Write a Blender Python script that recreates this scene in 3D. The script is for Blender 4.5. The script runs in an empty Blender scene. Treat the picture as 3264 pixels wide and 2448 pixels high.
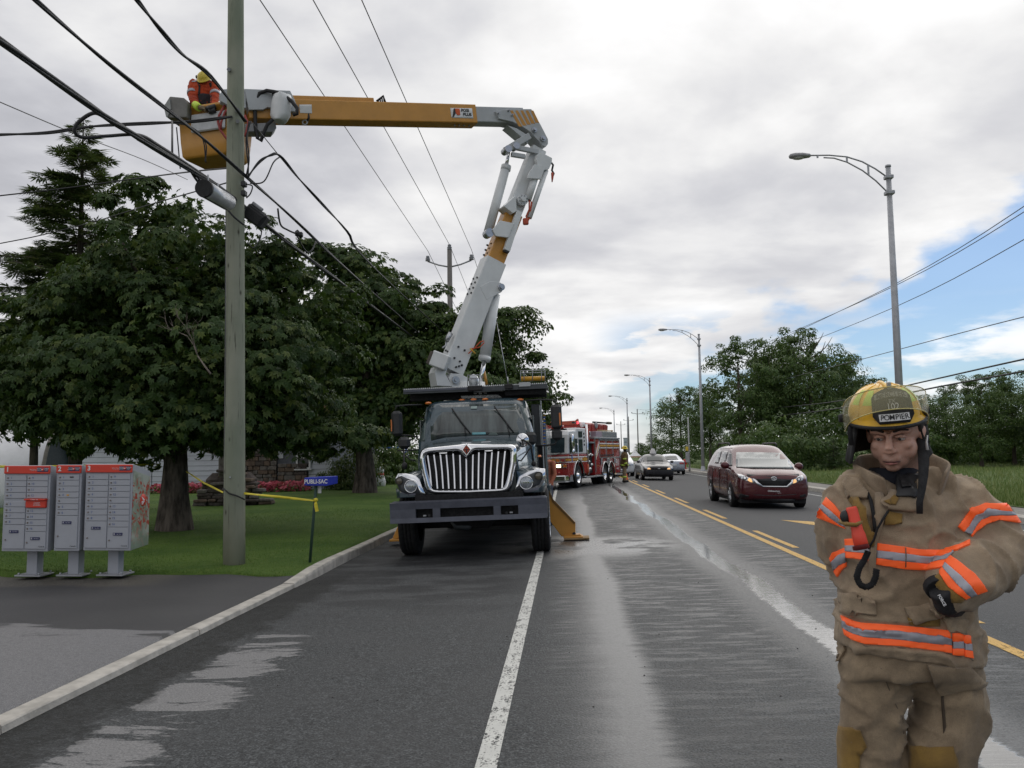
import bpy, bmesh, math, random
import numpy as np
from math import radians as R, sin, cos, pi, sqrt, atan2
from mathutils import Vector, Matrix, Euler
from mathutils.bvhtree import BVHTree
SC = bpy.context.scene
COL = SC.collection
random.seed(7)
RNG = np.random.default_rng(11)
# ------------------------------------------------------------------ camera
PX = 1.475588            # photograph pixels per measured pixel (measured on a 2212 px wide copy)
FPX = 2800.0
CAMP = Vector((0.0, 0.0, 1.6))
_a, _b = (1803 - 1632) / FPX, -(1443 - 1224) / FPX
_r = R(0.9)
_v = Vector((_a, _b, -1.0))
_u = Vector((-sin(_r), cos(_r), 0)); _u.z = _u.x * _a + _u.y * _b
_v.normalize(); _u.normalize()
_x = _v.cross(_u)
CR = Matrix((_x, _v, _u))
cam = bpy.data.cameras.new('camera')
cam.sensor_width = 36; cam.lens = 36 * FPX / 3264
cam.clip_start = 0.05; cam.clip_end = 3000
camo = bpy.data.objects.new('camera', cam); COL.objects.link(camo)
camo.matrix_world = Matrix.Translation(CAMP) @ CR.to_4x4()
SC.camera = camo
def ray(x, y):
    return (CR @ Vector(((x * PX - 1632) / FPX, -(y * PX - 1224) / FPX, -1.0))).normalized()
def P(x, y, Y):
    d = ray(x, y)
    return CAMP + d * ((Y - CAMP.y) / d.y)
def zroad(X):
    return 0.02 * X if X < 3.4 else 0.068 - 0.02 * (X - 3.4)
def proj(p):
    c = CR.transposed() @ (Vector(p) - CAMP)
    return ((c.x / -c.z * FPX + 1632) / PX, (-c.y / -c.z * FPX + 1224) / PX)
# ------------------------------------------------------------------ node helper
class NT:
    def __init__(s, tree):
        s.t = tree; s.n = tree.nodes; s.l = tree.links
    def new(s, typ, **kw):
        n = s.n.new(typ)
        for k, v in kw.items(): setattr(n, k, v)
        return n
    def put(s, sock, v):
        if v is None: return
        if hasattr(v, 'is_output') or isinstance(v, bpy.types.NodeSocket): s.l.new(v, sock)
        else:
            if hasattr(sock, 'default_value'):
                try:
                    n = len(sock.default_value)
                    if isinstance(v, (int, float)): v = (v,) * n
                    if n == 4 and len(v) == 3: v = (*v, 1)
                except TypeError: pass
                sock.default_value = v
    def m(s, op, a, b=None, c=None, clamp=False):
        n = s.new('ShaderNodeMath', operation=op, use_clamp=clamp)
        s.put(n.inputs[0], a); s.put(n.inputs[1], b)
        if c is not None: s.put(n.inputs[2], c)
        return n.outputs[0]
    def vm(s, op, a, b=None):
        n = s.new('ShaderNodeVectorMath', operation=op)
        s.put(n.inputs[0], a); s.put(n.inputs[1], b)
        return n.outputs['Value'] if op in ('DOT_PRODUCT', 'LENGTH', 'DISTANCE') else n.outputs[0]
    def noise(s, vec, scale, detail=3, rough=.55, dist=0, out=0):
        n = s.new('ShaderNodeTexNoise')
        s.put(n.inputs['Vector'], vec); n.inputs['Scale'].default_value = scale
        n.inputs['Detail'].default_value = detail; n.inputs['Roughness'].default_value = rough
        n.inputs['Distortion'].default_value = dist
        return n.outputs[out]
    def voro(s, vec, scale, feature='F1', out=0):
        n = s.new('ShaderNodeTexVoronoi', feature=feature)
        s.put(n.inputs['Vector'], vec); n.inputs['Scale'].default_value = scale
        return n.outputs[out]
    def mapr(s, v, a, b, c=0., d=1., smooth=True):
        n = s.new('ShaderNodeMapRange', interpolation_type='SMOOTHSTEP' if smooth else 'LINEAR')
        s.put(n.inputs[0], v)
        for i, x in enumerate((a, b, c, d)): s.put(n.inputs[i + 1], x)
        return n.outputs[0]
    def mix(s, f, a, b, blend='MIX'):
        n = s.new('ShaderNodeMix', data_type='RGBA', blend_type=blend)
        s.put(n.inputs[0], f); s.put(n.inputs[6], a); s.put(n.inputs[7], b)
        return n.outputs[2]
    def comb(s, x, y, z=0.):
        n = s.new('ShaderNodeCombineXYZ')
        s.put(n.inputs[0], x); s.put(n.inputs[1], y); s.put(n.inputs[2], z)
        return n.outputs[0]
    def sep(s, v):
        n = s.new('ShaderNodeSeparateXYZ'); s.put(n.inputs[0], v); return n.outputs
    def bump(s, h, strength, dist=.01):
        n = s.new('ShaderNodeBump'); s.put(n.inputs['Height'], h)
        n.inputs['Strength'].default_value = strength; n.inputs['Distance'].default_value = dist
        return n.outputs[0]
    def coord(s, o='Object'):
        return s.new('ShaderNodeTexCoord').outputs[o]
# ------------------------------------------------------------------ world
W = bpy.data.worlds.new('World'); SC.world = W; W.use_nodes = True
W.node_tree.nodes.clear()
SUN_EL, SUN_AZ = R(42), R(25)           # ahead of the camera and to the right, behind thin cloud
SUND = Vector((sin(SUN_AZ) * cos(SUN_EL), cos(SUN_AZ) * cos(SUN_EL), sin(SUN_EL)))
def build_world():
    g = NT(W.node_tree)
    sky = g.new('ShaderNodeTexSky', sky_type='NISHITA', sun_disc=False)
    sky.sun_elevation = SUN_EL; sky.sun_rotation = SUN_AZ
    sky.air_density = 1.0; sky.dust_density = 1.0; sky.ozone_density = 1.5
    d = g.vm('NORMALIZE', g.coord('Generated'))
    x, y, z = g.sep(d)
    zc = g.m('ADD', g.m('MAXIMUM', z, 0.0), 0.16)
    uv = g.comb(g.m('DIVIDE', x, zc), g.m('DIVIDE', y, zc), 0.0)
    n1 = g.noise(uv, 0.9, 7, .55, .3)
    n2 = g.noise(uv, 2.3, 6, .5, .2)
    n3 = g.noise(g.comb(g.m('MULTIPLY', x, 5.0), g.m('MULTIPLY', y, 5.0), g.m('MULTIPLY', z, 11.0)), 1.5, 6, .52)
    edge = g.m('SUBTRACT', g.m('MULTIPLY', x, 0.47), z)
    edge = g.m('ADD', edge, g.m('MULTIPLY', g.m('SUBTRACT', n3, 0.5), 0.26))
    clear = g.mapr(edge, -0.045, 0.0)
    clear = g.m('MULTIPLY', clear, g.mapr(x, 0.04, 0.11))
    n4 = g.noise(g.comb(g.m('MULTIPLY', x, 4.0), g.m('MULTIPLY', y, 4.0), g.m('MULTIPLY', z, 15.0)), 1.9, 6, .55)
    puff = g.m('MULTIPLY', g.mapr(n4, .47, .60), g.mapr(z, .16, .10))
    clear = g.m('MULTIPLY', clear, g.m('SUBTRACT', 1.0, g.m('MULTIPLY', puff, .85)))
    clear = g.m('MULTIPLY', clear, g.mapr(z, .0, .06, .35, 1.0))
    hole = g.m('MULTIPLY', g.m('MULTIPLY', g.mapr(n4, .50, .42), g.mapr(x, .02, .08)), g.m('MULTIPLY', g.mapr(z, .04, .07), g.mapr(z, .165, .125)))
    clear = g.m('MAXIMUM', clear, g.m('MULTIPLY', hole, .6))
    clear = g.m('MULTIPLY', clear, 0.92)
    glow = g.vm('DOT_PRODUCT', d, tuple(SUND))
    gl = g.m('POWER', g.m('MAXIMUM', glow, 0.0), 9.0)
    br = g.m('ADD', g.mapr(n1, .36, .66, .0, .29), g.mapr(n2, .36, .66, .0, .17))
    br = g.m('ADD', br, g.m('MULTIPLY', gl, 0.43))
    br = g.m('ADD', br, g.mapr(z, 0.0, 0.30, 0.20, 0.0))
    br = g.m('ADD', br, 0.495)
    ccol = g.mix(g.mapr(br, .5, .95), (0.945, .955, 1.03, 1), (1.0, .995, .995, 1))
    ccol = g.vm('MULTIPLY', ccol, g.comb(br, br, br))
    skyc = g.vm('MULTIPLY', sky.outputs[0], (0.044, 0.062, 0.084))
    cm = g.mix(clear, ccol, skyc)
    cm = g.mix(g.mapr(z, -0.02, 0.0), (0.12, .13, .12, 1), cm)
    bg = g.new('ShaderNodeBackground'); g.put(bg.inputs[0], cm); bg.inputs[1].default_value = 1.0
    out = g.new('ShaderNodeOutputWorld'); g.l.new(bg.outputs[0], out.inputs[0])
build_world()
sun = bpy.data.lights.new('sun', 'SUN'); sun.energy = 0.9; sun.angle = R(75); sun.color = (1, .96, .9)
suno = bpy.data.objects.new('sun', sun); COL.objects.link(suno)
suno.rotation_euler = (-SUND).to_track_quat('-Z', 'Y').to_euler()
suno.location = (0, 0, 60)
vs = SC.view_settings
SC.display_settings.display_device = 'sRGB'
vs.view_transform = 'Standard'; vs.look = 'None'; vs.exposure = 0.0; vs.gamma = 1.0; vs.use_curve_mapping = False
SC.cycles.max_bounces = 6; SC.cycles.transparent_max_bounces = 12; SC.cycles.diffuse_bounces = 2; SC.cycles.glossy_bounces = 3
SC.cycles.caustics_reflective = False; SC.cycles.caustics_refractive = False
SC.cycles.use_denoising = True
# ------------------------------------------------------------------ materials
MATS = {}
def mat(name, col, rough=.5, metal=0., var=.12, vs_=6., bump=0., bs=60., spec=.5, coat=0., emit=None, es=0., rv=.1, stretch=None):
    if name in MATS: return MATS[name]
    m = bpy.data.materials.new(name); m.use_nodes = True
    g = NT(m.node_tree); b = g.n['Principled BSDF']
    co = g.coord('Object')
    if stretch: co = g.vm('MULTIPLY', co, stretch)
    n = g.noise(co, vs_, 5, .6)
    lo = tuple(c * (1 - var) for c in col); hi = tuple(min(1, c * (1 + var)) for c in col)
    g.put(b.inputs['Base Color'], g.mix(g.mapr(n, .3, .7), lo, hi))
    g.put(b.inputs['Roughness'], g.mapr(g.noise(co, vs_ * 2.7, 3), .3, .7, max(.02, rough - rv * rough), min(1, rough + rv)))
    b.inputs['Metallic'].default_value = metal
    b.inputs['Specular IOR Level'].default_value = spec
    if coat:
        b.inputs['Coat Weight'].default_value = coat; b.inputs['Coat Roughness'].default_value = .06
    if bump:
        g.put(b.inputs['Normal'], g.bump(g.noise(co, bs, 4, .6), bump))
    if emit:
        g.put(b.inputs['Emission Color'], emit); b.inputs['Emission Strength'].default_value = es
    MATS[name] = m
    return m
def glass_mat(name, tint, alpha=.5, rough=.04):
    if name in MATS: return MATS[name]
    m = bpy.data.materials.new(name); m.use_nodes = True
    g = NT(m.node_tree); b = g.n['Principled BSDF']
    b.inputs['Base Color'].default_value = (*tint, 1); b.inputs['Roughness'].default_value = rough
    b.inputs['Alpha'].default_value = alpha
    MATS[name] = m
    return m
# ------------------------------------------------------------------ mesh builder
class MB:
    def __init__(s):
        s.v = []; s.f = []; s.mi = []; s.sm = []
    def add(s, vs_, fs, mi=0, smooth=False, M=None):
        o = len(s.v)
        if M is not None: vs_ = [M @ Vector(p) for p in vs_]
        s.v.extend([tuple(p) for p in vs_])
        for f in fs:
            s.f.append(tuple(i + o for i in f)); s.mi.append(mi); s.sm.append(smooth)
        return s
    def box(s, c, size, mi=0, b=0.0, M=None):
        cx, cy, cz = c; hx, hy, hz = size[0] / 2, size[1] / 2, size[2] / 2
        b = min(b, hx * .9, hy * .9, hz * .9)
        if b <= 0:
            V = [(cx + sx * hx, cy + sy * hy, cz + sz * hz) for sx in (-1, 1) for sy in (-1, 1) for sz in (-1, 1)]
            F = [(0, 1, 3, 2), (4, 6, 7, 5), (0, 4, 5, 1), (2, 3, 7, 6), (0, 2, 6, 4), (1, 5, 7, 3)]
            return s.add(V, F, mi, False, M)
        V = []; idx = {}
        for sx in (-1, 1):
            for sy in (-1, 1):
                for sz in (-1, 1):
                    for a in range(3):
                        q = [hx - b, hy - b, hz - b]; q[a] += b
                        idx[(sx, sy, sz, a)] = len(V)
                        V.append((cx + sx * q[0], cy + sy * q[1], cz + sz * q[2]))
        F = []
        for a in range(3):
            o1, o2 = [k for k in range(3) if k != a]
            for sg in (-1, 1):
                q = []
                for s1, s2 in ((-1, -1), (1, -1), (1, 1), (-1, 1)):
                    k = [0, 0, 0]; k[a] = sg; k[o1] = s1; k[o2] = s2
                    q.append(idx[(*k, a)])
                F.append(tuple(q))
        for a in range(3):
            o1, o2 = [k for k in range(3) if k != a]
            for s1 in (-1, 1):
                for s2 in (-1, 1):
                    k0 = [0, 0, 0]; k1 = [0, 0, 0]
                    k0[a] = -1; k1[a] = 1
                    for k in (k0, k1): k[o1] = s1; k[o2] = s2
                    F.append((idx[(*k0, o1)], idx[(*k1, o1)], idx[(*k1, o2)], idx[(*k0, o2)]))
        for sx in (-1, 1):
            for sy in (-1, 1):
                for sz in (-1, 1):
                    F.append(tuple(idx[(sx, sy, sz, a)] for a in range(3)))
        return s.add(V, F, mi, False, M)
    def prism(s, poly, a, b, axis='y', mi=0, M=None, smooth=False):
        n = len(poly)
        def pt(u, v, w):
            return {'x': (w, u, v), 'y': (u, w, v), 'z': (u, v, w)}[axis]
        V = [pt(u, v, a) for u, v in poly] + [pt(u, v, b) for u, v in poly]
        F = [tuple(range(n))[::-1], tuple(range(n, 2 * n))]
        s.add(V, F, mi, False, M)
        return s.add(V, [(i, (i + 1) % n, n + (i + 1) % n, n + i) for i in range(n)], mi, smooth, M)
    def tube(s, pts, r, n=8, mi=0, cap=True, M=None, smooth=True, ry=None):
        pts = [Vector(p) for p in pts]
        if not hasattr(r, '__len__'): r = [r] * len(pts)
        V = []; F = []
        t0 = (pts[1] - pts[0]).normalized()
        ref = Vector((0, 0, 1)) if abs(t0.z) < .9 else Vector((1, 0, 0))
        nrm = t0.cross(ref).normalized()
        for i, p in enumerate(pts):
            t = (pts[min(i + 1, len(pts) - 1)] - pts[max(i - 1, 0)]).normalized()
            nrm = (nrm - t * nrm.dot(t)).normalized()
            bn = t.cross(nrm)
            for k in range(n):
                a = 2 * pi * k / n
                V.append(p + nrm * (cos(a) * r[i]) + bn * (sin(a) * r[i] * (ry or 1)))
        for i in range(len(pts) - 1):
            for k in range(n):
                F.append((i * n + k, i * n + (k + 1) % n, (i + 1) * n + (k + 1) % n, (i + 1) * n + k))
        s.add(V, F, mi, smooth, M)
        if cap:
            L = (len(pts) - 1) * n
            s.add(V[:n], [tuple(range(n))[::-1]], mi, False, M); s.add(V[L:], [tuple(range(n))], mi, False, M)
        return s
    def cyl(s, p0, p1, r0, r1=None, n=16, mi=0, M=None, smooth=True):
        return s.tube([p0, p1], [r0, r0 if r1 is None else r1], n, mi, True, M, smooth)
    def lathe(s, prof, n=24, mi=0, M=None, a0=0, a1=2 * pi, smooth=True):
        full = abs(a1 - a0 - 2 * pi) < 1e-6
        m = n if full else n + 1
        V = []
        for r_, z_ in prof:
            for k in range(m):
                a = a0 + (a1 - a0) * k / n
                V.append((r_ * cos(a), r_ * sin(a), z_))
        F = []
        for i in range(len(prof) - 1):
            for k in range(n):
                k2 = (k + 1) % m
                F.append((i * m + k, i * m + k2, (i + 1) * m + k2, (i + 1) * m + k))
        return s.add(V, F, mi, smooth, M)
    def ell(s, c, r, nu=16, nv=10, mi=0, M=None):
        V = []; F = []
        for j in range(nv + 1):
            t = pi * j / nv
            for k in range(nu):
                a = 2 * pi * k / nu
                V.append((c[0] + r[0] * sin(t) * cos(a), c[1] + r[1] * sin(t) * sin(a), c[2] + r[2] * cos(t)))
        for j in range(nv):
            for k in range(nu):
                F.append((j * nu + k, (j + 1) * nu + k, (j + 1) * nu + (k + 1) % nu, j * nu + (k + 1) % nu))
        return s.add(V, F, mi, True, M)
    def loft(s, rings, mi=0, closed=True, cap=True, smooth=True, M=None):
        n = len(rings[0]); V = [p for r_ in rings for p in r_]; F = []
        for i in range(len(rings) - 1):
            for k in range(n if closed else n - 1):
                F.append((i * n + k, i * n + (k + 1) % n, (i + 1) * n + (k + 1) % n, (i + 1) * n + k))
        s.add(V, F, mi, smooth, M)
        if cap and closed:
            L = (len(rings) - 1) * n
            s.add(rings[0], [tuple(range(n))[::-1]], mi, False, M); s.add(rings[-1], [tuple(range(n))], mi, False, M)
        return s
    def mesh(s, name, mats):
        me = bpy.data.meshes.new(name)
        me.from_pydata(s.v, [], s.f)
        for m in (mats if isinstance(mats, (list, tuple)) else [mats]): me.materials.append(m)
        me.polygons.foreach_set('material_index', s.mi)
        me.polygons.foreach_set('use_smooth', s.sm)
        bm = bmesh.new(); bm.from_mesh(me)
        bmesh.ops.remove_doubles(bm, verts=bm.verts, dist=1e-5)
        bmesh.ops.recalc_face_normals(bm, faces=bm.faces)
        bm.to_mesh(me); bm.free(); me.update()
        return me
def link(o, parent=None):
    COL.objects.link(o)
    if parent is not None: o.parent = parent
    return o
def tag(o, label=None, cat=None, group=None, kind=None):
    if label: o['label'] = label
    if cat: o['category'] = cat
    if group: o['group'] = group
    if kind: o['kind'] = kind
    return o
XF = {}
def thing(name, label, cat, loc=(0, 0, 0), rot=(0, 0, 0), group=None):
    o = bpy.data.objects.new(name, None); link(o)
    o.location = loc; o.rotation_euler = rot; o.empty_display_size = .2
    XF[o.name] = Matrix.LocRotScale(Vector(loc), Euler(rot), None)
    return tag(o, label, cat, group)
def part(name, mb, mats, parent=None, label=None, bev=0., loc=None, kind=None, rot=None, seg=2):
    me = mb if isinstance(mb, bpy.types.Mesh) else mb.mesh(name, mats)
    o = bpy.data.objects.new(name, me); link(o, parent)
    if loc is not None: o.location = loc
    if rot is not None: o.rotation_euler = rot
    if label: o['label'] = label
    if kind: o['kind'] = kind
    if bev:
        b = o.modifiers.new('bevel', 'BEVEL'); b.width = bev; b.segments = seg; b.limit_method = 'ANGLE'; b.angle_limit = R(35)
        b.harden_normals = False
    return o
def solo(name, mb, mats, label, cat, group=None, bev=0., loc=None, kind=None):
    return tag(part(name, mb, mats, None, None, bev, loc), label, cat, group, kind)
def copy_tree(o, parent=None):
    c = o.copy(); COL.objects.link(c)
    if parent is not None: c.parent = parent
    for ch in [q for q in o.children]: copy_tree(ch, c)
    return c
def rrect(hw, hd, rad, n=4, cx=0, cy=0):
    """rounded rectangle outline (list of 2D points)"""
    out = []
    for qx, qy, a0 in ((1, 1, 0), (-1, 1, pi / 2), (-1, -1, pi), (1, -1, 1.5 * pi)):
        for k in range(n + 1):
            a = a0 + pi / 2 * k / n
            out.append((cx + qx * (hw - rad) + rad * cos(a), cy + qy * (hd - rad) + rad * sin(a)))
    return out
def np_mesh(name, V, F, mats, tint=None, smooth=False):
    me = bpy.data.meshes.new(name)
    V = np.asarray(V, np.float32); F = np.asarray(F, np.int32); k = F.shape[1]
    me.vertices.add(len(V)); me.vertices.foreach_set('co', V.ravel())
    me.loops.add(F.size); me.loops.foreach_set('vertex_index', F.ravel())
    me.polygons.add(len(F)); me.polygons.foreach_set('loop_start', np.arange(0, F.size, k, dtype=np.int32))
    me.polygons.foreach_set('loop_total', np.full(len(F), k, np.int32))
    if smooth: me.polygons.foreach_set('use_smooth', np.ones(len(F), bool))
    for m in (mats if isinstance(mats, (list, tuple)) else [mats]): me.materials.append(m)
    if tint is not None:
        at = me.attributes.new('tint', 'FLOAT', 'POINT'); at.data.foreach_set('value', np.asarray(tint, np.float32))
    me.update(calc_edges=True)
    return me
def bvh_of(me, M=None):
    M = M or Matrix.Identity(4)
    return BVHTree.FromPolygons([M @ v.co for v in me.vertices], [tuple(p.vertices) for p in me.polygons])
def evald(me, mods):
    """evaluate modifiers on a mesh, return a new mesh"""
    o = bpy.data.objects.new('tmp', me); COL.objects.link(o)
    for typ, kw in mods:
        md = o.modifiers.new(typ, typ)
        for k, v in kw.items(): setattr(md, k, v)
    dg = bpy.context.evaluated_depsgraph_get()
    res = bpy.data.meshes.new_from_object(o.evaluated_get(dg))
    bpy.data.objects.remove(o)
    return res
def decal(bvh, poly, off=.004, thick=.01, step=None, inv=None, mi=0, mb=None, depth=None):
    """polygon drawn on a measured pixel outline and laid on a real surface (bvh in world space); gets thickness and edges"""
    bm = bmesh.new()
    vs_ = [bm.verts.new((x, y, 0)) for x, y in poly]
    bm.faces.new(vs_)
    xs = [p[0] for p in poly]; ys = [p[1] for p in poly]
    step = step or max(max(xs) - min(xs), max(ys) - min(ys)) / 8
    for ax, lo, hi in ((0, min(xs), max(xs)), (1, min(ys), max(ys))):
        t = lo + step
        while t < hi - step * .3:
            no = Vector((0, 0, 0)); no[ax] = 1; co = Vector((0, 0, 0)); co[ax] = t
            bmesh.ops.bisect_plane(bm, geom=bm.verts[:] + bm.edges[:] + bm.faces[:], plane_co=co, plane_no=no, dist=1e-5)
            t += step
    bmesh.ops.triangulate(bm, faces=[f for f in bm.faces if len(f.verts) > 4])
    bm.verts.index_update()
    hits = []
    for v in bm.verts:
        d = ray(v.co.x, v.co.y)
        h = bvh.ray_cast(CAMP, d)
        hits.append((d, h))
    ds = [(h[0] - CAMP).length for d, h in hits if h[0] is not None and (depth is None or abs(h[0].y - depth) < 1.2)]
    md = sorted(ds)[len(ds) // 2] if ds else (depth or 10)
    front = []; back = []
    for d, h in hits:
        if h[0] is None or abs((h[0] - CAMP).length - md) > 1.4:
            q, nn, _, _ = bvh.find_nearest(CAMP + d * md)
            p = CAMP + d * (q - CAMP).dot(d)
            nn = -d
        else: p, nn = h[0], h[1]
        if nn.dot(d) > 0: nn = -nn
        nn = (nn * .7 - d * .3).normalized()
        front.append(p + nn * off); back.append(p - nn * thick)
    fs = [tuple(v.index for v in f.verts) for f in bm.faces]
    be = [(e.verts[0].index, e.verts[1].index) for e in bm.edges if len(e.link_faces) == 1]
    bm.free()
    n = len(front); V = front + back
    if inv is not None: V = [inv @ p for p in V]
    mb = mb or MB()
    mb.add(V, fs, mi, True)
    mb.add(V, [(a, b, b + n, a + n) for a, b in be], mi, False)
    return mb
TXT = {}
def text_mesh(body, size=1., ext=.002, bold=0.0):
    k = (body, size, ext, bold)
    if k in TXT: return TXT[k]
    c = bpy.data.curves.new('lettering', 'FONT'); c.body = body; c.size = size; c.extrude = ext
    c.align_x = 'CENTER'; c.align_y = 'CENTER'; c.resolution_u = 3; c.offset = bold
    o = bpy.data.objects.new('tmp', c); COL.objects.link(o)
    dg = bpy.context.evaluated_depsgraph_get()
    me = bpy.data.meshes.new_from_object(o.evaluated_get(dg))
    bpy.data.objects.remove(o)
    TXT[k] = me
    return me
def text(name, body, size, m, parent, loc, rot=(R(90), 0, 0), ext=.002, bold=0., label=None, sx=1.):
    me = text_mesh(body, size, ext, bold).copy(); me.materials.clear(); me.materials.append(m)
    o = bpy.data.objects.new(name, me); link(o, parent); o.location = loc; o.rotation_euler = rot; o.scale.x = sx
    if label: o['label'] = label
    return o
# ------------------------------------------------------------------ ground, road, lawn
def grass_mat(name, c0, c1, c2, bump=.5):
    m = bpy.data.materials.new(name); m.use_nodes = True
    g = NT(m.node_tree); b = g.n['Principled BSDF']
    co = g.coord()
    n1 = g.noise(co, .55, 5, .6); n2 = g.noise(co, 9, 4, .65); n3 = g.noise(co, 60, 3, .7)
    c = g.mix(g.mapr(n1, .35, .68), c0, c1)
    c = g.mix(g.mapr(n2, .45, .75, 0, .55), c, c2)
    c = g.mix(g.mapr(n3, .35, .7, .45, 0), c, (0.012, .02, .006, 1))
    g.put(b.inputs['Base Color'], c); b.inputs['Roughness'].default_value = .85
    b.inputs['Specular IOR Level'].default_value = .15
    g.put(b.inputs['Normal'], g.bump(g.m('ADD', n3, g.m('MULTIPLY', n2, .7)), bump, .03))
    return m
M_LAWN = grass_mat('lawn_grass', (.055, .118, .018, 1), (.105, .178, .032, 1), (.17, .215, .055, 1))
M_VERGE = grass_mat('verge_grass', (.085, .145, .03, 1), (.13, .185, .05, 1), (.2, .22, .09, 1))
M_FIELD = grass_mat('field', (.05, .08, .025, 1), (.07, .10, .03, 1), (.1, .11, .05, 1))
def blade_mat(name, c0, c1):
    m = bpy.data.materials.new(name); m.use_nodes = True
    g = NT(m.node_tree); b = g.n['Principled BSDF']
    a = g.new('ShaderNodeAttribute', attribute_name='tint')
    g.put(b.inputs['Base Color'], g.mix(a.outputs['Fac'], c0, c1)); b.inputs['Roughness'].default_value = .6
    b.inputs['Specular IOR Level'].default_value = .2
    return m
def build_road_mat():
    m = bpy.data.materials.new('wet_asphalt'); m.use_nodes = True
    g = NT(m.node_tree); b = g.n['Principled BSDF']
    co = g.coord(); X, Y, Z = g.sep(co)
    f1 = g.noise(co, 75, 3, .7); f2 = g.noise(co, 24, 4, .7); f3 = g.noise(co, 1.1, 5, .6)
    f4 = g.voro(co, 62)
    c = g.mix(g.mapr(f1, .35, .68), (.026, .0285, .030, 1), (.148, .155, .157, 1))
    c = g.mix(g.mapr(f4, .0, .26, .55, 0), c, (.21, .208, .20, 1))
    c = g.mix(g.mapr(f2, .36, .62, .7, 0), c, (.018, .0185, .019, 1))
    c = g.mix(g.mapr(f3, .3, .7, .0, .35), c, (.075, .075, .075, 1))
    far = g.mapr(X, 3.3, 4.4)
    c = g.mix(g.m('MULTIPLY', far, .50), c, (.13, .128, .128, 1))
    lane = g.m('MULTIPLY', g.mapr(X, -.3, .0), g.mapr(X, 3.6, 3.0))
    v = g.comb(g.m('ADD', g.m('MULTIPLY', X, .8), g.m('MULTIPLY', Y, .12)), g.m('MULTIPLY', Y, 3.0), 3.1)
    pn = g.noise(v, 1.0, 9, .70, .5)
    win = g.m('MULTIPLY', g.mapr(X, -3.22, -2.85), g.mapr(X, -1.5, -2.6))
    win = g.m('MULTIPLY', win, g.m('MULTIPLY', g.mapr(Y, 9.3, 8.0), g.mapr(Y, 1.0, 3.0)))
    dry = g.mapr(g.m('ADD', pn, g.m('MULTIPLY', g.m('SUBTRACT', win, 1.0), .55)), .455, .485)
    c = g.mix(g.m('MULTIPLY', dry, .93), c, g.mix(g.mapr(f1, .3, .7), (.17, .168, .168, 1), (.29, .285, .28, 1)))
    gut = g.mapr(g.m('ADD', X, g.m('MULTIPLY', g.m('SUBTRACT', g.noise(co, 2.2, 5, .65), .5), .8)), -2.86, -3.08)
    gut = g.m('MULTIPLY', gut, g.mapr(Y, 13.5, 11.5))
    c = g.mix(g.m('MULTIPLY', gut, g.mapr(f2, .3, .6, .9, .55)), c, (.012, .012, .010, 1))
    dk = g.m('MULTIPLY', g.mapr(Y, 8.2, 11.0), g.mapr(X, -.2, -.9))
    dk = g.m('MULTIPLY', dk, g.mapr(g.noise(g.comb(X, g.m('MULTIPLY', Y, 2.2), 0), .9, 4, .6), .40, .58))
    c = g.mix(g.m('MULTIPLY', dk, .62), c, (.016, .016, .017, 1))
    wob = g.m('SUBTRACT', g.noise(g.comb(0, g.m('MULTIPLY', Y, .33), 7), 1.0, 3), .5)
    fine = g.m('SUBTRACT', g.noise(g.comb(g.m('MULTIPLY', X, 1.4), g.m('MULTIPLY', Y, 7), 0), 1.3, 4, .65), .5)
    d1 = g.m('SUBTRACT', X, g.m('ADD', .34, g.m('MULTIPLY', wob, .35)))
    d1 = g.m('ADD', d1, g.m('MULTIPLY', fine, .30))
    film = g.m('MULTIPLY', g.mapr(d1, -.44, .02), g.mapr(d1, .32, .14))
    film = g.m('MULTIPLY', film, g.mapr(Y, 42, 30))
    d2 = g.m('SUBTRACT', X, g.m('ADD', 2.14, g.m('MULTIPLY', wob, .5)))
    d2f = g.m('ABSOLUTE', g.m('ADD', d2, g.m('MULTIPLY', fine, .22)))
    halo = g.m('MULTIPLY', g.mapr(d2f, .58, .22), g.mapr(Y, 44, 38))
    riv = g.m('MULTIPLY', g.mapr(d2f, .15, .10), g.mapr(Y, 46, 40))
    sv = g.comb(g.m('MULTIPLY', X, 1.5), g.m('MULTIPLY', Y, 8.5), 1.7)
    st = g.mapr(g.noise(sv, 1.25, 7, .68, .3), .50, .57)
    st = g.m('MULTIPLY', g.m('MULTIPLY', st, lane), g.mapr(Y, 4.0, 9.0, .25, 1.0))
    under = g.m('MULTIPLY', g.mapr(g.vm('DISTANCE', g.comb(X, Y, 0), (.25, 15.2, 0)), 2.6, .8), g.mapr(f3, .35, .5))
    wet = g.m('MAXIMUM', g.m('MAXIMUM', g.m('MULTIPLY', g.m('MULTIPLY', film, .78), g.mapr(f2, .3, .6, .8, 1.0)), g.m('MULTIPLY', halo, .42)), g.m('MAXIMUM', g.m('MULTIPLY', st, .42), g.m('MULTIPLY', under, .9)))
    wet = g.m('MAXIMUM', wet, riv)
    c = g.mix(g.m('MULTIPLY', wet, .35), c, (.022, .023, .025, 1))
    damp = g.mapr(f2, .3, .7, .62, .78)
    lanedamp = g.mix(lane, damp, g.mapr(f2, .3, .7, .50, .72))
    rough = g.mix(g.m('MAXIMUM', dry, g.m('MULTIPLY', far, .6)), lanedamp, .85)
    rough = g.mix(g.m('MULTIPLY', wet, .9), rough, g.mapr(f2, .3, .7, .17, .28))
    rough = g.mix(riv, rough, .045)
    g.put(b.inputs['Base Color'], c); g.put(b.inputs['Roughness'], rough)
    g.put(b.inputs['Specular IOR Level'], g.mix(dry, g.mix(wet, .20, .60), .15))
    rip = g.noise(g.comb(g.m('MULTIPLY', X, 3), g.m('MULTIPLY', Y, 24), 0), 1.0, 4, .6, .4)
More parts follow.
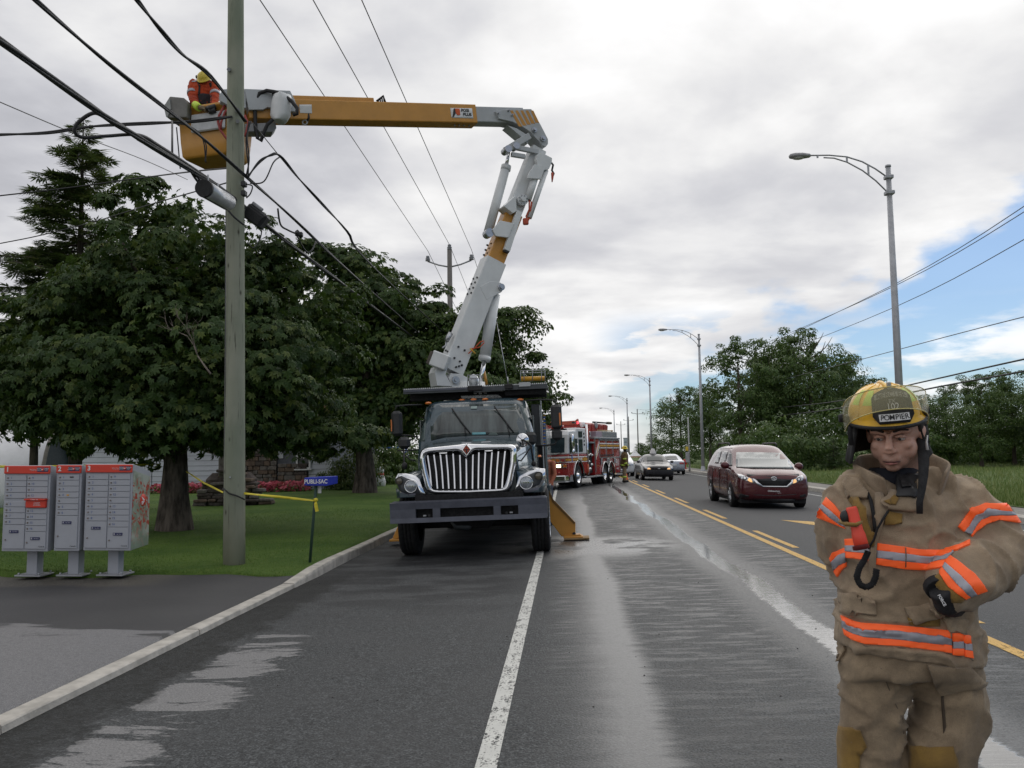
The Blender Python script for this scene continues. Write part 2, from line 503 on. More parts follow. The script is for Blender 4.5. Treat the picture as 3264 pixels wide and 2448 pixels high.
    h = g.m('ADD', g.m('MULTIPLY', g.m('ADD', f1, g.m('MULTIPLY', f4, -.8)), g.m('SUBTRACT', 1.0, g.m('MULTIPLY', wet, .82))), g.m('MULTIPLY', g.m('MULTIPLY', riv, rip), 2.6))
    bn = g.new('ShaderNodeBump'); g.put(bn.inputs['Height'], h)
    g.put(bn.inputs['Strength'], g.mix(wet, .60, .06)); bn.inputs['Distance'].default_value = .008
    g.put(b.inputs['Normal'], bn.outputs[0])
    return m
M_ROAD = build_road_mat()
def strip(xs, y0, y1, zf, dy=None, jit=0.0):
    ys = [y0, y1] if not dy else list(np.arange(y0, y1 + dy * .5, dy))
    V = [(x, y, zf(x, y)) for y in ys for x in xs]; n = len(xs); F = []
    for j in range(len(ys) - 1):
        for i in range(n - 1): F.append((j * n + i, j * n + i + 1, (j + 1) * n + i + 1, (j + 1) * n + i))
    mb = MB(); mb.add(V, F, 0, True); return mb
KX = -3.50                                     # road face of the left kerb
RX = 9.6                                       # road face of the right kerb
tag(part('road', strip([KX - .02, -.4, 3.4, 6.4, RX + .02], -14, 900, lambda x, y: zroad(x)), M_ROAD), kind='structure')
gm = MB(); gm.add([(-2500, -400, -.5), (2500, -400, -.5), (2500, 2600, -.5), (-2500, 2600, -.5)], [(0, 1, 2, 3)])
tag(part('ground', gm, M_FIELD), kind='structure')
def paint_mat(name, col, wear=.5, sc=70):
    m = bpy.data.materials.new(name); m.use_nodes = True
    g = NT(m.node_tree); b = g.n['Principled BSDF']
    co = g.coord()
    n = g.noise(co, sc, 4, .7); n2 = g.noise(co, 5, 4, .6); n3 = g.noise(g.vm('MULTIPLY', co, (1, .3, 1)), 28, 3, .6)
    k = g.m('ADD', g.m('MULTIPLY', n, .55), g.m('ADD', g.m('MULTIPLY', n2, .25), g.m('MULTIPLY', n3, .25)))
    a = g.mapr(k, wear - .03, wear + .02)
    g.put(b.inputs['Base Color'], g.mix(g.mapr(n2, .3, .7, 0, .35), col, tuple(x * .6 for x in col)))
    g.put(b.inputs['Alpha'], a); b.inputs['Roughness'].default_value = .6
    return m
M_WHITE_PAINT = paint_mat('worn_white_paint', (.62, .62, .58), .487)
M_YEL_PAINT = paint_mat('worn_yellow_paint', (.62, .36, .05), .462)
def mark(name, x0, x1, y0, y1, m, skew=0):
    mb = MB(); e = .004
    ys = np.linspace(y0, y1, 2 if y1 - y0 < 6 else 6)
    V = []
    for y in ys: V += [(x0, y, zroad(x0) + e), (x1, y, zroad(x1) + e)]
    mb.add(V, [(2 * i, 2 * i + 1, 2 * i + 3, 2 * i + 2) for i in range(len(ys) - 1)])
    return tag(part(name, mb, m), kind='structure')
mark('white_edge_line', -.50, -.385, -6, 600, M_WHITE_PAINT)
mark('yellow_centre_line', 3.26, 3.375, -6, 600, M_YEL_PAINT)
for y in list(np.arange(-4.2, 120, 6.1)):
    mark('yellow_dash', 3.50, 3.61, y, y + 3.0, M_YEL_PAINT)
mark('white_edge_line', 8.75, 8.86, -6, 600, M_WHITE_PAINT)
def arrow():
    mb = MB(); e = .004
    def Q(pts): mb.add([(x, y, zroad(x) + e) for x, y in pts], [tuple(range(len(pts)))])
    Q([(4.70, 19.9), (5.05, 18.6), (5.6, 17.1), (5.85, 15.6), (6.15, 15.6), (6.1, 17.4), (5.8, 18.7), (5.2, 19.6)])
    Q([(5.85, 15.6), (5.85, 12.4), (6.15, 12.4), (6.15, 15.6)])
    tag(part('yellow_turn_arrow', mb, M_YEL_PAINT), kind='structure')
arrow()
mark('yellow_dash', 5.1, 5.24, 5.5, 9.6, M_YEL_PAINT)
M_CONC = mat('weathered_concrete', (.46, .435, .39), .92, 0, .20, 5, .6, 60, .15)
def kerb_seg(y0, y1, h0, h1, bulge=0.):
    """one cast length of kerb, gently uneven"""
    rnd = random.Random(int(y0 * 77)); rings = []
    n = max(3, int((y1 - y0) / .45)) if y1 < 30 else 12
    for i in range(n + 1):
        t = i / n; y = y0 + (y1 - y0) * t; h = h0 + (h1 - h0) * t
        j = lambda s: rnd.uniform(-s, s)
        zb = zroad(KX) - .05; w = .155
        bl = bulge * math.exp(-((t - .5) * 3) ** 2)
        rings.append([(KX + .005 + bl * .6 + j(.006), y, zb), (KX - .004 + bl * .5 + j(.004), y, zb + .05 + h * .86 + j(.003)), (KX - .014 + bl * .4 + j(.004), y, zb + .05 + h + bl * .5 + j(.0012)),
                      (KX - w + .012 + j(.004), y, zb + .052 + h + bl * .5 + j(.0012)), (KX - w + j(.008), y, zb + .05 + h * .9 + bl * .4), (KX - w - .01, y, zb - .02)])
    mb = MB(); mb.loft(rings, 0, True, True, False); return mb
ko = tag(bpy.data.objects.new('kerb', None), kind='structure'); link(ko)
ys = [-9.2, -6.2, -3.2, -.2, 2.75, 5.35, 8.3, 11.2, 13.3]
for i in range(len(ys) - 1):
    last = i == len(ys) - 2
    part('kerb_stone', kerb_seg(ys[i] + .008, ys[i + 1] - .008, .055 if not last else .06, .055 if not last else .135, .05 if last else 0), M_CONC, ko)
y = 13.3
while y < 75:
    part('kerb_stone', kerb_seg(y + .008, y + 3.0 - .008, .135, .135), M_CONC, ko); y += 3.0
part('kerb_stone', kerb_seg(y + .01, 500, .135, .135), M_CONC, ko)
mb = MB()
mb.prism([(RX, -.12), (RX + .02, .075), (RX + .06, .09), (RX + .3, .1), (RX + .3, -.12)], -14, 700, 'y')
o = tag(part('kerb', mb, M_CONC), kind='structure')
M_PAVE = mat('pale_pavement', (.25, .235, .215), .9, 0, .2, 5, .3, 80, .2)
mb = MB(); mb.add([(RX + .3, -14, .095), (RX + 1.35, -14, .10), (RX + 1.35, 700, .10), (RX + .3, 700, .095)], [(0, 1, 2, 3)])
tag(part('pavement', mb, M_PAVE), kind='structure')
def build_drive_mat():
    m = bpy.data.materials.new('driveway_asphalt'); m.use_nodes = True
    g = NT(m.node_tree); b = g.n['Principled BSDF']
    co = g.coord(); X, Y, Z = g.sep(co)
    f1 = g.noise(co, 150, 2, .6); f2 = g.noise(co, 30, 4, .6); f3 = g.noise(co, .8, 4)
    wet = g.mix(g.mapr(f1, .35, .68), (.026, .026, .028, 1), (.062, .061, .063, 1))
    wet = g.mix(g.mapr(f3, .3, .7, 0, .4), wet, (.075, .073, .073, 1))
    dry = g.mix(g.mapr(f1, .35, .68), (.15, .147, .149, 1), (.265, .26, .258, 1))
    dry = g.mix(g.mapr(f2, .45, .7, 0, .3), dry, (.10, .10, .10, 1))
    ed = g.m('ADD', Y, g.m('MULTIPLY', g.m('SUBTRACT', g.noise(g.comb(g.m('MULTIPLY', X, .9), g.m('MULTIPLY', Y, 2.6), 0), .75, 5, .55, .3), .5), 2.4))
    k = g.mapr(ed, 8.15, 8.0)
    c = g.mix(k, wet, dry)
    grav = g.mapr(g.m('ADD', Y, g.m('MULTIPLY', g.m('SUBTRACT', g.noise(co, 1.3, 4), .5), .8)), 10.75, 11.1)
    vv = g.voro(co, 55)
    gc = g.mix(g.mapr(vv, .05, .5), (.22, .20, .18, 1), (.075, .07, .06, 1))
    c = g.mix(g.m('MULTIPLY', grav, g.mapr(X, -5.0, -5.6)), c, gc)
    g.put(b.inputs['Base Color'], c); g.put(b.inputs['Roughness'], g.mix(k, .6, .9))
    b.inputs['Specular IOR Level'].default_value = .3
    g.put(b.inputs['Normal'], g.bump(g.m('ADD', f1, g.m('MULTIPLY', f2, .6)), .5, .008))
    return m
tag(part('driveway', strip([-40, -20, -10, -6, KX - .165, KX - .10], -14, 12.4, lambda x, y: (-.022 if x < KX - .15 else -.12) + .012 * max(0, y - 9)), build_drive_mat()), kind='structure')
def lawnz(x, y):
    z = .045 + .012 * max(0, min(y - 12, 22)) * .5
    z += .05 * min(1, max(0, (-3.7 - x) / 2.0))
    z += .02 * sin(x * .9 + y * .3) + .015 * sin(y * .8 - x * .5)
    return z
def lawn_edge(x): return 11.62 + .12 * sin(x * 2.1) + .08 * sin(x * 5.3 + 1) + (.12 if x > -5 else .16)
def build_lawn():
    mb = MB()
    xs = np.concatenate([[KX - .10, KX - .175], np.arange(KX - .4, -12, -.25), np.arange(-12, -90, -2.0)])
    rows = []; ts = [0, .03, .1, .3, .6, 1, 1.5, 2.2, 3, 4, 5, 6.5, 8, 10, 12, 15, 18, 22, 26, 30, 36, 44, 60, 90, 150, 300, 500]
    V = []
    for j, t in enumerate(ts):
        for x in xs:
            y = lawn_edge(x) + t
            z = -.03 if j == 0 or x > KX - .15 else lawnz(x, y) - (.035 if j == 1 else 0)
            V.append((x, y, z))
    n = len(xs); F = [(j * n + i, j * n + i + 1, (j + 1) * n + i + 1, (j + 1) * n + i) for j in range(len(ts) - 1) for i in range(n - 1)]
    mb.add(V, F, 0, True)
    return part('lawn', mb, M_LAWN)
tag(build_lawn(), kind='structure')
def vergez(x, y): return .09 + .05 * sin(x * .4 + y * .11) + .02 * (x - 11)  * .5
tag(part('verge', strip([RX + 1.35, 12, 14, 17, 22, 30, 45, 80, 160, 400], -14, 600, vergez, 12), M_VERGE), kind='structure')
def blades(name, pts, h, w, m, lean=.4):
    n = len(pts); a = RNG.uniform(0, 2 * pi, n); hh = h * RNG.uniform(.5, 1.3, n); la = RNG.uniform(0, 2 * pi, n); ll = hh * lean * RNG.uniform(.2, 1, n)
    V = np.zeros((n, 3, 3)); dx = np.cos(a) * w / 2; dy = np.sin(a) * w / 2
    V[:, 0] = pts; V[:, 0, 0] -= dx; V[:, 0, 1] -= dy
    V[:, 1] = pts; V[:, 1, 0] += dx; V[:, 1, 1] += dy
    V[:, 2] = pts; V[:, 2, 2] += hh; V[:, 2, 0] += np.cos(la) * ll; V[:, 2, 1] += np.sin(la) * ll
    F = np.arange(n * 3).reshape(n, 3)
    return np_mesh(name, V.reshape(-1, 3), F, m, np.repeat(RNG.uniform(0, 1, n), 3))
def grass_left():
    n = 60000
    x = RNG.uniform(-13.5, KX - .2, n); t = RNG.uniform(0, 1, n) ** 1.6 * 13
    pts = np.array([(a, lawn_edge(a) + b, 0) for a, b in zip(x, t)])
    pts = pts[~((pts[:, 0] < -5.2) & (pts[:, 1] < 11.75))]
    pts[:, 2] = [lawnz(a, b) - .01 for a, b in pts[:, :2]]
    tag(part('lawn_grass', blades('lawn_grass', pts, .030, .010, blade_mat('lawn_blade', (.065, .135, .020, 1), (.15, .22, .05, 1))), None), kind='stuff')
grass_left()
def grass_right():
    n = 42000
    y = 22 + RNG.uniform(0, 1, n) ** 1.4 * 60; x = RX + 1.5 + RNG.uniform(0, 1, n) ** 1.3 * (y * .55)
    pts = np.stack([x, y, np.array([vergez(a, b) for a, b in zip(x, y)])], 1)
    tag(part('meadow_grass', blades('meadow_grass', pts, .20, .03, blade_mat('meadow_blade', (.10, .18, .035, 1), (.28, .31, .12, 1)), .5), None), kind='stuff')
grass_right()
def grit():
    mb = MB(); rnd = random.Random(3)
    for k in range(70):
        x = rnd.uniform(-3.3, 3.2); y = rnd.uniform(4.2, 12); r_ = rnd.uniform(.003, .008)
        mb.ell((x, y, zroad(x) + r_ * .4), (r_, r_ * rnd.uniform(.7, 1.2), r_ * .6), 6, 4)
    tag(part('road_grit', mb, mat('grit', (.10, .095, .09), .8)), kind='stuff')
grit()
# ------------------------------------------------------------------ trees
def leaf_mat(name, c0, c1, c2, trans=.25):
    m = bpy.data.materials.new(name); m.use_nodes = True
    g = NT(m.node_tree); b = g.n['Principled BSDF']
    a = g.new('ShaderNodeAttribute', attribute_name='tint').outputs['Fac']
    c = g.mix(g.mapr(a, 0, .6, smooth=False), c0, c1); c = g.mix(g.mapr(a, .72, 1, smooth=False), c, c2)
    g.put(b.inputs['Base Color'], c); b.inputs['Roughness'].default_value = .5
    b.inputs['Specular IOR Level'].default_value = .3
    tr = g.new('ShaderNodeBsdfTranslucent'); g.put(tr.inputs[0], g.mix(.5, c, (.10, .16, .02, 1)))
    mx = g.new('ShaderNodeMixShader'); mx.inputs[0].default_value = trans
    g.l.new(b.outputs[0], mx.inputs[1]); g.l.new(tr.outputs[0], mx.inputs[2])
    g.l.new(mx.outputs[0], g.n['Material Output'].inputs[0])
    return m
M_CHEST = leaf_mat('chestnut_leaf', (.026, .058, .015, 1), (.055, .10, .024, 1), (.14, .18, .045, 1), .25)
M_OAK = leaf_mat('maple_leaf', (.045, .085, .02, 1), (.07, .12, .028, 1), (.12, .165, .04, 1), .3)
M_WOODL = leaf_mat('wood_leaf', (.05, .098, .026, 1), (.085, .145, .038, 1), (.15, .20, .06, 1), .3)
M_SPRUCE = leaf_mat('spruce_needle', (.07, .115, .04, 1), (.11, .155, .055, 1), (.19, .19, .075, 1), .25)
M_SHRUB = leaf_mat('shrub_leaf', (.045, .075, .02, 1), (.08, .12, .03, 1), (.2, .22, .06, 1), .25)
M_BARK = mat('tree_bark', (.085, .072, .06), .95, 0, .6, 9, 1.0, 14, .1, stretch=(1, 1, .25))
M_BARK2 = mat('grey_bark', (.12, .10, .085), .95, 0, .4, 4, 1.0, 20, .1, stretch=(1, 1, .25))
def diamond(l=1., w=.5, droop=.15, off=0.0):
    """one leaflet: base, left, tip, right (folded) along +x"""
    V = [(off, 0, 0), (off + l * .5, w / 2, -.04 * l), (off + l, 0, -droop * l), (off + l * .5, -w / 2, -.04 * l)]
    return V, [(0, 1, 2), (0, 2, 3)]
def leaf_template(kind):
    V = []; F = []
    if kind == 'palm':
        for a, l in ((-1.75, .62), (-.95, .85), (-.32, 1.0), (.32, 1.0), (.95, .85), (1.75, .62)):
            v, f = diamond(l, .44 * l, .34); c, s_ = cos(a), sin(a); o = len(V)
            V += [(x * c - y * s_, x * s_ + y * c, z) for x, y, z in v]; F += [tuple(i + o for i in t) for t in f]
    elif kind == 'needle':
        for k in range(5):
            a = (k - 2) * .38
            v, f = diamond(1 - .15 * abs(k - 2), .13, .12); c, s_ = cos(a), sin(a); o = len(V)
            V += [(x * c - y * s_, x * s_ + y * c, z - .05 * abs(k - 2)) for x, y, z in v]; F += [tuple(i + o for i in t) for t in f]
    else:
        V, F = diamond(1, .62, .2)
    return np.array(V), np.array(F)
def leaves(name, pts, nrm, size, kind, m, rng, dirs=None):
    T, TF = leaf_template(kind); n = len(pts); k = len(T)
    nrm = nrm / (np.linalg.norm(nrm, axis=1, keepdims=True) + 1e-9)
    if dirs is None:
        dirs = rng.normal(size=(n, 3))
    t = dirs - nrm * np.sum(dirs * nrm, 1, keepdims=True); t /= (np.linalg.norm(t, axis=1, keepdims=True) + 1e-9)
    b = np.cross(nrm, t)
    s = (size * rng.uniform(.65, 1.25, n))[:, None, None] if np.ndim(size) == 0 else (size * rng.uniform(.65, 1.25, n))[:, None, None]
    V = pts[:, None, :] + s * (T[None, :, 0:1] * t[:, None] + T[None, :, 1:2] * b[:, None] + T[None, :, 2:3] * nrm[:, None])
    F = (TF[None] + (np.arange(n) * k)[:, None, None]).reshape(-1, 3)
    tint = np.repeat(rng.uniform(0, 1, n), k)
    return np_mesh(name, V.reshape(-1, 3), F, m, tint)
def crown_points(blobs, n, rng, sub=26, subr=.30, fill=.25):
    """leaf positions on small clumps that sit on the shells of the big ellipsoids"""
    vol = np.array([b[1][0] * b[1][1] + b[1][0] * b[1][2] for b in blobs]); vol = vol / vol.sum()
    P_ = []; N_ = []; D_ = []
    for (c, r_), w in zip(blobs, vol):
        c = np.array(c); r_ = np.array(r_)
        ns = max(6, int(sub * len(blobs) * w)); m_ = int(n * w)
        d = rng.normal(size=(ns, 3)); d /= np.linalg.norm(d, axis=1, keepdims=True)
        rad = rng.uniform(.6, 1.13, ns)[:, None]
        cc = c + d * r_ * rad
        rs = subr * r_.mean() * rng.uniform(.6, 1.35, ns)
        k = rng.integers(0, ns, m_)
        e = rng.normal(size=(m_, 3)); e /= np.linalg.norm(e, axis=1, keepdims=True)
        e[:, 2] = np.abs(e[:, 2]) * np.where(rng.uniform(size=m_) < .75, 1, -1)
        p = cc[k] + e * rs[k][:, None] * np.array([1.15, 1.15, .62]) * rng.uniform(.75, 1.05, m_)[:, None]
        nn = e + .5 * d[k] + np.array([0, 0, .7]) + rng.normal(size=(m_, 3)) * .35
        inn = rng.uniform(size=m_) < fill
        q = rng.normal(size=(m_, 3)); q /= np.linalg.norm(q, axis=1, keepdims=True)
        p[inn] = (c + q * r_ * (rng.uniform(0.15, .9, m_)[:, None]))[inn]
        P_.append(p); N_.append(nn); D_.append(e + .8 * d[k] + np.array([0, 0, -.5]) + rng.normal(size=(m_, 3)) * .5)
    return np.concatenate(P_), np.concatenate(N_), np.concatenate(D_)
def trunk_mb(base, top, r0, r1, rnd, limbs=(), flare=1.35, n=14):
    mb = MB(); b = Vector(base); t = Vector(top); pts = []; rs = []
    N = 9
    for i in range(N):
        k = i / (N - 1)
        p = b.lerp(t, k) + Vector((rnd.uniform(-.06, .06), rnd.uniform(-.06, .06), 0)) * (r0 * 2 if i else 0)
        pts.append(p); rs.append((r0 + (r1 - r0) * k) * (1 + (flare - 1) * max(0, 1 - k * 6)))
    pts.insert(0, b - Vector((0, 0, .25))); rs.insert(0, rs[0] * 1.12)
    mb.tube(pts, rs, n)
    for (k, d, L, rr) in limbs:
        p = b.lerp(t, k); q = [p]; dd = Vector(d).normalized()
        for i in range(1, 6):
            dd = (dd + Vector((rnd.uniform(-.2, .2), rnd.uniform(-.2, .2), rnd.uniform(-.05, .22)))).normalized()
            q.append(q[-1] + dd * L / 5)
        mb.tube(q, [rr * (1 - .16 * i) for i in range(6)], 7)
    return mb
def limbs_for(rnd, n, L, r_, k0=.35):
    out = []
    for i in range(n):
        a = rnd.uniform(0, 2 * pi); out.append((rnd.uniform(k0, .98), (cos(a), sin(a), rnd.uniform(.25, .9)), L * rnd.uniform(.6, 1.1), r_ * rnd.uniform(.5, 1)))
    return out
def tree(name, label, base, h, r0, blobs, n, kind, size, m, seed, bark=M_BARK, group=None, sub=26, subr=.30, fill=.25, nl=9, cat='tree'):
    rng = np.random.default_rng(seed); rnd = random.Random(seed)
    t = thing(name, label, cat, base, group=group)
    p, nn, d = crown_points(blobs, n, rng, sub, subr, fill)
    part('crown', leaves('crown', p, nn, size, kind, m, rng, d), None, t)
    R_ = max(b[1][0] for b in blobs)
    part('trunk', trunk_mb((0, 0, 0), (0, 0, h * .8), r0, r0 * .25, rnd, limbs_for(rnd, nl, R_ * .55, r0 * .38, .3)), bark, t)
    return t
tree('chestnut_tree', 'big dark chestnut tree with a thick trunk on the lawn behind the pole', (-8.25, 18.2, .1), 7.0, .30,
     [((0.0, .3, 3.6), (3.3, 3.0, 1.75)), ((.3, 0, 5.2), (2.5, 2.3, 1.35)), ((-.45, .2, 6.65), (1.1, 1.1, 1.05)), ((.9, .2, 6.0), (.8, .8, .7)), ((-2.3, .3, 5.4), (.8, .8, .7)), ((-2.2, .5, 3.4), (1.8, 2.0, 1.5)), ((2.6, .4, 4.1), (1.35, 1.8, 1.5)), ((-1.6, .6, 5.0), (1.5, 1.5, 1.1)), ((2.2, -.8, 2.9), (1.4, 1.4, .75)), ((-.5, -.9, 2.3), (2.6, 1.5, .8)), ((1.9, .6, 5.7), (1.1, 1.0, .7)), ((-2.9, -.3, 3.05), (1.7, 1.4, .7)), ((-.9, -.2, 2.15), (1.3, 1.2, .6)), ((1.8, .2, 2.1), (2.3, 1.3, .65)), ((-3.2, .4, 4.4), (1.0, 1.2, 1.0))],
     42000, 'palm', .135, M_CHEST, 5, sub=24, subr=.26, fill=.34)
tree('chestnut_tree', 'round crowned dark chestnut tree growing beside the bungalow', (-7.6, 33.0, .2), 9.0, .36,
     [((.3, 0, 5.6), (3.0, 2.8, 2.9)), ((-.5, 0, 8.1), (2.0, 1.9, 1.5)), ((-1.6, 0, 5.0), (1.7, 2, 2.4)), ((2.1, 0, 5.0), (1.6, 2, 2.2)), ((.8, -1.2, 3.2), (1.5, 1.3, .9)), ((1.3, 0, 6.9), (1.5, 1.6, 1.3)), ((-.2, 0.4, 2.7), (2.8, 2.0, 1.0)), ((-1.9, -.5, 2.0), (1.6, 1.2, .85))],
     27000, 'palm', .165, M_CHEST, 9, sub=26, subr=.27, fill=.34)
tree('maple_tree', 'leafy maple tree overhanging the road behind the bucket truck', (-4.4, 32.5, .1), 7.0, .22,
     [((.6, 0, 4.6), (2.6, 2.4, 1.8)), ((.6, 0, 6.0), (1.8, 1.7, 1.25)), ((2.0, .0, 5.6), (1.9, 1.6, 1.4)), ((3.3, 0, 4.0), (1.45, 1.5, 1.0)), ((2.6, 0, 3.1), (1.9, 1.5, .7)), ((-1.0, 0, 4.6), (1.8, 1.8, 1.5))],
     46000, 'oval', .15, M_OAK, 13, sub=24, subr=.27, fill=.25)
def dead_branch():
    mb = MB(); rnd = random.Random(21)
    def grow(p, d, L, r_, lev):
        q = [p]
        for i in range(4):
            d = (d + Vector((rnd.uniform(-.3, .3), rnd.uniform(-.3, .3), rnd.uniform(-.2, .25)))).normalized(); q.append(q[-1] + d * L / 4)
            if lev < 3 and i > 0:
                e = (d + Vector((rnd.uniform(-.9, .9), rnd.uniform(-.6, .6), rnd.uniform(-.3, .9)))).normalized()
                grow(q[-1], e, L * .55, r_ * .6, lev + 1)
        mb.tube(q, [r_ * (1 - .2 * i) for i in range(5)], 5)
    grow(P(455, 808, 14.9), Vector((-.5, .1, .75)), .85, .018, 0)
    ch = bpy.data.objects['chestnut_tree']
    mb.v = [tuple(Vector(p) - ch.location) for p in mb.v]
    part('dead_branch', mb, mat('dead_wood', (.22, .18, .155), .9), ch, 'bare grey dead twigs sticking out of the leaves')
dead_branch()
def conifer(name, label, base, h, r_bot, seed, z0=.12, trunk=.17, n_whorl=24, m=M_SPRUCE, tuft=.34, dens=1., group=None, power=.8, cat='tree', bark=M_BARK):
    rng = np.random.default_rng(seed); rnd = random.Random(seed)
    t = thing(name, label, cat, base, group=group)
    tb = MB(); tb.tube([(0, 0, -.2), (0, 0, h * .5), (0, 0, h)], [trunk, trunk * .6, .012], 9)
    pts = []; nrm = []; dr = []; sz = []
    for w in range(n_whorl):
        k = w / (n_whorl - 1); z = h * (z0 + (1 - z0) * k)
        L0 = r_bot * (1 - k) ** power + .06
        for j in range(rnd.randint(4, 6)):
            a = rnd.uniform(0, 2 * pi); L = L0 * rnd.uniform(.55, 1.15); up = .35 * k - .12
            d = Vector((cos(a), sin(a), up)); side = Vector((-sin(a), cos(a), 0))
            b0 = Vector((0, 0, z + rnd.uniform(-.1, .1))); q = []
            for i in range(6):
                u_ = i / 5; q.append(b0 + d * L * u_ + Vector((0, 0, -.22 * L * u_ * u_ + .12 * L * u_ ** 4)))
            if L > .25: tb.tube(q, [.03 * L / 2 * (1 - .15 * i) + .004 for i in range(6)], 4)
            nt = max(3, int(L * 26 * dens))
            for i in range(nt):
                u_ = rnd.uniform(.12, 1.0); f = u_ * 5; i0 = min(4, int(f)); p = q[i0].lerp(q[i0 + 1], f - i0)
                sp = .38 * L * (1.05 - u_) * rnd.uniform(-1, 1)
                pts.append(p + side * sp + Vector((0, 0, rnd.uniform(-.10, .03)))); nrm.append((rnd.uniform(-.4, .4), rnd.uniform(-.4, .4), 1))
                e = d * .7 + side * (1.2 * (1 if sp > 0 else -1) * rnd.uniform(.2, 1)) + Vector((0, 0, -.45))
                dr.append(tuple(e)); sz.append(tuft * rnd.uniform(.6, 1.1) * (.6 + .4 * min(1, L)))
        if w % 2 == 0:
            for _ in range(2):
                pts.append(Vector((rnd.uniform(-.05, .05), rnd.uniform(-.05, .05), z))); nrm.append((rnd.uniform(-1, 1), rnd.uniform(-1, 1), .5)); dr.append((rnd.uniform(-1, 1), rnd.uniform(-1, 1), .3)); sz.append(tuft * .7)
    part('crown', leaves('crown', np.array([tuple(p) for p in pts]), np.array(nrm, float), np.array(sz), 'needle', m, rng, np.array(dr, float)), None, t)
    part('trunk', tb, bark, t)
    return t
conifer('spruce_tree', 'tall sparse spruce with its pointed top above the chestnut', (-13.3, 23.2, .2), 10.9, 3.3, 31, .27, .2, 28, tuft=.40, dens=1.7, power=.75)
conifer('spruce_tree', 'spruce with a bare dark lower trunk in front of the white shelter', (-14.1, 22.6, .2), 7.2, 2.4, 33, .42, .13, 14, tuft=.42, dens=1.8)
conifer('young_conifer', 'small young conifer alone in the meadow grass by the road', (17.4, 58.5, .2), 2.1, .75, 35, .02, .04, 12, m=leaf_mat('young_needle', (.04, .075, .03, 1), (.065, .11, .04, 1), (.1, .14, .06, 1)), tuft=.3, dens=1.7, power=.7)
def wood_crowns():
    out = []
    for s, (kind, bl) in enumerate([
        ('tall', [((0, 0, .62), (.30, .30, .22)), ((.05, 0, .82), (.22, .2, .17)), ((-.16, 0, .52), (.2, .2, .18)), ((.2, .05, .55), (.2, .2, .2)), ((0, 0, .34), (.26, .26, .16))]),
        ('broad', [((0, 0, .55), (.38, .36, .26)), ((.15, 0, .78), (.22, .2, .16)), ((-.2, 0, .7), (.2, .2, .15)), ((.25, 0, .42), (.2, .2, .2)), ((-.1, .1, .28), (.3, .3, .2)), ((.05, 0, .88), (.14, .14, .1))]),
        ('open', [((-.1, 0, .8), (.17, .16, .12)), ((.18, 0, .7), (.16, .16, .12)), ((-.2, 0, .58), (.15, .15, .1)), ((.1, 0, .5), (.2, .2, .12)), ((.25, .1, .45), (.14, .14, .12)), ((0, 0, .92), (.1, .1, .08)), ((-.1, 0, .38), (.18, .18, .1))])]):
        rng = np.random.default_rng(50 + s); rnd = random.Random(50 + s)
        p, nn, d = crown_points(bl, 21000 if kind != 'open' else 14000, rng, 20, .27, .3)
        cm = leaves('crown', p, nn, .0185, 'oval', M_WOODL, rng, d)
        tm = trunk_mb((0, 0, 0), (0, 0, .8), .019, .005, rnd, limbs_for(rnd, 12, .2, .007, .25)).mesh('trunk', M_BARK2)
        out.append((kind, cm, tm))
    return out
WOOD = wood_crowns()
def wood_tree(k, x, y, h, wd, rz, label, z=None):
    kind, cm, tm = WOOD[k]
    t = thing('deciduous_tree', label, 'tree', (x, y, vergez(x, y) - .2 if z is None else z), (0, 0, rz), 'trees along the far side of the road')
    c = part('crown', cm, None, t); c.scale = (h * wd * .9, h * wd * .9, h)
    c2 = part('trunk', tm, None, t); c2.scale = (h, h, h)
    return t
WT = [
    (2, 1592, 70, 735, .95, 'open branched tree with sky showing through beside the wooden pole'),
    (0, 1660, 74, 722, 1.0, 'tall dark tree right behind the nearest wooden pole'),
    (1, 1745, 72, 713, .85, 'tallest broad tree of the wood, above the maroon minivan'),
    (0, 1815, 76, 760, .95, 'tree at the shoulder of the tall wood left of the fireman'),
    (2, 1700, 84, 735, 1.0, 'loose tree filling the back of the tall wood'),
    (1, 1468, 108, 838, 1.0, 'bushy tree behind the second wooden pole'),
    (0, 1530, 98, 828, 1.0, 'slim tree beside the second lamp post'),
    (1, 1415, 150, 938, 1.2, 'low distant tree above the dark sedan'),
    (1, 1385, 190, 958, 1.5, 'low far tree behind the white marquee'),
    (0, 1870, 70, 808, .9, 'tree peeking out behind the yellow helmet on its left side'),
    (1, 2040, 66, 838, 1.0, 'rounded tree just right of the fireman helmet'),
    (1, 2110, 60, 815, 1.0, 'dark bushy tree behind the shoulder of the fireman'),
    (0, 2180, 62, 798, 1.1, 'high tree at the far right side of the meadow'),
    (1, 2260, 58, 800, 1.0, 'broad tree at the outer end of the right wood'),
    (1, 2350, 56, 770, 1.0, 'tree past the outer end of the meadow'),
    (1, 1985, 72, 860, 1.0, 'low dense tree behind the helmet neck flap'),
]
for i, (k, x, d, ty, wd, lab) in enumerate(WT):
    p = P(x, ty, d); h = p.z + .1
    wood_tree(k, p.x, d, h / (.97 if k != 1 else .95), wd, i * 1.3, lab)
def bush_mesh(seed, n, m, kind='oval', size=.10):
    rng = np.random.default_rng(seed)
    bl = [((0, 0, .5), (1, .9, .55)), ((.55, 0, .45), (.6, .6, .45)), ((-.6, .1, .4), (.6, .6, .42)), ((.1, -.2, .75), (.55, .5, .4))]
    p, nn, d = crown_points(bl, n, rng, 16, .32, .25)
    return leaves('foliage', p, nn, size, kind, m, rng, d)
def bush(me, x, y, w, h, rz, label, z, group=None):
    o = solo('bush', me, None, label, 'bush', group, loc=(x, y, z)); o.scale = (w, w, h); o.rotation_euler.z = rz
    return o
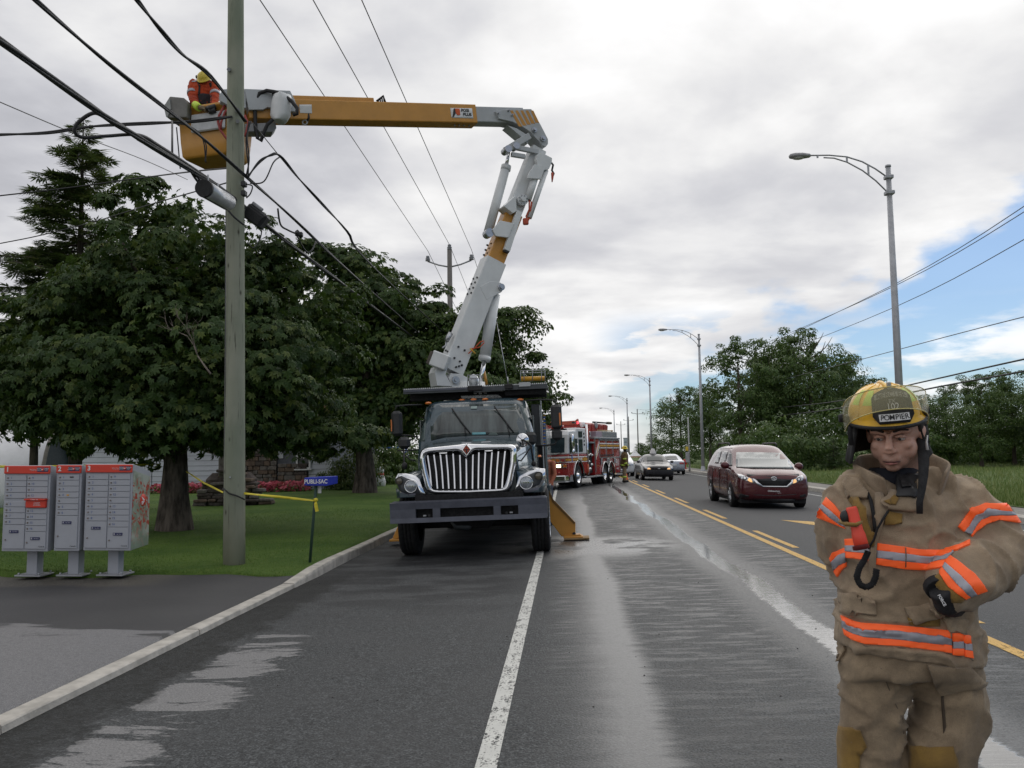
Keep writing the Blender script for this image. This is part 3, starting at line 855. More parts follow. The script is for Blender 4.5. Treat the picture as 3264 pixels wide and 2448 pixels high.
def undergrowth():
    rb = random.Random(5); rng = np.random.default_rng(77); bl = []
    for i in range(60):
        y = rb.uniform(60, 80) if i < 44 else rb.uniform(85, 150)
        px = rb.uniform(1500, 2360) if i < 44 else rb.uniform(1400, 1640)
        x = P(px, 990, y).x
        if x < 12.5: continue
        w = rb.uniform(1.6, 2.8); h = rb.uniform(1.0, 2.2); bl.append(((x, y, h * .85), (w, w, h)))
    p, nn, d = crown_points(bl, 80000, rng, 14, .34, .2)
    tag(part('undergrowth', leaves('undergrowth', p, nn, .25, 'oval', M_WOODL, rng, d), None), kind='stuff')
undergrowth()
# ------------------------------------------------------------------ shared materials
M_GALV = mat('galvanised_steel', (.36, .37, .39), .5, .55, .12, 12)
M_ALU = mat('aluminium_pole', (.40, .41, .43), .5, .45, .10, 5)
M_BLACK = mat('black_rubber', (.012, .012, .013), .6, 0, .3, 20)
M_CABLE = mat('black_cable', (.018, .018, .020), .55, 0, .2, 20)
M_WIRE = mat('grey_wire', (.09, .09, .095), .5, .3, .1, 20)
M_CHROME = mat('chrome', (.75, .76, .78), .07, 1.0, .03, 4, rv=.03)
M_STEEL = mat('brushed_steel', (.45, .46, .48), .32, .9, .08, 10)
M_WHITE = mat('white_paint', (.68, .69, .69), .35, 0, .05, 6)
M_CREAM = mat('off_white_paint', (.60, .61, .60), .4, 0, .08, 6)
M_DARK = mat('dark_plastic', (.02, .021, .023), .5, 0, .2, 12)
M_TXTW = mat('white_lettering', (.75, .75, .75), .6, 0, .02)
M_TXTK = mat('black_lettering', (.02, .02, .022), .6, 0, .02)
M_TXTB = mat('blue_lettering', (.05, .10, .30), .6, 0, .02)
M_ORANGE = mat('orange_paint', (.60, .20, .02), .45, 0, .08)
def pole_mat():
    m = bpy.data.materials.new('treated_pole_wood'); m.use_nodes = True
    g = NT(m.node_tree); b = g.n['Principled BSDF']; co = g.coord()
    X, Y, Z = g.sep(co)
    n = g.noise(g.vm('MULTIPLY', co, (14, 14, .9)), 1.0, 5, .65); n2 = g.noise(g.vm('MULTIPLY', co, (1, 1, .5)), 1.6, 4); n3 = g.noise(g.vm('MULTIPLY', co, (28, 28, 1.0)), 1.0, 4, .7)
    c = g.mix(g.mapr(n2, .35, .65), (.215, .24, .18, 1), (.30, .31, .245, 1))
    c = g.mix(g.mapr(n, .55, .75, 0, .55), c, (.12, .125, .09, 1))
    c = g.mix(g.mapr(n3, .60, .68, 0, .85), c, (.06, .06, .045, 1))
    kn = g.voro(g.vm('MULTIPLY', co, (2.6, 2.6, 1.25)), 1.6)
    c = g.mix(g.mapr(kn, .0, .12, .9, 0), c, (.035, .03, .022, 1))
    c = g.mix(g.mapr(Z, 1.3, .2, 0, .35), c, (.20, .175, .125, 1))
    g.put(b.inputs['Base Color'], c); b.inputs['Roughness'].default_value = .9; b.inputs['Specular IOR Level'].default_value = .2
    g.put(b.inputs['Normal'], g.bump(g.m('ADD', n, n3), .5, .012))
    return m
M_POLE = pole_mat()
M_OLDPOLE = mat('grey_weathered_pole', (.17, .16, .15), .9, 0, .25, 5, .5, 20, .15, stretch=(4, 4, .4))
M_CER = mat('grey_insulator', (.22, .23, .25), .3, 0, .1)
# ------------------------------------------------------------------ near utility pole
pb = P(506, 1216, 12.65); pt = P(509.5, 0, 12.65)
dirp = (pt - pb).normalized(); top = pb + dirp * 13.2
POLE = thing('utility_pole', 'green grey treated wooden utility pole beside the mail boxes', 'utility pole', (pb.x, pb.y, .05))
inv = Matrix.Translation((-pb.x, -pb.y, -.05))
def local(pts, o=POLE): return [Vector(p) - o.location for p in pts]
mb = MB(); N = 26
mb.tube(local([pb + dirp * (13.2 * i / N - (.3 if i == 0 else 0)) for i in range(N + 1)]), [.157 - .0024 * i for i in range(N + 1)], 22)
part('shaft', mb, M_POLE, POLE)
mb = MB(); mb.tube(local([P(503 + 27 * math.cos(a), 1080 + 0 * a, 12.65 - .18 * math.sin(a)) for a in ()]) or local([P(482, 1055, 12.55), P(495, 1066, 12.47), P(512, 1071, 12.47), P(529, 1079, 12.55)]), .012, 6)
part('black_strap', mb, M_BLACK, POLE)
mb = MB()
for yy, wd in ((418, 1.0), (398, .8)):
    mb.box(tuple(local([P(527, yy, 12.5)])[0]), (.07, .10, .08), 0, .01)
part('cable_bracket', mb, M_DARK, POLE)
mb = MB(); mb.tube(local([P(488, 440, 12.5), P(487, 700, 12.52), P(485, 1000, 12.56), P(482, 1205, 12.6)]), .007, 5)
part('ground_wire', mb, M_WIRE, POLE)
mb = MB(); mb.cyl(*local([P(497, 1031, 12.47), P(497, 1031, 12.53)]), .012, n=8); part('bolt', mb, M_GALV, POLE)
mb = MB()
for yy, s in ((150, .03), (238, .035), (262, .03)):
    mb.cyl(*local([P(513 if yy > 200 else 494, yy, 12.46), P(513 if yy > 200 else 494, yy, 12.55)]), s, n=6)
part('pole_bolt', mb, M_GALV, POLE)
def wire(name, pts, r, label, m=None, n=6, smooth=True, strands=1, spread=.02, cat='cable', group=None):
    """a hanging line through points given as (x, y, distance)"""
    q = [P(*p) if not isinstance(p, Vector) else p for p in pts]
    if not isinstance(pts[0], Vector) and (pts[0][0] < 5 or pts[0][1] < 5 or pts[0][0] > 2250): q[0:0] = [q[0] + (q[0] - q[2]).normalized() * k for k in (9, 6, 3, 1)]
    if smooth and len(q) > 2:
        out = []
        for i in range(len(q) - 1):
            p0 = q[max(0, i - 1)]; p1 = q[i]; p2 = q[i + 1]; p3 = q[min(len(q) - 1, i + 2)]
            for k in range(6):
                t = k / 6
                out.append(.5 * ((2 * p1) + (p2 - p0) * t + (2 * p0 - 5 * p1 + 4 * p2 - p3) * t * t + (-p0 + 3 * p1 - 3 * p2 + p3) * t ** 3))
        out.append(q[-1]); q = out
    mb = MB()
    if strands == 1: mb.tube(q, r, n)
    else:
        for s in range(strands):
            a0 = 2 * pi * s / strands
            mb.tube([p + Vector((cos(a0 + i * .35), .3 * sin(a0), sin(a0 + i * .35))) * spread for i, p in enumerate(q)], r, n)
    return solo(name, mb, m or M_CABLE, label, cat, group)
wire('cable_bundle', [(-70, 40, 6.75), (0, 88, 7.1), (215, 243, 8.75), (300, 298, 9.6), (500, 425, 12.4), (600, 507, 14.6), (700, 583, 17.8), (820, 674, 24.5), (945, 768, 41)], .018, 'thick lashed bundle of black cables sloping past the pole', strands=4, spread=.018, n=6)
wire('cable', [(60, -20, 7.6), (80, 3, 7.7), (240, 142, 9.0), (420, 283, 11.2), (530, 380, 12.6), (640, 478, 15), (770, 600, 20), (950, 760, 40)], .017, 'single black cable just above the thick bundle', strands=2, spread=.010)
wire('cable', [(280, -20, 9.0), (300, 5, 9.2), (345, 62, 9.8), (395, 118, 10.5), (455, 165, 11.4), (530, 262, 12.5)], .017, 'black twisted cable running down behind the yellow hard hat', strands=2, spread=.013)
wire('cable', [(540, 262, 12.55), (533, 300, 12.5), (537, 350, 12.55), (533, 385, 12.6)], .011, 'pair of slack leads dangling along the right edge of the pole', strands=2, spread=.014)
wire('service_drop', [(534, 384, 12.6), (560, 350, 12.7), (585, 335, 12.8), (605, 337, 13), (645, 385, 13.6), (700, 445, 14.6), (750, 500, 16), (820, 590, 19), (1000, 755, 40)], .013, 'twisted service drop cable leaving the pole in two loops', strands=2, spread=.012)
wire('cable', [(540, 396, 12.6), (570, 392, 12.65), (590, 352, 12.75), (603, 340, 12.95)], .011, 'lower loop of the lead to the service drop')
wire('guy_wire', [(545, 265, 12.7), (640, 385, 14), (600, 335, 13.4)][:1] + [(610, 345, 13.2)], .007, 'thin straight wire from the boom tip to the service drop', M_WIRE)
wire('drop_loop', [(238, 262, 9.0), (205, 244, 8.9), (172, 262, 8.9), (161, 283, 8.9), (180, 297, 9.0), (230, 294, 9.2), (300, 292, 9.6), (345, 316, 10.1), (400, 352, 10.9), (460, 393, 11.8), (498, 421, 12.35)], .021, 'fat black cable loop bulging to the left off the bundle')
wire('cable', [(-20, 292, 12.5), (100, 287, 12.4), (200, 273, 12.3), (330, 266, 12.2), (420, 262, 12.3), (500, 252, 12.5)], .016, 'horizontal black house cable ending at the bucket', strands=2, spread=.012)
wire('cable', [(360, 264, 12.2), (400, 268, 12.2), (430, 290, 12.25), (443, 312, 12.3), (444, 350, 12.35)], .010, 'thin slack lead hanging before the yellow bucket', strands=2, spread=.014)
wire('cable', [(372, 262, 12.2), (372, 330, 11.0)], .014, 'short vertical black lead between cable and bundle')
wire('cable', [(300, 300, 9.7), (360, 330, 10.5), (400, 356, 11), (420, 378, 11.2), (437, 402, 11.3)], .018, 'black leads entering the splice case', strands=2, spread=.018)
wire('wire', [(-20, 212, 14), (160, 288, 17), (310, 345, 21), (405, 388, 25)], .010, 'thin wire sloping down behind the spruce top', M_WIRE)
wire('wire', [(-20, 425, 16), (130, 408, 16), (300, 385, 16), (420, 370, 14), (510, 362, 12.6)], .013, 'thin wire crossing in front of the spruce', M_CABLE)
wire('wire', [(-20, 530, 17), (80, 510, 17.5), (200, 480, 17.5), (330, 440, 16), (500, 392, 12.7)], .011, 'lower thin wire crossing the top of the chestnut', M_CABLE)
wire('jumper_cable', [(600, 450, 14.3), (606, 485, 14.4), (622, 497, 14.6), (640, 505, 14.8)], .016, 'black jumper lead hanging under the cable on the right of the pole')
wire('jumper_cable', [(640, 505, 14.8), (652, 530, 15), (664, 545, 15.2), (674, 540, 15.3), (682, 522, 15.5)], .014, 'second jumper lead hooked back up to the cable')
wire('cable', [(489, 450, 12.45), (505, 468, 12.42), (527, 486, 12.5)], .015, 'braided lead wrapped round the front of the pole')
wire('cable', [(535, 525, 12.8), (548, 535, 12.9), (562, 515, 13), (566, 492, 13)], .009, 'thin lead drooping below the black terminal box')
wire('cable', [(532, 398, 12.5), (545, 402, 12.6), (541, 418, 12.6), (532, 428, 12.6)], .010, 'short lead curling off the pole side')
mb = MB(); a, b = P(640, 500, 14.8), P(652, 512, 14.9); mb.cyl(a, b, .045, .035, 10); mb.box(tuple((a + b) / 2), (.13, .08, .07), 0, .01)
solo('tap_box', mb, M_DARK, 'small cable tap hanging between two jumper leads', 'cable tap')
a, b = P(441, 407, 11.25), P(492, 437, 12.25)
SPL = thing('splice_case', 'silver cylindrical splice case with a black end hanging left of the pole', 'splice case', tuple(a))
ax = (b - a); mb = MB(); mb.cyl((0, 0, 0), ax, .118, .118, 24); part('case', mb, mat('splice_silver', (.50, .51, .53), .38, .5, .12, 7), SPL)
mb = MB(); mb.cyl(-ax.normalized() * .03, ax.normalized() * .02, .115, .123, 24); part('end_cap', mb, M_BLACK, SPL)
mb = MB(); mb.cyl(ax * .55 + Vector((0, 0, .06)), ax * .55 + Vector((0, 0, .19)), .012, n=6); mb.cyl(ax * .15 + Vector((0, 0, .06)), ax * .15 + Vector((0, 0, .22)), .012, n=6); part('hanger', mb, M_GALV, SPL)
mb = MB(); mb.tube([ax * t + Vector((0, -.03, -.115)) for t in (0, .5, 1)], .014, 6); part('clamp_bar', mb, M_DARK, SPL)
mb = MB(); c = P(553, 468, 12.9)
TB = thing('terminal_box', 'black cable terminal box hanging from the bundle right of the pole', 'terminal box', tuple(c), (0, R(38), 0))
mb.box((0, 0, 0), (.36, .20, .24), 0, .03); part('housing', mb, M_DARK, TB)
mb = MB(); mb.box((0, -.11, -.02), (.30, .02, .16), 0, .008); part('cover', mb, M_BLACK, TB)
mb = MB(); mb.box((-.05, -.06, .14), (.2, .05, .05), 0, .01); part('bracket', mb, M_GALV, TB)
def ins(mb, p, r=.13, h=.3):
    mb.lathe([(0.02, 0), (r, .02), (r * 1.05, .07), (r * .6, .09), (r, .11), (r, .16), (r * .55, .19), (r * .8, .21), (r * .7, h), (0, h)], 12, 0, Matrix.Translation(p))
def hv_pole(name, label, x, y, h, arm=1.25, r0=.17, group=None, m=M_OLDPOLE, rise=.35, old=True):
    t = thing(name, label, 'utility pole', (x, y, -.1), group=group)
    mb = MB(); mb.tube([(0, 0, -.2), (0, 0, h * .5), (0, 0, h)], [r0, r0 * .82, r0 * .64], 12); part('shaft', mb, m, t)
    for s in (-1, 1):
        mb = MB(); mb.tube([(0, 0, h - .95), (s * arm * .5, 0, h - .82), (s * arm, 0, h - .95 + rise)], .045, 6); part('arm', mb, M_GALV, t)
        mb = MB(); ins(mb, Vector((s * arm, 0, h - .95 + rise))); part('insulator', mb, M_CER, t)
    mb = MB(); ins(mb, Vector((0, 0, h))); part('insulator', mb, M_CER, t)
    return t
p2 = P(971, 540, 47)
hv_pole('utility_pole', 'wooden pole with a three insulator crossarm above the chestnut', p2.x, 47, p2.z + .1, 1.2, .2)
for i, (x0, y0, x1, y1) in enumerate(((505, -85, 923, 526), (618, -105, 971, 519), (733, -110, 1020, 520))):
    e = Vector((p2.x + (i - 1) * 1.2, 47, p2.z + (.3 if i == 1 else -.3 + .3)))
    s = P(x0, y0, 17.5)
    mid = (s + e) / 2
    wire('power_line', [s + (s - e) * .5, s, e], .014, ['left power line running to the pole above the trees', 'middle power line running to the pole above the trees', 'right power line running to the pole above the trees'][i], M_WIRE, 5, False, cat='power line')
    e2 = e + Vector((-.3, 40, -.8)); wire('power_line', [e, (e + e2) / 2 - Vector((0, 0, .9)), e2], .014, ['left power line beyond the three insulator pole', 'middle power line beyond the three insulator pole', 'right power line beyond the three insulator pole'][i], M_WIRE, 5, cat='power line')
RP = [(1632, 757, 80, 'nearest wooden power pole in front of the tall wood'), (1449, 862, 144, 'second wooden power pole before the bushy tree'), (1376.5, 886, 212, 'thin distant power pole right of the third lamp'),
      (1357.5, 902, 250, 'far power pole beside the third lamp post'), (1341, 912, 285, 'farthest power pole above the back of the fire engine')]
TOPS = []
for x, y, d, lab in RP:
    p = P(x, y, d); TOPS.append(p)
    hv_pole('power_pole', lab, p.x, d, p.z + .1, 1.3, .17, 'power poles across the road', rise=.2)
near = Vector((17.4, 14, 11.6))
for k, (dx, dz, x, y) in enumerate(((-1.3, -.6, 2212, 450), (0, .25, 2212, 462), (1.3, -.6, 2212, 520))):
    pts = [near + Vector((dx, 0, dz)), P(x, y, 31 if k < 2 else 34)] if False else None
    a = P(2330, (370, 386, 452)[k], 26); a0 = a + (a - P(1936, (612, 616, 662)[k], 42)).normalized() * 14; c = TOPS[0] + Vector((dx, 0, dz)); b = P(1936, (612, 616, 662)[k], 42)
    wire('power_line', [a0, a, b, c], .016, ['upper power line rising to the right edge of the sky', 'power line close under the upper one on the right', 'third power line crossing the blue sky on the right'][k], M_WIRE, 5, cat='power line')
    for i in range(len(TOPS) - 1):
        u = TOPS[i] + Vector((dx, 0, dz)); w = TOPS[i + 1] + Vector((dx, 0, dz)); mid = (u + w) / 2 - Vector((0, 0, 1.0))
        if i < 2: wire('power_line', [u, mid, w], .02, ['road side', 'middle', 'meadow side'][k] + [' power line between the nearest two wooden poles', ' power line between the second and third wooden poles'][i], M_WIRE, 4, cat='power line', group='lines between the far poles')
wire('phone_cable', [(2330, 655, 26), (2080, 718, 37), (1850, 779, 52), (1650, 830, 80)], .018, 'thin dark cable low across the blue sky', M_WIRE)
wire('phone_cable', [(2330, 755, 25), (2212, 776, 28), (1980, 828, 37), (1800, 868, 52), (1640, 884, 80)], .030, 'upper of two thick phone cables right of the helmet')
wire('phone_cable', [(2330, 778, 25), (2212, 802, 28), (1990, 843, 37), (1800, 884, 52), (1640, 902, 80)], .034, 'lower of two thick phone cables right of the helmet')
wire('phone_cable', [(1636, 890, 80), (1540, 930, 105), (1452, 945, 144)], .035, 'phone cable between the two nearest wooden poles')
# ------------------------------------------------------------------ street lamps
def lamp(x, y, label):
    t = thing('street_lamp', label, 'street lamp', (x, y, .08), (0, 0, 0), 'street lamps along the far kerb')
    mb = MB(); mb.tube([(0, 0, 0), (0, 0, 5), (0, 0, 10.1)], [.125, .105, .075], 14); mb.cyl((0, 0, 10.1), (0, 0, 10.16), .09, .085, 14); part('pole', mb, M_ALU, t)
    mb = MB(); mb.lathe([(.0, 0), (.24, 0), (.24, .05), (.17, .09), (.15, .35), (.13, .38)], 14); part('base', mb, M_ALU, t)
    up = [(-.05, 0, 9.72), (-.55, 0, 10.12), (-1.1, 0, 10.46), (-1.75, 0, 10.7), (-2.5, 0, 10.80), (-3.35, 0, 10.82)]
    lo = [(-.05, 0, 9.02), (-.55, 0, 9.58), (-1.1, 0, 10.06), (-1.75, 0, 10.46), (-2.3, 0, 10.66), (-2.75, 0, 10.70)]
    mb = MB(); mb.tube(up, .032, 8); mb.tube(lo, .030, 8)
    for k, (i, f) in enumerate(((1, .55), (3, -.1), (4, .6))):
        q = Vector(up[i]).lerp(Vector(up[i + 1]), max(0, f)); z = q.z
        zb = float(np.interp(-q.x, [-s[0] for s in lo], [s[2] for s in lo])); mb.box((q.x, 0, (z + zb) / 2), (.07, .05, abs(z - zb)))
    ar = lambda m_: setattr(m_, 'v', [(x * .70, y, 9.78 + (z - 9.72) * .70) for x, y, z in m_.v])
    ar(mb); part('arm', mb, M_ALU, t)
    mb = MB(); mb.box((0, 0, 9.78), (.24, .24, .12), 0, .02); mb.box((0, 0, 9.29), (.26, .26, .12), 0, .02); part('clamp', mb, M_GALV, t)
    mb = MB(); mb.loft([[(-3.3 - .95 * u, w * cos(a), 10.80 + h * sin(a) * (1.2 if sin(a) > 0 else .9)) for a in [2 * pi * k / 12 for k in range(12)]] for u, w, h in ((0, .05, .04), (.06, .10, .08), (.4, .17, .12), (.75, .17, .12), (.95, .11, .09), (1, .03, .03))])
    ar(mb); h_ = part('lamp_head', mb, mat('lamp_grey', (.33, .33, .34), .5, .2), t)
    mb = MB(); mb.ell((-3.85, 0, 10.72), (.27, .13, .07), 12, 6); ar(mb); part('lens', mb, mat('lamp_lens', (.5, .5, .48), .2), h_)
    return t
LL = ['tall street lamp rising right behind the firefighter', 'second street lamp, between the dark sedan and the minivan', 'third street lamp, above the roof sign of the sedan', 'fourth street lamp, left of the third lamp', 'fifth street lamp over the back of the fire engine']
for i in range(5):
    lamp(10.05, 27 + 38.5 * i, LL[i])
p = P(1490, 1020, 69)
t = thing('service_post', 'thin pale service post with a yellow tag by the meadow', 'post', (p.x, 69, .2))
mb = MB(); mb.tube([(0, 0, -.2), (0, 0, 4.0)], [.07, .05], 10); part('shaft', mb, mat('pale_post', (.42, .43, .42), .7), t)
mb = MB(); mb.box((-.16, 0, 1.55), (.2, .12, .32), 0, .02); part('yellow_tag', mb, mat('yellow_tag', (.7, .5, .05), .5), t)
mb = MB(); mb.box((-.12, -.02, .9), (.3, .2, .8), 0, .03); part('meter_cabinet', mb, M_GALV, t)
p = P(1479, 1018, 70)
t = thing('fire_hydrant', 'small red fire hydrant at the kerb beyond the silver car', 'fire hydrant', (p.x, 70, .18))
M_RED = mat('hydrant_red', (.55, .03, .02), .4)
mb = MB(); mb.lathe([(.0, 0), (.2, 0), (.2, .05), (.13, .08), (.12, .5), (.17, .53), (.16, .6), (.1, .7), (.04, .76), (0, .78)], 14); part('barrel', mb, M_RED, t)
mb = MB(); mb.cyl((-.22, 0, .42), (.22, 0, .42), .06, n=10); mb.cyl((0, -.22, .4), (0, 0, .4), .08, n=10); part('outlet', mb, M_RED, t)
p = P(1372, 990, 150)
t = thing('marquee', 'small white pointed marquee far behind the standing fireman', 'tent', (p.x, 150, .1))
mb = MB(); h0, h1, w = .75, 1.95, .95
mb.add([(-w, -w, h0), (w, -w, h0), (w, w, h0), (-w, w, h0), (0, 0, h1), (-w * .45, -w * .45, h0 + .5), (w * .45, -w * .45, h0 + .5), (w * .45, w * .45, h0 + .5), (-w * .45, w * .45, h0 + .5)],
       [(0, 1, 6, 5), (1, 2, 7, 6), (2, 3, 8, 7), (3, 0, 5, 8), (5, 6, 4), (6, 7, 4), (7, 8, 4), (8, 5, 4)]); part('canopy', mb, mat('white_canvas', (.8, .8, .8), .8), t)
mb = MB(); mb.box((0, -w, h0 - .12), (2 * w, .04, .24)); mb.box((-w, 0, h0 - .12), (.04, 2 * w, .24)); mb.box((w, 0, h0 - .12), (.04, 2 * w, .24)); part('valance', mb, mat('tan_valance', (.5, .3, .2), .8), t)
for sx in (-1, 1):
    for sy in (-1, 1):
        mb = MB(); mb.cyl((sx * w, sy * w, 0), (sx * w, sy * w, h0), .07, n=8); part('pole', mb, M_ALU, t)
p = P(1353, 968, 520)
t = thing('water_tower', 'pale blue grey block on the skyline beyond the fire engine', 'tower', (p.x, 520, -.4))
mb = MB(); mb.box((0, 0, 4.8), (3, 3, 9.6), 0, .1); part('shaft', mb, mat('haze_blue_wall', (.42, .47, .53), .8), t)
mb = MB(); mb.box((0, 0, 9.9), (3.3, 3.3, .6), 0, .1); part('roof', mb, mat('haze_roof', (.35, .38, .42), .8), t)
for k in range(4):
    mb = MB(); mb.box((-.9 + .6 * k, -1.52, 7.6), (.3, .06, .6)); part('window', mb, M_DARK, t)
# ------------------------------------------------------------------ bungalow behind the trees
HY = 37.0
hx0 = P(-120, 1000, HY).x; hx1 = P(716, 1000, HY).x
HOUSE = thing('bungalow', 'white clapboard bungalow with a fieldstone chimney and brown roof', 'house', (hx1, HY, .15))
M_SID = mat('white_clapboard', (.52, .55, .60), .6, 0, .05, 3)
M_SID2 = mat('siding_shadow_gap', (.12, .13, .15), .9)
Lw = hx1 - hx0; EV = 2.55
mb = MB(); mb.box((-Lw / 2, 4.5, EV / 2), (Lw, 9, EV)); part('wall', mb, M_SID2, HOUSE)
mb = MB(); mb.box((-Lw / 2, 0, .12), (Lw + .04, .16, .3)); part('foundation', mb, mat('grey_foundation', (.28, .30, .34), .9), HOUSE)
def xl(px): return P(px, 1000, HY).x - hx1
bme = {}
def boards(x0, x1, z0, z1):
    z = z0; h = .215
    while z < z1 - .05:
        w = x1 - x0; k = round(w, 3)
        if k not in bme:
            m_ = MB(); m_.prism([(0, 0), (-.045, 0), (-.018, h - .012), (0, h - .012)], 0, w, 'x'); bme[k] = m_.mesh('clapboard', M_SID)
        part('clapboard', bme[k], None, HOUSE, loc=(x0, 0, z)); z += h
boards(xl(330), xl(522), .28, EV); boards(xl(667), 0.0, .28, EV); boards(xl(560), xl(612), 1.4, EV); boards(xl(150), xl(328), .28, EV)
def stones(parent, x0, x1, z0, z1, y, seed, m, h=.14, depth=.14):
    rnd = random.Random(seed); z = z0
    while z < z1:
        hh = h * rnd.uniform(.7, 1.35); x = x0 + rnd.uniform(-.1, 0)
        while x < x1:
            w = rnd.uniform(.18, .52); xe = min(x + w, x1); xs = max(x, x0)
            if xe - xs > .06:
                mb = MB(); d = depth * rnd.uniform(.75, 1.2)
                mb.box(((xs + xe) / 2, y - d / 2, z + hh / 2), (xe - xs - .015, d, hh - .012), 0, .02)
                part('stone', mb, m[rnd.randrange(len(m))], parent)
            x += w
        z += hh
M_ST = [mat('fieldstone_brown', (.13, .095, .07), .9, 0, .3, 6, .6, 20), mat('fieldstone_grey', (.15, .135, .12), .9, 0, .3, 6, .6, 20), mat('fieldstone_dark', (.075, .06, .052), .9, 0, .3, 6, .6, 20)]
stones(HOUSE, xl(523), xl(600), 0.05, 3.4, -.02, 4, M_ST, .16)
stones(HOUSE, xl(602), xl(666), .05, 1.15, -.02, 5, M_ST, .16)
mb = MB(); mb.box(((xl(523) + xl(600)) / 2, .3, 2.2), (xl(600) - xl(523) - .04, .6, 4.4)); part('chimney', mb, M_ST[2], HOUSE)
wx0, wx1 = xl(641), xl(672)
wf = MB()
for (a, b, c, d) in ((wx0, wx1, .93, 1.0), (wx0, wx1, 2.2, 2.3), (wx0, wx0 + .07, 1.0, 2.2), (wx1 - .07, wx1, 1.0, 2.2), (wx0, wx1, 1.38, 1.44)):
    wf.box(((a + b) / 2, -.05, (c + d) / 2), (b - a, .12, d - c))
w_ = part('window', wf, M_WHITE, HOUSE)
M_WGL = mat('window_glass', (.015, .02, .025), .08, 0, .2)
mb = MB(); mb.box(((wx0 + wx1) / 2, -.03, 1.82), (wx1 - wx0 - .14, .03, .74)); part('pane', mb, M_WGL, w_)
mb = MB(); mb.box(((wx0 + wx1) / 2, -.03, 1.19), (wx1 - wx0 - .14, .03, .36)); part('pane', mb, M_WGL, w_)
mb = MB(); mb.box(((wx0 + wx1) / 2, -.09, .91), (wx1 - wx0 + .14, .16, .05)); part('sill', mb, M_WHITE, w_)
mb = MB(); mb.prism([(-.7, EV - .05), (4.5, EV + 1.9), (9.7, EV - .05), (9.7, EV + .12), (4.5, EV + 2.1), (-.7, EV + .12)], -Lw - .5, .55, 'x')
part('roof', mb, mat('brown_shingle', (.22, .11, .065), .9, 0, .3, 14, .5, 30), HOUSE)
mb = MB(); mb.box((-Lw / 2, -.72, EV + .03), (Lw + 1.05, .05, .2)); mb.box((-Lw / 2, -.35, EV - .06), (Lw + 1, .7, .03)); part('fascia', mb, M_CREAM, HOUSE)
def flowerbed():
    rng = np.random.default_rng(3); n = 1500
    x0, x1 = P(335, 1060, 34.5).x, P(664, 1060, 34.5).x
    c = np.stack([rng.uniform(x0, x1, n), rng.uniform(34.0, 35.2, n), rng.uniform(.28, .62, n)], 1)
    nn = rng.normal(size=(n, 3)) * .5 + np.array([0, -.5, .8])
    m = leaf_mat('pink_petal', (.42, .05, .09, 1), (.55, .09, .14, 1), (.62, .2, .22, 1), .15)
    t = thing('flower_bed', 'row of pink red flowers along the foot of the bungalow', 'flower bed', ((x0 + x1) / 2, 34.6, .1))
    off = np.array([(x0 + x1) / 2, 34.6, .1])
    o = part('blossoms', leaves('blossoms', c - off, nn, .12, 'palm', m, rng), None, t); o['kind'] = 'stuff'
    c2 = np.stack([rng.uniform(x0, x1, n), rng.uniform(33.9, 35.3, n), rng.uniform(.12, .5, n)], 1)
    o = part('foliage', leaves('foliage', c2 - off, nn, .14, 'oval', M_SHRUB, rng), None, t); o['kind'] = 'stuff'
    mb = MB(); mb.box((0, 0, .02), (x1 - x0 + .4, 1.9, .16), 0, .06); part('soil', mb, mat('brown_soil', (.06, .045, .03), .95, 0, .3, 9, .6, 30), t)
flowerbed()
def cairn():
    p = P(500, 1088, 26.5); t = thing('stone_cairn', 'stacked flat fieldstone cairn with a pointed top behind the pole', 'cairn', (p.x, 26.5, .1))
    rnd = random.Random(8); z = 0
    for row in range(12):
        w = 1.05 - row * .035 if row < 8 else .34 - (row - 8) * .02
        h = rnd.uniform(.07, .12); x = -w;
        while x < w:
            l = rnd.uniform(.22, .5);
            mb = MB(); mb.box((0, 0, 0), (l, rnd.uniform(.3, .5), h), 0, .025)
            part('stone', mb, M_ST[rnd.randrange(3)], t, loc=(x + l / 2, rnd.uniform(-.2, .05) - .15, z + h / 2), rot=(rnd.uniform(-.06, .06), rnd.uniform(-.07, .07), rnd.uniform(-.2, .2)))
            x += l + .01
        z += h
    mb = MB(); mb.box((0, 0, .55), (1.5, .7, 1.0), 0, .2); part('core', mb, M_ST[2], t)
    mb = MB(); mb.box((0, 0, .35), (.42, .4, .85), 0, .08); part('pillar_stone', mb, M_ST[1], t, loc=(-.12, -.1, z - .35))
    mb = MB(); mb.loft([[(-.75, 0, .02), (-.75, .05, .05), (-.72, .05, .0), (-.72, 0, -.02)], [(-.3, -.2, .16), (-.3, .2, .16), (-.3, .2, -.1), (-.3, -.2, -.1)], [(.25, -.25, .34), (.25, .25, .34), (.25, .25, -.05), (.25, -.25, -.05)], [(.5, -.1, .1), (.5, .1, .1), (.5, .1, 0), (.5, -.1, 0)]], 0, True, True, False)
    part('top_stone', mb, M_ST[1], t, loc=(-.1, -.1, z + .55))
    mb = MB(); mb.lathe([(0, .06), (1.5, .05), (1.75, 0)], 18); part('mulch_ring', mb, mat('mulch', (.16, .11, .07), .95, 0, .3, 20, .6, 40), t)
cairn()
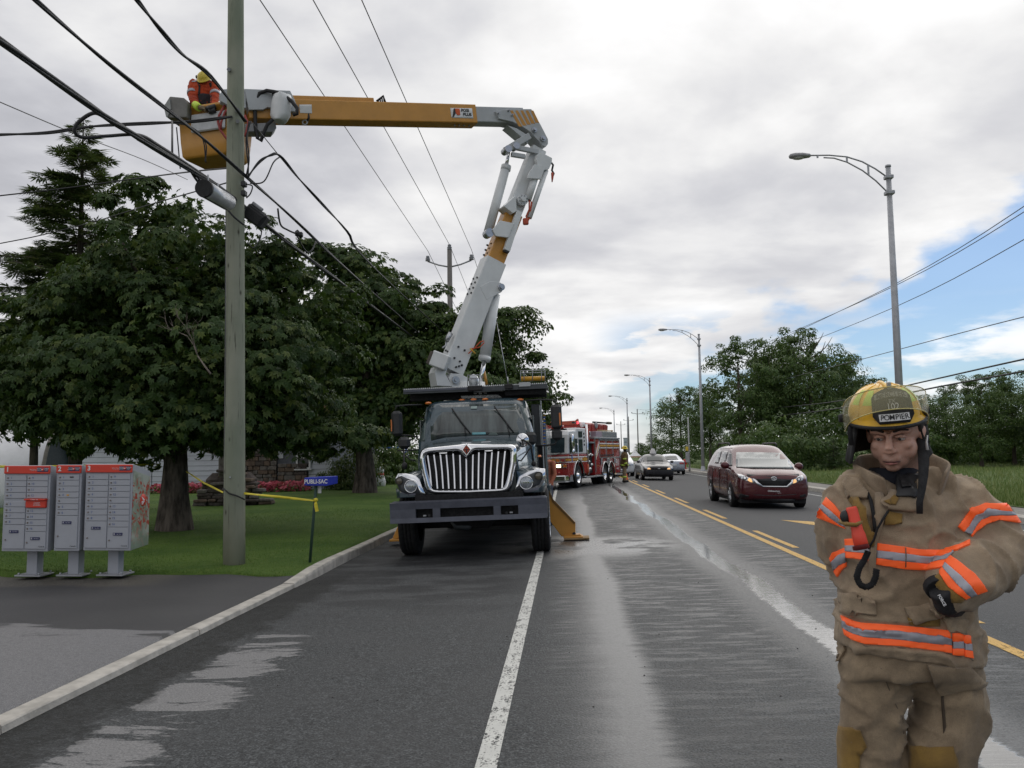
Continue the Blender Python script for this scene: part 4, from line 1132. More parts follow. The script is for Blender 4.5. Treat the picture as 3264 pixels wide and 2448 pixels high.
def shelter():
    p0 = P(135, 1010, 29); t = thing('fabric_shelter', 'white arched fabric shelter with a dark open end behind the spruces', 'shelter', (p0.x - 2.55, 28.6, .1), (0, 0, R(14)))
    arc = [(2.15 * cos(a), 2.75 * sin(a) ** .9) for a in np.linspace(0, pi, 20)]
    inn = [(x * .97, z * .975) for x, z in arc]
    mb = MB()
    poly = arc + inn[::-1]
    M = Matrix.Identity(4)
    ringsO = [[(x, z) for x, z in arc]]
    V = []; F = []
    for j, y in enumerate((-5.5, -3, 0, 2.5)):
        bl = 1 + .015 * (j % 2)
        V += [(y, x * bl, z * bl) for x, z in arc]
    n = len(arc)
    for j in range(3):
        for i in range(n - 1): F.append((j * n + i, j * n + i + 1, (j + 1) * n + i + 1, (j + 1) * n + i))
    mb.add(V, F, 0, True)
    o = part('cover', mb, mat('white_tarp', (.84, .84, .86), .5, 0, .06, 2.5, .25, 3), t); md = o.modifiers.new('s', 'SOLIDIFY'); md.thickness = .03
    mb = MB(); mb.tube([(2.5, x, z) for x, z in arc], .06, 6); part('end_hoop', mb, mat('dirty_hoop', (.16, .15, .13), .9), t)
    mb = MB(); mb.add([(2.2, x * .97, z * .97) for x, z in arc], [tuple(range(n))]); part('open_end_shade', mb, mat('dark_blue_end_shade', (.018, .03, .04), .8), t)  # dark sheet stands in for the shade inside the open end
shelter()
SH = bush_mesh(73, 3600, M_SHRUB, 'oval', .085); SH2 = bush_mesh(74, 3000, M_WOODL, 'oval', .09)
bush(SH, P(768, 1050, 36).x, 36, 1.15, 1.75, .4, 'yellow green garden shrub at the corner of the bungalow', .1)
bush(SH, P(735, 1050, 36).x, 35.6, .8, 1.15, 2.4, 'lower yellow green shrub nearer to the flyer box', .1)
bush(SH2, P(845, 1030, 44).x, 44, 2.2, 2.2, 1.4, 'dark shrub behind the trunk of the round chestnut', .0)
bush(SH2, P(780, 1030, 46).x, 46, 2.6, 3.4, 3.4, 'tall dark shrub filling the gap behind the bungalow corner', .0)
def backing():
    for i, (px, d, ty, wd, lab) in enumerate(((60, 52, 700, .9, 'dark tree behind the roof over the white shelter'), (250, 50, 640, .9, 'dark tree behind the roof of the bungalow'), (440, 52, 650, .9, 'dark tree behind the fieldstone chimney'), (640, 50, 640, .9, 'dark tree behind the bungalow window'), (860, 56, 700, 1.0, 'dark tree far behind the round chestnut'), (960, 60, 745, .9, 'dark tree behind the boom base'))):
        p = P(px, ty, d); wood_tree(i % 2, p.x, d, p.z, wd, i * .9, lab, .0)['group'] = 'trees behind the bungalow'
backing()
p = P(822, 1035, 40)
t = thing('garden_figure', 'small white garden figure with a red scarf beyond the chestnut trunk', 'garden figure', (p.x, 40, .1))
mb = MB(); mb.lathe([(0, 0), (.22, .02), (.25, .3), (.18, .55), (.1, .66)], 12); part('body', mb, M_WHITE, t)
mb = MB(); mb.ell((0, 0, .82), (.17, .17, .19)); part('head', mb, M_WHITE, t)
mb = MB(); mb.lathe([(.14, .6), (.17, .64), (.15, .70), (.12, .71)], 12); part('scarf', mb, mat('figure_red', (.5, .05, .03), .6), t)
p = P(845, 1010, 46)
t = thing('play_swing', 'blue and yellow garden swing set half hidden by the truck', 'swing set', (p.x, 46, .1))
M_BLUE = mat('play_blue', (.03, .12, .5), .5); M_PYEL = mat('play_yellow', (.6, .35, .03), .5)
for s in (-1, 1):
    mb = MB(); mb.tube([(s * .9 - .3, -.5, 0), (s * .8, 0, 1.9), (s * .9 + .3, .5, 0)], .05, 6); part('leg', mb, M_BLUE, t)
mb = MB(); mb.cyl((-.9, 0, 1.9), (.9, 0, 1.9), .05, n=6); part('beam', mb, M_BLUE, t)
mb = MB(); mb.box((0, 0, .5), (.5, .25, .06)); mb.cyl((-.22, 0, .5), (-.22, 0, 1.9), .012, n=5); mb.cyl((.22, 0, .5), (.22, 0, 1.9), .012, n=5); part('seat', mb, M_PYEL, t)
# ------------------------------------------------------------------ community mail boxes
M_BOX = mat('grey_mailbox', (.37, .385, .42), .5, 0, .05, 5)
M_BOXD = mat('grey_mailbox_door', (.385, .40, .435), .45, 0, .04, 5)
M_HDR = mat('red_header', (.66, .045, .02), .4, 0, .04)
M_NAVY = mat('navy_label', (.025, .03, .10), .5)
M_LOCK = mat('lock_metal', (.22, .19, .17), .4, .6)
def side_art():
    m = bpy.data.materials.new('printed_leaf_panel'); m.use_nodes = True
    g = NT(m.node_tree); b = g.n['Principled BSDF']; co = g.coord(); X, Y, Z = g.sep(co)
    n = g.noise(co, 5, 4); v = g.noise(g.vm('ADD', co, (3, 1, 4)), 11, 3, .6, 1.2)
    c = g.mix(g.mapr(n, .35, .65), (.22, .27, .20, 1), (.42, .45, .39, 1))
    c = g.mix(g.m('MULTIPLY', g.mapr(v, .54, .57), g.m('MULTIPLY', g.mapr(Z, .5, .62), g.mapr(Z, 1.32, 1.2))), c, (.42, .06, .035, 1))
    c = g.mix(g.m('MULTIPLY', g.mapr(v, .55, .60), g.mapr(Z, .68, .55)), c, (.42, .26, .22, 1))
    c = g.mix(g.mapr(Z, .52, .40, 0, .7), c, (.20, .26, .20, 1))
    g.put(b.inputs['Base Color'], c); b.inputs['Roughness'].default_value = .4
    return m
M_ART = side_art()
DOORS = {}
def door_me(w, h):
    k = (round(w, 3), round(h, 3))
    if k not in DOORS:
        mb = MB(); mb.box((0, 0, 0), (w, .016, h), 0, .004); DOORS[k] = mb.mesh('mail_door', M_BOXD)
    return DOORS[k]
lk = MB(); lk.cyl((0, 0, 0), (0, -.012, 0), .011, .009, 10); LOCK = lk.mesh('lock', M_LOCK)
def mailbox(x0, w, num, cols, label, slot=False, art=False):
    t = thing('mail_box', label, 'mail box', (x0 + w / 2, 11.4, .075), (0, R(.9), 0), 'community mail boxes on posts')
    z0, z1, D = .33, 1.385, .5
    hw = w / 2
    mb = MB(); mb.prism([(0, z0), (0, z1 + .075), (.02, z1 + .085), (D, z1 - .02), (D, z0 + .03)], -hw, hw, 'x'); part('cabinet', mb, M_BOX, t, bev=.006)
    mb = MB(); mb.box((0, -.012, z1 + .025), (w - .005, .03, .105), 0, .006); hd = part('header', mb, M_HDR, t)
    text('number', str(num), .085, M_TXTW, hd, (-hw + .055, -.03, z1 + .027), ext=.0015, bold=.003)
    lx = hw - .095
    mb = MB(); mb.box((lx, -.028, z1 + .028), (.15, .006, .055)); part('logo_plate', mb, M_NAVY, hd)
    text('lettering', 'POSTES\nCANADA', .019, M_TXTW, hd, (lx - .045, -.0325, z1 + .030), ext=.0006)
    text('lettering', 'CANADA\nPOST', .019, M_TXTW, hd, (lx + .05, -.0325, z1 + .030), ext=.0006)
    mb = MB(); mb.lathe([(0, .005), (.02, .004), (.021, 0)], 14, 0, Matrix.Translation((lx, -.031, z1 + .028)) @ Matrix.Rotation(R(90), 4, 'X')); part('logo_disc', mb, M_HDR, hd)
    mb = MB(); mb.prism([(lx - .012, z1 + .02), (lx - .012, z1 + .036), (lx + .015, z1 + .03)], -.0375, -.036, 'y'); part('logo_wing', mb, M_TXTW, hd)
    if w > .5: text('lettering', 'Boite aux lettres\nCommunity mail', .013, M_TXTW, hd, (lx - .135, -.0285, z1 + .026), ext=.0006)
    nc = len(cols); cw = (w - .04) / nc
    for ci, col in enumerate(cols):
        cx = -hw + .02 + cw * (ci + .5); z = z1 - .045
        for item in col:
            kind, lab = item if isinstance(item, tuple) else ('d', item)
            h = {'d': .078, 'slot': .125, 'A': .30, 'g': .035}[kind] if not isinstance(kind, float) else kind
            if kind == 'g': z -= h; continue
            if kind == 'A': h = z - z0 - .03
            if kind == 'slot':
                mb = MB(); mb.box((cx, -.02, z - h / 2), (cw - .02, .04, h - .01), 0, .006); mb.box((cx, -.035, z - .012), (cw - .005, .07, .022), 0, .006)
                s_ = part('mail_slot', mb, M_HDR, t, 'red posting slot with a lip')
                text('lettering', 'COURRIER\nDE DEPART\nOUTGOING', .018, M_TXTW, s_, (cx + .02, -.042, z - .072), ext=.0006)
                text('lettering', 'COURRIER / MAIL', .014, M_TXTW, s_, (cx, -.072, z - .012), ext=.0006)
            else:
                d = part('mail_door' if kind == 'd' else 'parcel_door', door_me(cw - .012, h - .007), None, t, loc=(cx, -.006, z - h / 2))
                lz = h / 2 - .04 if kind == 'd' else h * .28 if lab == 'A' else h * .12
                part('lock', LOCK, None, d, loc=(-cw / 2 + .035, -.008, 0 if kind == 'd' else -h * .12))
                if kind == 'd' and lab: text('number', lab, .042, M_TXTB, d, (-cw / 2 + .085, -.009, 0), ext=.0008)
                if kind == 'A':
                    mb = MB(); mb.box((.0, -.012, h / 2 - .09), (.125, .008, .036)); pl = part('label_plate', mb, M_NAVY, d)
                    text('letter', lab, .034, M_TXTW, pl, (-.045, -.0165, h / 2 - .09), ext=.0006)
                    text('lettering', 'Colis  Parcel', .013, M_TXTW, pl, (.018, -.0165, h / 2 - .09), ext=.0005)
                    if ci == nc - 1: text('lettering', 'Canada', .028, M_TXTK, d, (cw / 2 - .06, -.009, -h / 2 + .035), ext=.0005)
            z -= h
    if num == 2:
        mb = MB(); mb.box((.0, -.017, z1 - .045 - .078 * 3.5), (.03, .004, .018)); part('sticker', mb, mat('amber_sticker', (.7, .35, .03), .5), t)
        mb = MB(); mb.box((.045, -.017, z1 - .045 - .078 * .45), (.05, .004, .016)); part('sticker', mb, M_DARK, t)
    if art:
        mb = MB(); mb.prism([(.012, z0 + .012), (.012, z1 + .0), (D - .012, z1 - .09), (D - .012, z0 + .035)], hw + .001, hw + .006, 'x'); sp = part('printed_side', mb, M_ART, t)
        mb = MB(); mb.lathe([(0, .004), (.082, .004), (.085, 0)], 26, 0, Matrix.Translation((hw + .006, .30, .98)) @ Matrix.Rotation(R(90), 4, 'Y')); part('logo_disc', mb, M_HDR, sp)
        mb = MB()
        mb.prism([(.24, 1.035), (.345, .98), (.29, .972)], hw + .0105, hw + .012, 'x')
        for k in range(3): mb.prism([(.25, .965 - .017 * k), (.335 - .02 * k, .968 - .017 * k), (.335 - .02 * k, .957 - .017 * k), (.25, .954 - .017 * k)], hw + .0105, hw + .012, 'x')
        part('logo_wing', mb, M_TXTW, sp)
    mb = MB(); mb.box((0, .25, .16), (.145, .15, .36), 0, .004); part('post', mb, M_BOX, t)
    mb = MB(); mb.box((0, .25, -.005), (.36, .34, .022), 0, .004)
    for sx in (-1, 1):
        for sy in (-1, 1): mb.cyl((sx * .14, .25 + sy * .13, .0), (sx * .14, .25 + sy * .13, .03), .014, n=6)
    part('base_plate', mb, M_GALV, t)
    return t
n8 = [str(i) for i in range(1, 9)]; n16 = [str(i) for i in range(9, 17)]
s_ = 11.4 / 1897.6
def X_at(px): return P(px, 1100, 11.4).x
mailbox(X_at(5), .635, 1, [n8[:4] + [('g', '')] + n8[4:] + [('A', 'A')], n16[:4] + [('slot', '')] + n16[4:] + [('A', 'B')]], 'wide grey mail box numbered 1 with a red posting slot')
mailbox(X_at(117.5), .345, 2, [n8[:4] + [''] + n8[4:6] + [('A', 'A')]], 'narrow grey mail box numbered 2 in the middle of the row')
mailbox(X_at(181), .64, 3, [n8 + [('A', 'A')], n16[:4] + [''] + n16[4:] + [('A', 'B')]], 'wide grey mail box numbered 3 with maple leaf print on its side', art=True)
p = P(668, 1214, 12.85); q = P(684, 1048, 12.75)
FB = thing('flyer_box', 'blue flyer box lettered in white on a leaning green post', 'flyer box', (p.x, p.y, .08))
mb = MB(); mb.tube([(0, 0, -.15), Vector(q) - Vector((p.x, p.y, .08)) + Vector((.0, 0, .12))], .022, 8); part('post', mb, mat('dark_green_post', (.02, .05, .035), .6), FB)
M_FB = mat('blue_flyer_box', (.012, .03, .36), .45, 0, .05)
o = Vector(q) - FB.location
mb = MB(); a = P(657, 1032, 12.7) - FB.location; b = P(705, 1055, 12.7) - FB.location; c = P(721, 1052, 13.1) - FB.location
hh = .125
V = [(a.x, a.y, a.z), (b.x, b.y, a.z + .01), (b.x, b.y, a.z - hh), (a.x, a.y, a.z - hh + .01), (a.x + .06, a.y + .42, a.z + .005), (b.x + .06, b.y + .42, a.z + .012), (b.x + .06, b.y + .42, a.z - hh + .02), (a.x + .06, a.y + .42, a.z - hh + .015)]
mb.add(V, [(0, 1, 2, 3), (4, 7, 6, 5), (0, 4, 5, 1), (1, 5, 6, 2), (2, 6, 7, 3), (3, 7, 4, 0)]); part('box', mb, M_FB, FB, bev=.008)
text('lettering', 'PUBLI-SAC', .086, M_TXTW, FB, ((a.x + b.x) / 2 + .012, a.y - .009, a.z - hh * .48), rot=(R(90), 0, 0), ext=.001, bold=.0016, sx=.86)
mb = MB(); mb.box((o.x + .03, o.y + .05, o.z - .06), (.05, .02, .12)); part('tag', mb, M_CREAM, FB)
M_TAPE = mat('yellow_tape', (.62, .52, .03), .45, 0, .15, 12)
def tape(pts, w, label):
    q = [P(*p) for p in pts]; mb = MB(); V = []; n = 0; out = []
    for i in range(len(q) - 1):
        for k in range(8): out.append(q[i].lerp(q[i + 1], k / 8))
    out.append(q[-1])
    for i, p in enumerate(out):
        a = .5 + .45 * sin(i * .5); V += [p + Vector((0, sin(a) * w / 2, cos(a) * w / 2)), p - Vector((0, sin(a) * w / 2, cos(a) * w / 2))]
    mb.add(V, [(2 * i, 2 * i + 2, 2 * i + 3, 2 * i + 1) for i in range(len(out) - 1)], 0, True)
    o = solo('caution_tape', mb, M_TAPE, label, 'caution tape'); md = o.modifiers.new('s', 'SOLIDIFY'); md.thickness = .002
tape([(527, 1066, 12.6), (600, 1073, 12.7), (683, 1082, 12.75)], .036, 'yellow caution tape strung from the pole to the flyer box post')
tape([(402, 1018, 17.9), (440, 1043, 15), (482, 1064, 12.6)], .034, 'yellow caution tape strung from the chestnut trunk to the pole')
tape([(-30, 1008, 13), (150, 1008, 14.5), (334, 1003, 17.9)], .055, 'yellow caution tape passing behind the mail boxes to the chestnut')
mb = MB(); a = P(682, 1080, 12.68)
mb.ell(tuple(a), (.035, .035, .03), 8, 6); mb.add([tuple(a), (a.x + .03, a.y - .03, a.z - .05), (a.x + .05, a.y - .02, a.z - .16), (a.x + .005, a.y - .03, a.z - .17), (a.x - .02, a.y - .02, a.z - .06)], [(0, 1, 2, 3, 4)])
o = solo('tape_knot', mb, M_TAPE, 'knotted end of yellow tape on the flyer box post', 'tape knot'); md = o.modifiers.new('s', 'SOLIDIFY'); md.thickness = .003
# ------------------------------------------------------------------ bucket truck
M_TEAL = mat('dark_teal_paint', (.034, .062, .078), .25, 0, .2, 2, spec=.6, coat=.7)
M_BUMP = mat('slate_bumper', (.085, .092, .118), .45, .2, .15, 6, .1, 40)
M_BODYD = mat('dark_body_steel', (.06, .068, .075), .5, .2, .2, 6)
M_TYRE = mat('tyre_rubber', (.016, .016, .017), .8, 0, .25, 14, .3, 60, .3)
M_UNDER = mat('underbody', (.010, .010, .011), .85, 0, .3, 10)
M_AMBER = mat('amber_lens', (.62, .16, .01), .3, 0, .05, coat=.5)
M_LENS = mat('lamp_glass', (.30, .33, .36), .08, .5, .25, 40, coat=1.)
M_SMOKE = mat('smoked_lens', (.10, .085, .06), .15, 0, .1, coat=.8)
M_WSH = mat('dark_windshield', (.062, .078, .076), .05, 0, .55, 1.6, spec=.8, stretch=(4, 1, .5))  # vertical reflections are painted into the glass colour as streaks
M_BOOMY = mat('boom_yellow', (.53, .25, .035), .42, 0, .07, 3, coat=.2)
M_BOOMW = mat('boom_white', (.66, .68, .68), .42, 0, .07, 3)
M_BOOMG = mat('boom_grey', (.43, .45, .46), .45, 0, .08, 3)
TR_M = Matrix.LocRotScale(Vector((-1.5, 13.65, -.03)), Euler((0, R(-1.6), 0)), None)
TRUCK = thing('bucket_truck', 'dark teal bucket truck with chrome grille parked along the kerb, boom raised', 'truck', (-1.5, 13.65, -.03), (0, R(-1.6), 0))
W2L = TR_M.inverted()
def T1(cx, cy): return ((1200 + .45208 * cx) / PX, (1100 + .45208 * cy) / PX)      # measured on an enlarged view of the truck front
def T2(cx, cy): return ((1220 + .26221 * cx) / PX, (1220 + .26221 * cy) / PX)
def T5(cx, cy): return ((1240 + .36166 * cx) / PX, (700 + .36166 * cy) / PX)
def TB_(cx, cy): return ((700 + .49729 * cx) / PX, (200 + .49729 * cy) / PX)
def LP(t, y):
    """measured point -> truck coordinates on the plane y behind the bumper"""
    return W2L @ P(t[0], t[1], 13.65 + y)
def tl(mb):
    mb.v = [tuple(W2L @ Vector(p)) for p in mb.v]; return mb
def tpart(name, mb, m, parent=None, label=None, bev=0., kind=None):
    return part(name, mb, m, parent or TRUCK, label, bev, kind=kind)
mb = MB(); xs = [-1.22, -.815, -.55, -.435, .395, .505, .775, 1.215]; zs = [.60, .675, .82, .925]
V = []; yb = lambda x: .0 + .10 * max(0, abs(x) - .9) ** 1.5
for z in zs:
    for x in xs: V.append((x, yb(x) - (.012 if z in (.60, .925) else 0), z))
F = []
for j in range(3):
    for i in range(7):
        if j == 1 and i in (1, 3, 5): continue
        F.append((j * 8 + i, j * 8 + i + 1, (j + 1) * 8 + i + 1, (j + 1) * 8 + i))
mb.add(V, F)
BUM = tpart('bumper', mb, M_BUMP); md = BUM.modifiers.new('s', 'SOLIDIFY'); md.thickness = -.05; md.offset = 1
mb = MB(); mb.box((0, .14, .925), (2.40, .24, .02), 0, .005); mb.box((-1.215, .16, .765), (.02, .22, .31), 0, .005); mb.box((1.21, .16, .765), (.02, .22, .31), 0, .005); tpart('bumper_return', mb, M_BUMP, BUM)
mb = MB(); mb.box((0, .12, .75), (1.9, .03, .2)); tpart('bumper_backing', mb, M_UNDER, BUM)
for cx, cy in ((340, 1203), (372, 1203), (918, 1182), (950, 1180)):
    p = LP(T1(cx, cy), -.015); mb = MB(); mb.box(tuple(p), (.05, .01, .025) if cx in (340, 950) else (.035, .012, .035), 0, .004)
    tpart('tow_tag', mb, M_GALV if cx in (340, 950) else M_DARK, BUM)
for cx, cy in ((425, 1120), (425, 1190), (865, 1105), (870, 1175)):
    p = LP(T1(cx, cy), -.01); mb = MB(); mb.cyl(tuple(p), tuple(p + Vector((0, -.012, 0))), .012, n=8); tpart('bolt', mb, M_GALV, BUM)
mb = MB(); mb.box((0, .25, .97), (1.7, .25, .1)); tpart('dark_gap_panel', mb, M_UNDER, TRUCK)
def polar(poly, c, n):
    out = []
    for k in range(n):
        a = 2 * pi * k / n + .001; d = (cos(a), sin(a)); best = 0
        for i in range(len(poly)):
            (x1, y1), (x2, y2) = poly[i], poly[(i + 1) % len(poly)]
            x1 -= c[0]; x2 -= c[0]; y1 -= c[1]; y2 -= c[1]
            den = d[0] * (y2 - y1) - d[1] * (x2 - x1)
            if abs(den) < 1e-9: continue
            t = (x1 * (y2 - y1) - y1 * (x2 - x1)) / den; s = (x1 * d[1] - y1 * d[0]) / den
            if 0 <= s <= 1 and t > best: best = t
        out.append((c[0] + d[0] * best, c[1] + d[1] * best))
    return out
GO = [(303, 800), (308, 752), (325, 733), (360, 724), (590, 700), (640, 694), (690, 696), (960, 699), (983, 712), (990, 750), (986, 830), (962, 960), (948, 1012), (925, 1034), (880, 1042), (640, 1052), (410, 1050), (372, 1040), (350, 1018), (333, 960), (312, 870)]
GI = [(343, 800), (343, 775), (352, 766), (400, 761), (575, 750), (600, 765), (632, 802), (665, 765), (690, 746), (900, 737), (935, 738), (943, 752), (940, 830), (917, 945), (902, 992), (885, 1006), (640, 1018), (420, 1019), (398, 1010), (382, 970), (358, 880)]
gc = (640, 885); NG = 120
po = polar(GO, gc, NG); pi_ = polar(GI, gc, NG)
rings = []
for f, y in ((0, .34), (.0, .22), (.12, .17), (.5, .135), (.8, .16), (1, .20), (1.0, .32)):
    rings.append([tuple(LP(T1(a[0] + (b[0] - a[0]) * f, a[1] + (b[1] - a[1]) * f), y)) for a, b in zip(po, pi_)])
mb = MB(); mb.loft(rings, 0, True, False); GR = tpart('grille', mb, M_CHROME)
mb = MB(); mb.add([tuple(LP(T1(*q), .33)) for q in pi_], [tuple(range(NG))]); tpart('radiator', mb, M_UNDER, GR)
mb = MB()
for k in range(26):
    cy = 775 + k * 9.4
    l, r_ = LP(T1(360 + k * 1.2, cy), .30), LP(T1(925 - k * 1.2, cy), .30)
    mb.box(tuple((l + r_) / 2), ((r_ - l).length, .012, .014))
tpart('louver', mb, M_DARK, GR, kind='stuff')
bt = [360, 405, 450, 492, 540, 588, 633, 680, 722, 768, 815, 860, 907]; bb = [388, 430, 470, 510, 552, 594, 635, 677, 718, 758, 800, 843, 885]
for i, (a, b) in enumerate(zip(bt, bb)):
    yt = 775 - 2.3 * i if i != 6 else 795
    if i in (5, 7): yt += 12
    c0, c1, c2 = LP(T1(a, yt), .265), LP(T1((a + b) / 2 + (b - a) * .12, (yt + 1008) / 2), .225), LP(T1(b, 1012), .19)
    mb = MB(); w = .0155
    mb.loft([[(p.x - w, p.y + .02, p.z), (p.x - w * .7, p.y, p.z), (p.x + w * .7, p.y, p.z), (p.x + w, p.y + .02, p.z), (p.x + w, p.y + .05, p.z), (p.x - w, p.y + .05, p.z)] for p in (c0, c1, c2)], 0, True, True, False)
    o = tpart('grille_bar', mb, M_CHROME, GR)
for i in (2, 9):
    p = LP(T1((bt[i] + bt[i + 1]) / 2 + (0 if i == 2 else 0), 765 - 2.3 * i), .21); mb = MB(); mb.box(tuple(p), (.13, .03, .02), 0, .004); tpart('grille_clip', mb, M_CHROME, GR)
def dia(mb, c, w, h, y0, y1, m_=0): mb.prism([(c.x - w, c.z), (c.x, c.z + h), (c.x + w, c.z), (c.x, c.z - h)], y0, y1, 'y', m_)
c = LP(T1(637, 738), .13)
mb = MB(); dia(mb, c, .083, .105, .085, .20); BD = tpart('badge', mb, M_CHROME, GR, bev=.008)
mb = MB(); dia(mb, c, .062, .080, .080, .10); tpart('badge_black', mb, M_TXTK, BD)
mb = MB(); dia(mb, c, .052, .068, .076, .09); tpart('badge_red', mb, mat('badge_orange_red', (.45, .07, .03), .4), BD)
mb = MB(); mb.prism([(c.x - .012, c.z - .05), (c.x + .012, c.z - .05), (c.x + .006, c.z + .012), (c.x - .006, c.z + .012)], .072, .08, 'y'); mb.prism([(c.x - .04, c.z - .004), (c.x + .04, c.z - .004), (c.x + .034, c.z + .008), (c.x - .034, c.z + .008)], .0715, .08, 'y'); mb.ell((c.x, .076, c.z + .03), (.009, .006, .011), 8, 6)
tpart('badge_mark', mb, M_TXTK, BD)
mb = MB(); rings = []
for y, zt, hw in ((.36, 1.755, .715), (.45, 1.775, .73), (.7, 1.81, .77), (1.1, 1.86, .84), (1.55, 1.91, .93)):
    half = [(-hw - .10, .98), (-hw - .085, 1.30), (-hw - .03, zt - .16), (-hw + .03, zt - .05), (-hw * .75, zt - .012), (-hw * .35, zt + .012)]
    rings.append([(x, y, z) for x, z in half] + [(0, y, zt + .018)] + [(-x, y, z) for x, z in half[::-1]])
mb.loft(rings, 0, True, True); HOOD = tpart('hood', mb, M_TEAL)
for s in (-1, 1):
    mb = MB(); mb.box((s * .16 + .1, .62, 1.815), (.16, .03, .02), 0, .006); tpart('hood_vent', mb, M_STEEL, HOOD)
def fender(s):
    mb = MB(); rings = []
    for y, xi, xo, z0, z1 in ((.20, .84, 1.11, 1.00, 1.22), (.26, .78, 1.17, .985, 1.29), (.40, .72, 1.20, .98, 1.345), (.75, .72, 1.215, 1.05, 1.385), (1.15, .72, 1.215, 1.08, 1.385), (1.55, .72, 1.20, .98, 1.35), (1.8, .74, 1.16, .85, 1.25)):
        rings.append([(s * x, y, z) for x, z in ((xi, z0), (xi, z1 + .02), (xi + (xo - xi) * .5, z1 + .01), (xo - .10, z1 - .035), (xo - .03, z1 - .11), (xo, z0 + .12), (xo - .01, z0))])
    mb.loft(rings, 0, True, True); return mb
HL = {}
for s, cc, dd, hl, tr in ((-1, [(133, 935), (150, 905), (205, 905), (275, 918), (303, 945), (322, 1000), (345, 1040), (345, 1066), (250, 1064), (170, 1047), (142, 1005)],
                          [(148, 930), (175, 920), (215, 938), (270, 955), (295, 1000), (312, 1046), (205, 1050), (160, 1030), (146, 990)], (243, 996, 47), (160, 958, 28)),
                         (1, [(955, 1042), (985, 985), (1003, 925), (1075, 888), (1150, 868), (1188, 872), (1190, 930), (1178, 972), (1140, 1024), (1080, 1040)],
                          [(978, 1022), (1000, 985), (1012, 942), (1060, 918), (1130, 890), (1172, 900), (1174, 940), (1150, 985), (1085, 1014), (1020, 1022)], (1056, 970, 50), (1143, 922, 30))):
    f = tpart('fender', fender(s), M_TEAL)
    def slab(poly, y0, y1, dome=0):
        mb = MB(); c = sum((LP(T1(*q), y0) for q in poly), Vector()) / len(poly)
        ring = [[tuple(c + (LP(T1(*q), y0) - c) * k + Vector((0, yy, 0))) for q in poly] for k, yy in ((1, y1 - y0), (1, .02), (.96, 0), (.6, -dome * .7), (.2, -dome))]
        mb.loft(ring, 0, True, True); return mb
    b_ = tpart('headlight_surround', slab(cc, .20, .34, .01), M_CHROME, f)
    tpart('headlight_bezel', slab(dd, .185, .24, .004), mat('grey_bezel', (.05, .055, .062), .35), f)
    for (x, y, r_), m_, nm in ((hl, M_LENS, 'headlight'), (tr, M_SMOKE, 'turn_lamp')):
        p = LP(T1(x, y), .17); rr = r_ * .45208 / FPX * 13.8
        mb = MB(); mb.lathe([(rr * 1.0, -.05), (rr, .012), (rr * .88, .02), (rr * .86, .0)], 28, 0, Matrix.Translation(p) @ Matrix.Rotation(R(90), 4, 'X')); q = tpart(nm, mb, M_CHROME if nm == 'headlight' else M_DARK)
        mb = MB(); mb.lathe([(0, .016), (rr * .5, .013), (rr * .87, .003)], 28, 0, Matrix.Translation(p) @ Matrix.Rotation(R(90), 4, 'X')); tpart('lens', mb, m_, q)
        if nm == 'headlight':
            mb = MB()
            for dx in (-.035, 0, .035): mb.box((p.x + dx, p.y - .018, p.z + .005), (.022, .008, .03), 0, .004)
            tpart('reflector', mb, M_CHROME, q, kind='stuff')
mb = MB(); p = LP(T1(1150, 788), .45); mb.lathe([(.0, .03), (.022, .028), (.03, 0)], 12, 0, Matrix.Translation(p)); tpart('marker_lamp', mb, M_AMBER)
mb = MB(); rings = []
for z, hw, yf, yk, rad in ((.90, 1.02, 1.42, 3.2, .14), (1.5, 1.03, 1.42, 3.2, .16), (1.88, 1.02, 1.46, 3.2, .2), (2.16, .965, 1.60, 3.18, .2), (2.45, .895, 1.78, 3.15, .2), (2.54, .87, 1.86, 3.12, .2), (2.60, .80, 1.98, 3.05, .2), (2.625, .62, 2.2, 2.9, .2)):
    rings.append([(x, y, z) for x, y in rrect(hw, (yk - yf) / 2, rad, 5, 0, (yk + yf) / 2)])
mb.loft(rings, 0, True, True)
cabme = mb.mesh('cab', M_TEAL); CAB = tpart('cab', cabme, None)
CB = bvh_of(cabme, TR_M)
def tdec(name, poly, m, parent, off=.006, thick=.01, conv=T2, bvh=None, step=None, label=None):
    return tpart(name, decal(bvh or CB, [conv(*q) for q in poly], off, thick, step, W2L), m, parent, label)
WS = tdec('windshield', [(588, 706), (572, 290), (620, 275), (1100, 262), (1600, 258), (1645, 262), (1700, 420), (1775, 645), (1560, 632), (1050, 645), (760, 665)], M_WSH, CAB)
tdec('quarter_glass', [(452, 722), (470, 610), (532, 296), (556, 292), (530, 450), (510, 712)], mat('pale_quarter_glass', (.10, .13, .13), .08), CAB)
tdec('quarter_glass', [(1662, 266), (1728, 270), (1765, 420), (1805, 640), (1790, 645), (1720, 420)], mat('pale_quarter_glass', (.10, .13, .13), .08), CAB)
tdec('window_sticker', [(1072, 290), (1145, 288), (1145, 318), (1072, 320)], mat('pale_sticker', (.30, .38, .36), .5), WS, .012, .004)
tdec('dash_paper', [(1086, 607), (1252, 602), (1254, 630), (1086, 636)], mat('blue_paper', (.12, .32, .36), .5), WS, .009, .002)
tdec('steering_wheel', [(1280, 640), (1300, 612), (1340, 600), (1380, 608), (1405, 640)], mat('dim_wheel', (.05, .08, .075), .4), WS, .009, .002)
for pts in (((840, 312), (950, 470), (1065, 618)), ((1355, 287), (1500, 480), (1590, 606))):
    q = []
    for x, y in pts:
        d = ray(*T2(x, y)); h = CB.ray_cast(CAMP, d)[0] or P(*T2(x, y), 15.2); q.append(W2L @ (h - d * .04))
    mb = MB(); mb.tube(q, .013, 5); W_ = tpart('wiper', mb, M_BLACK)
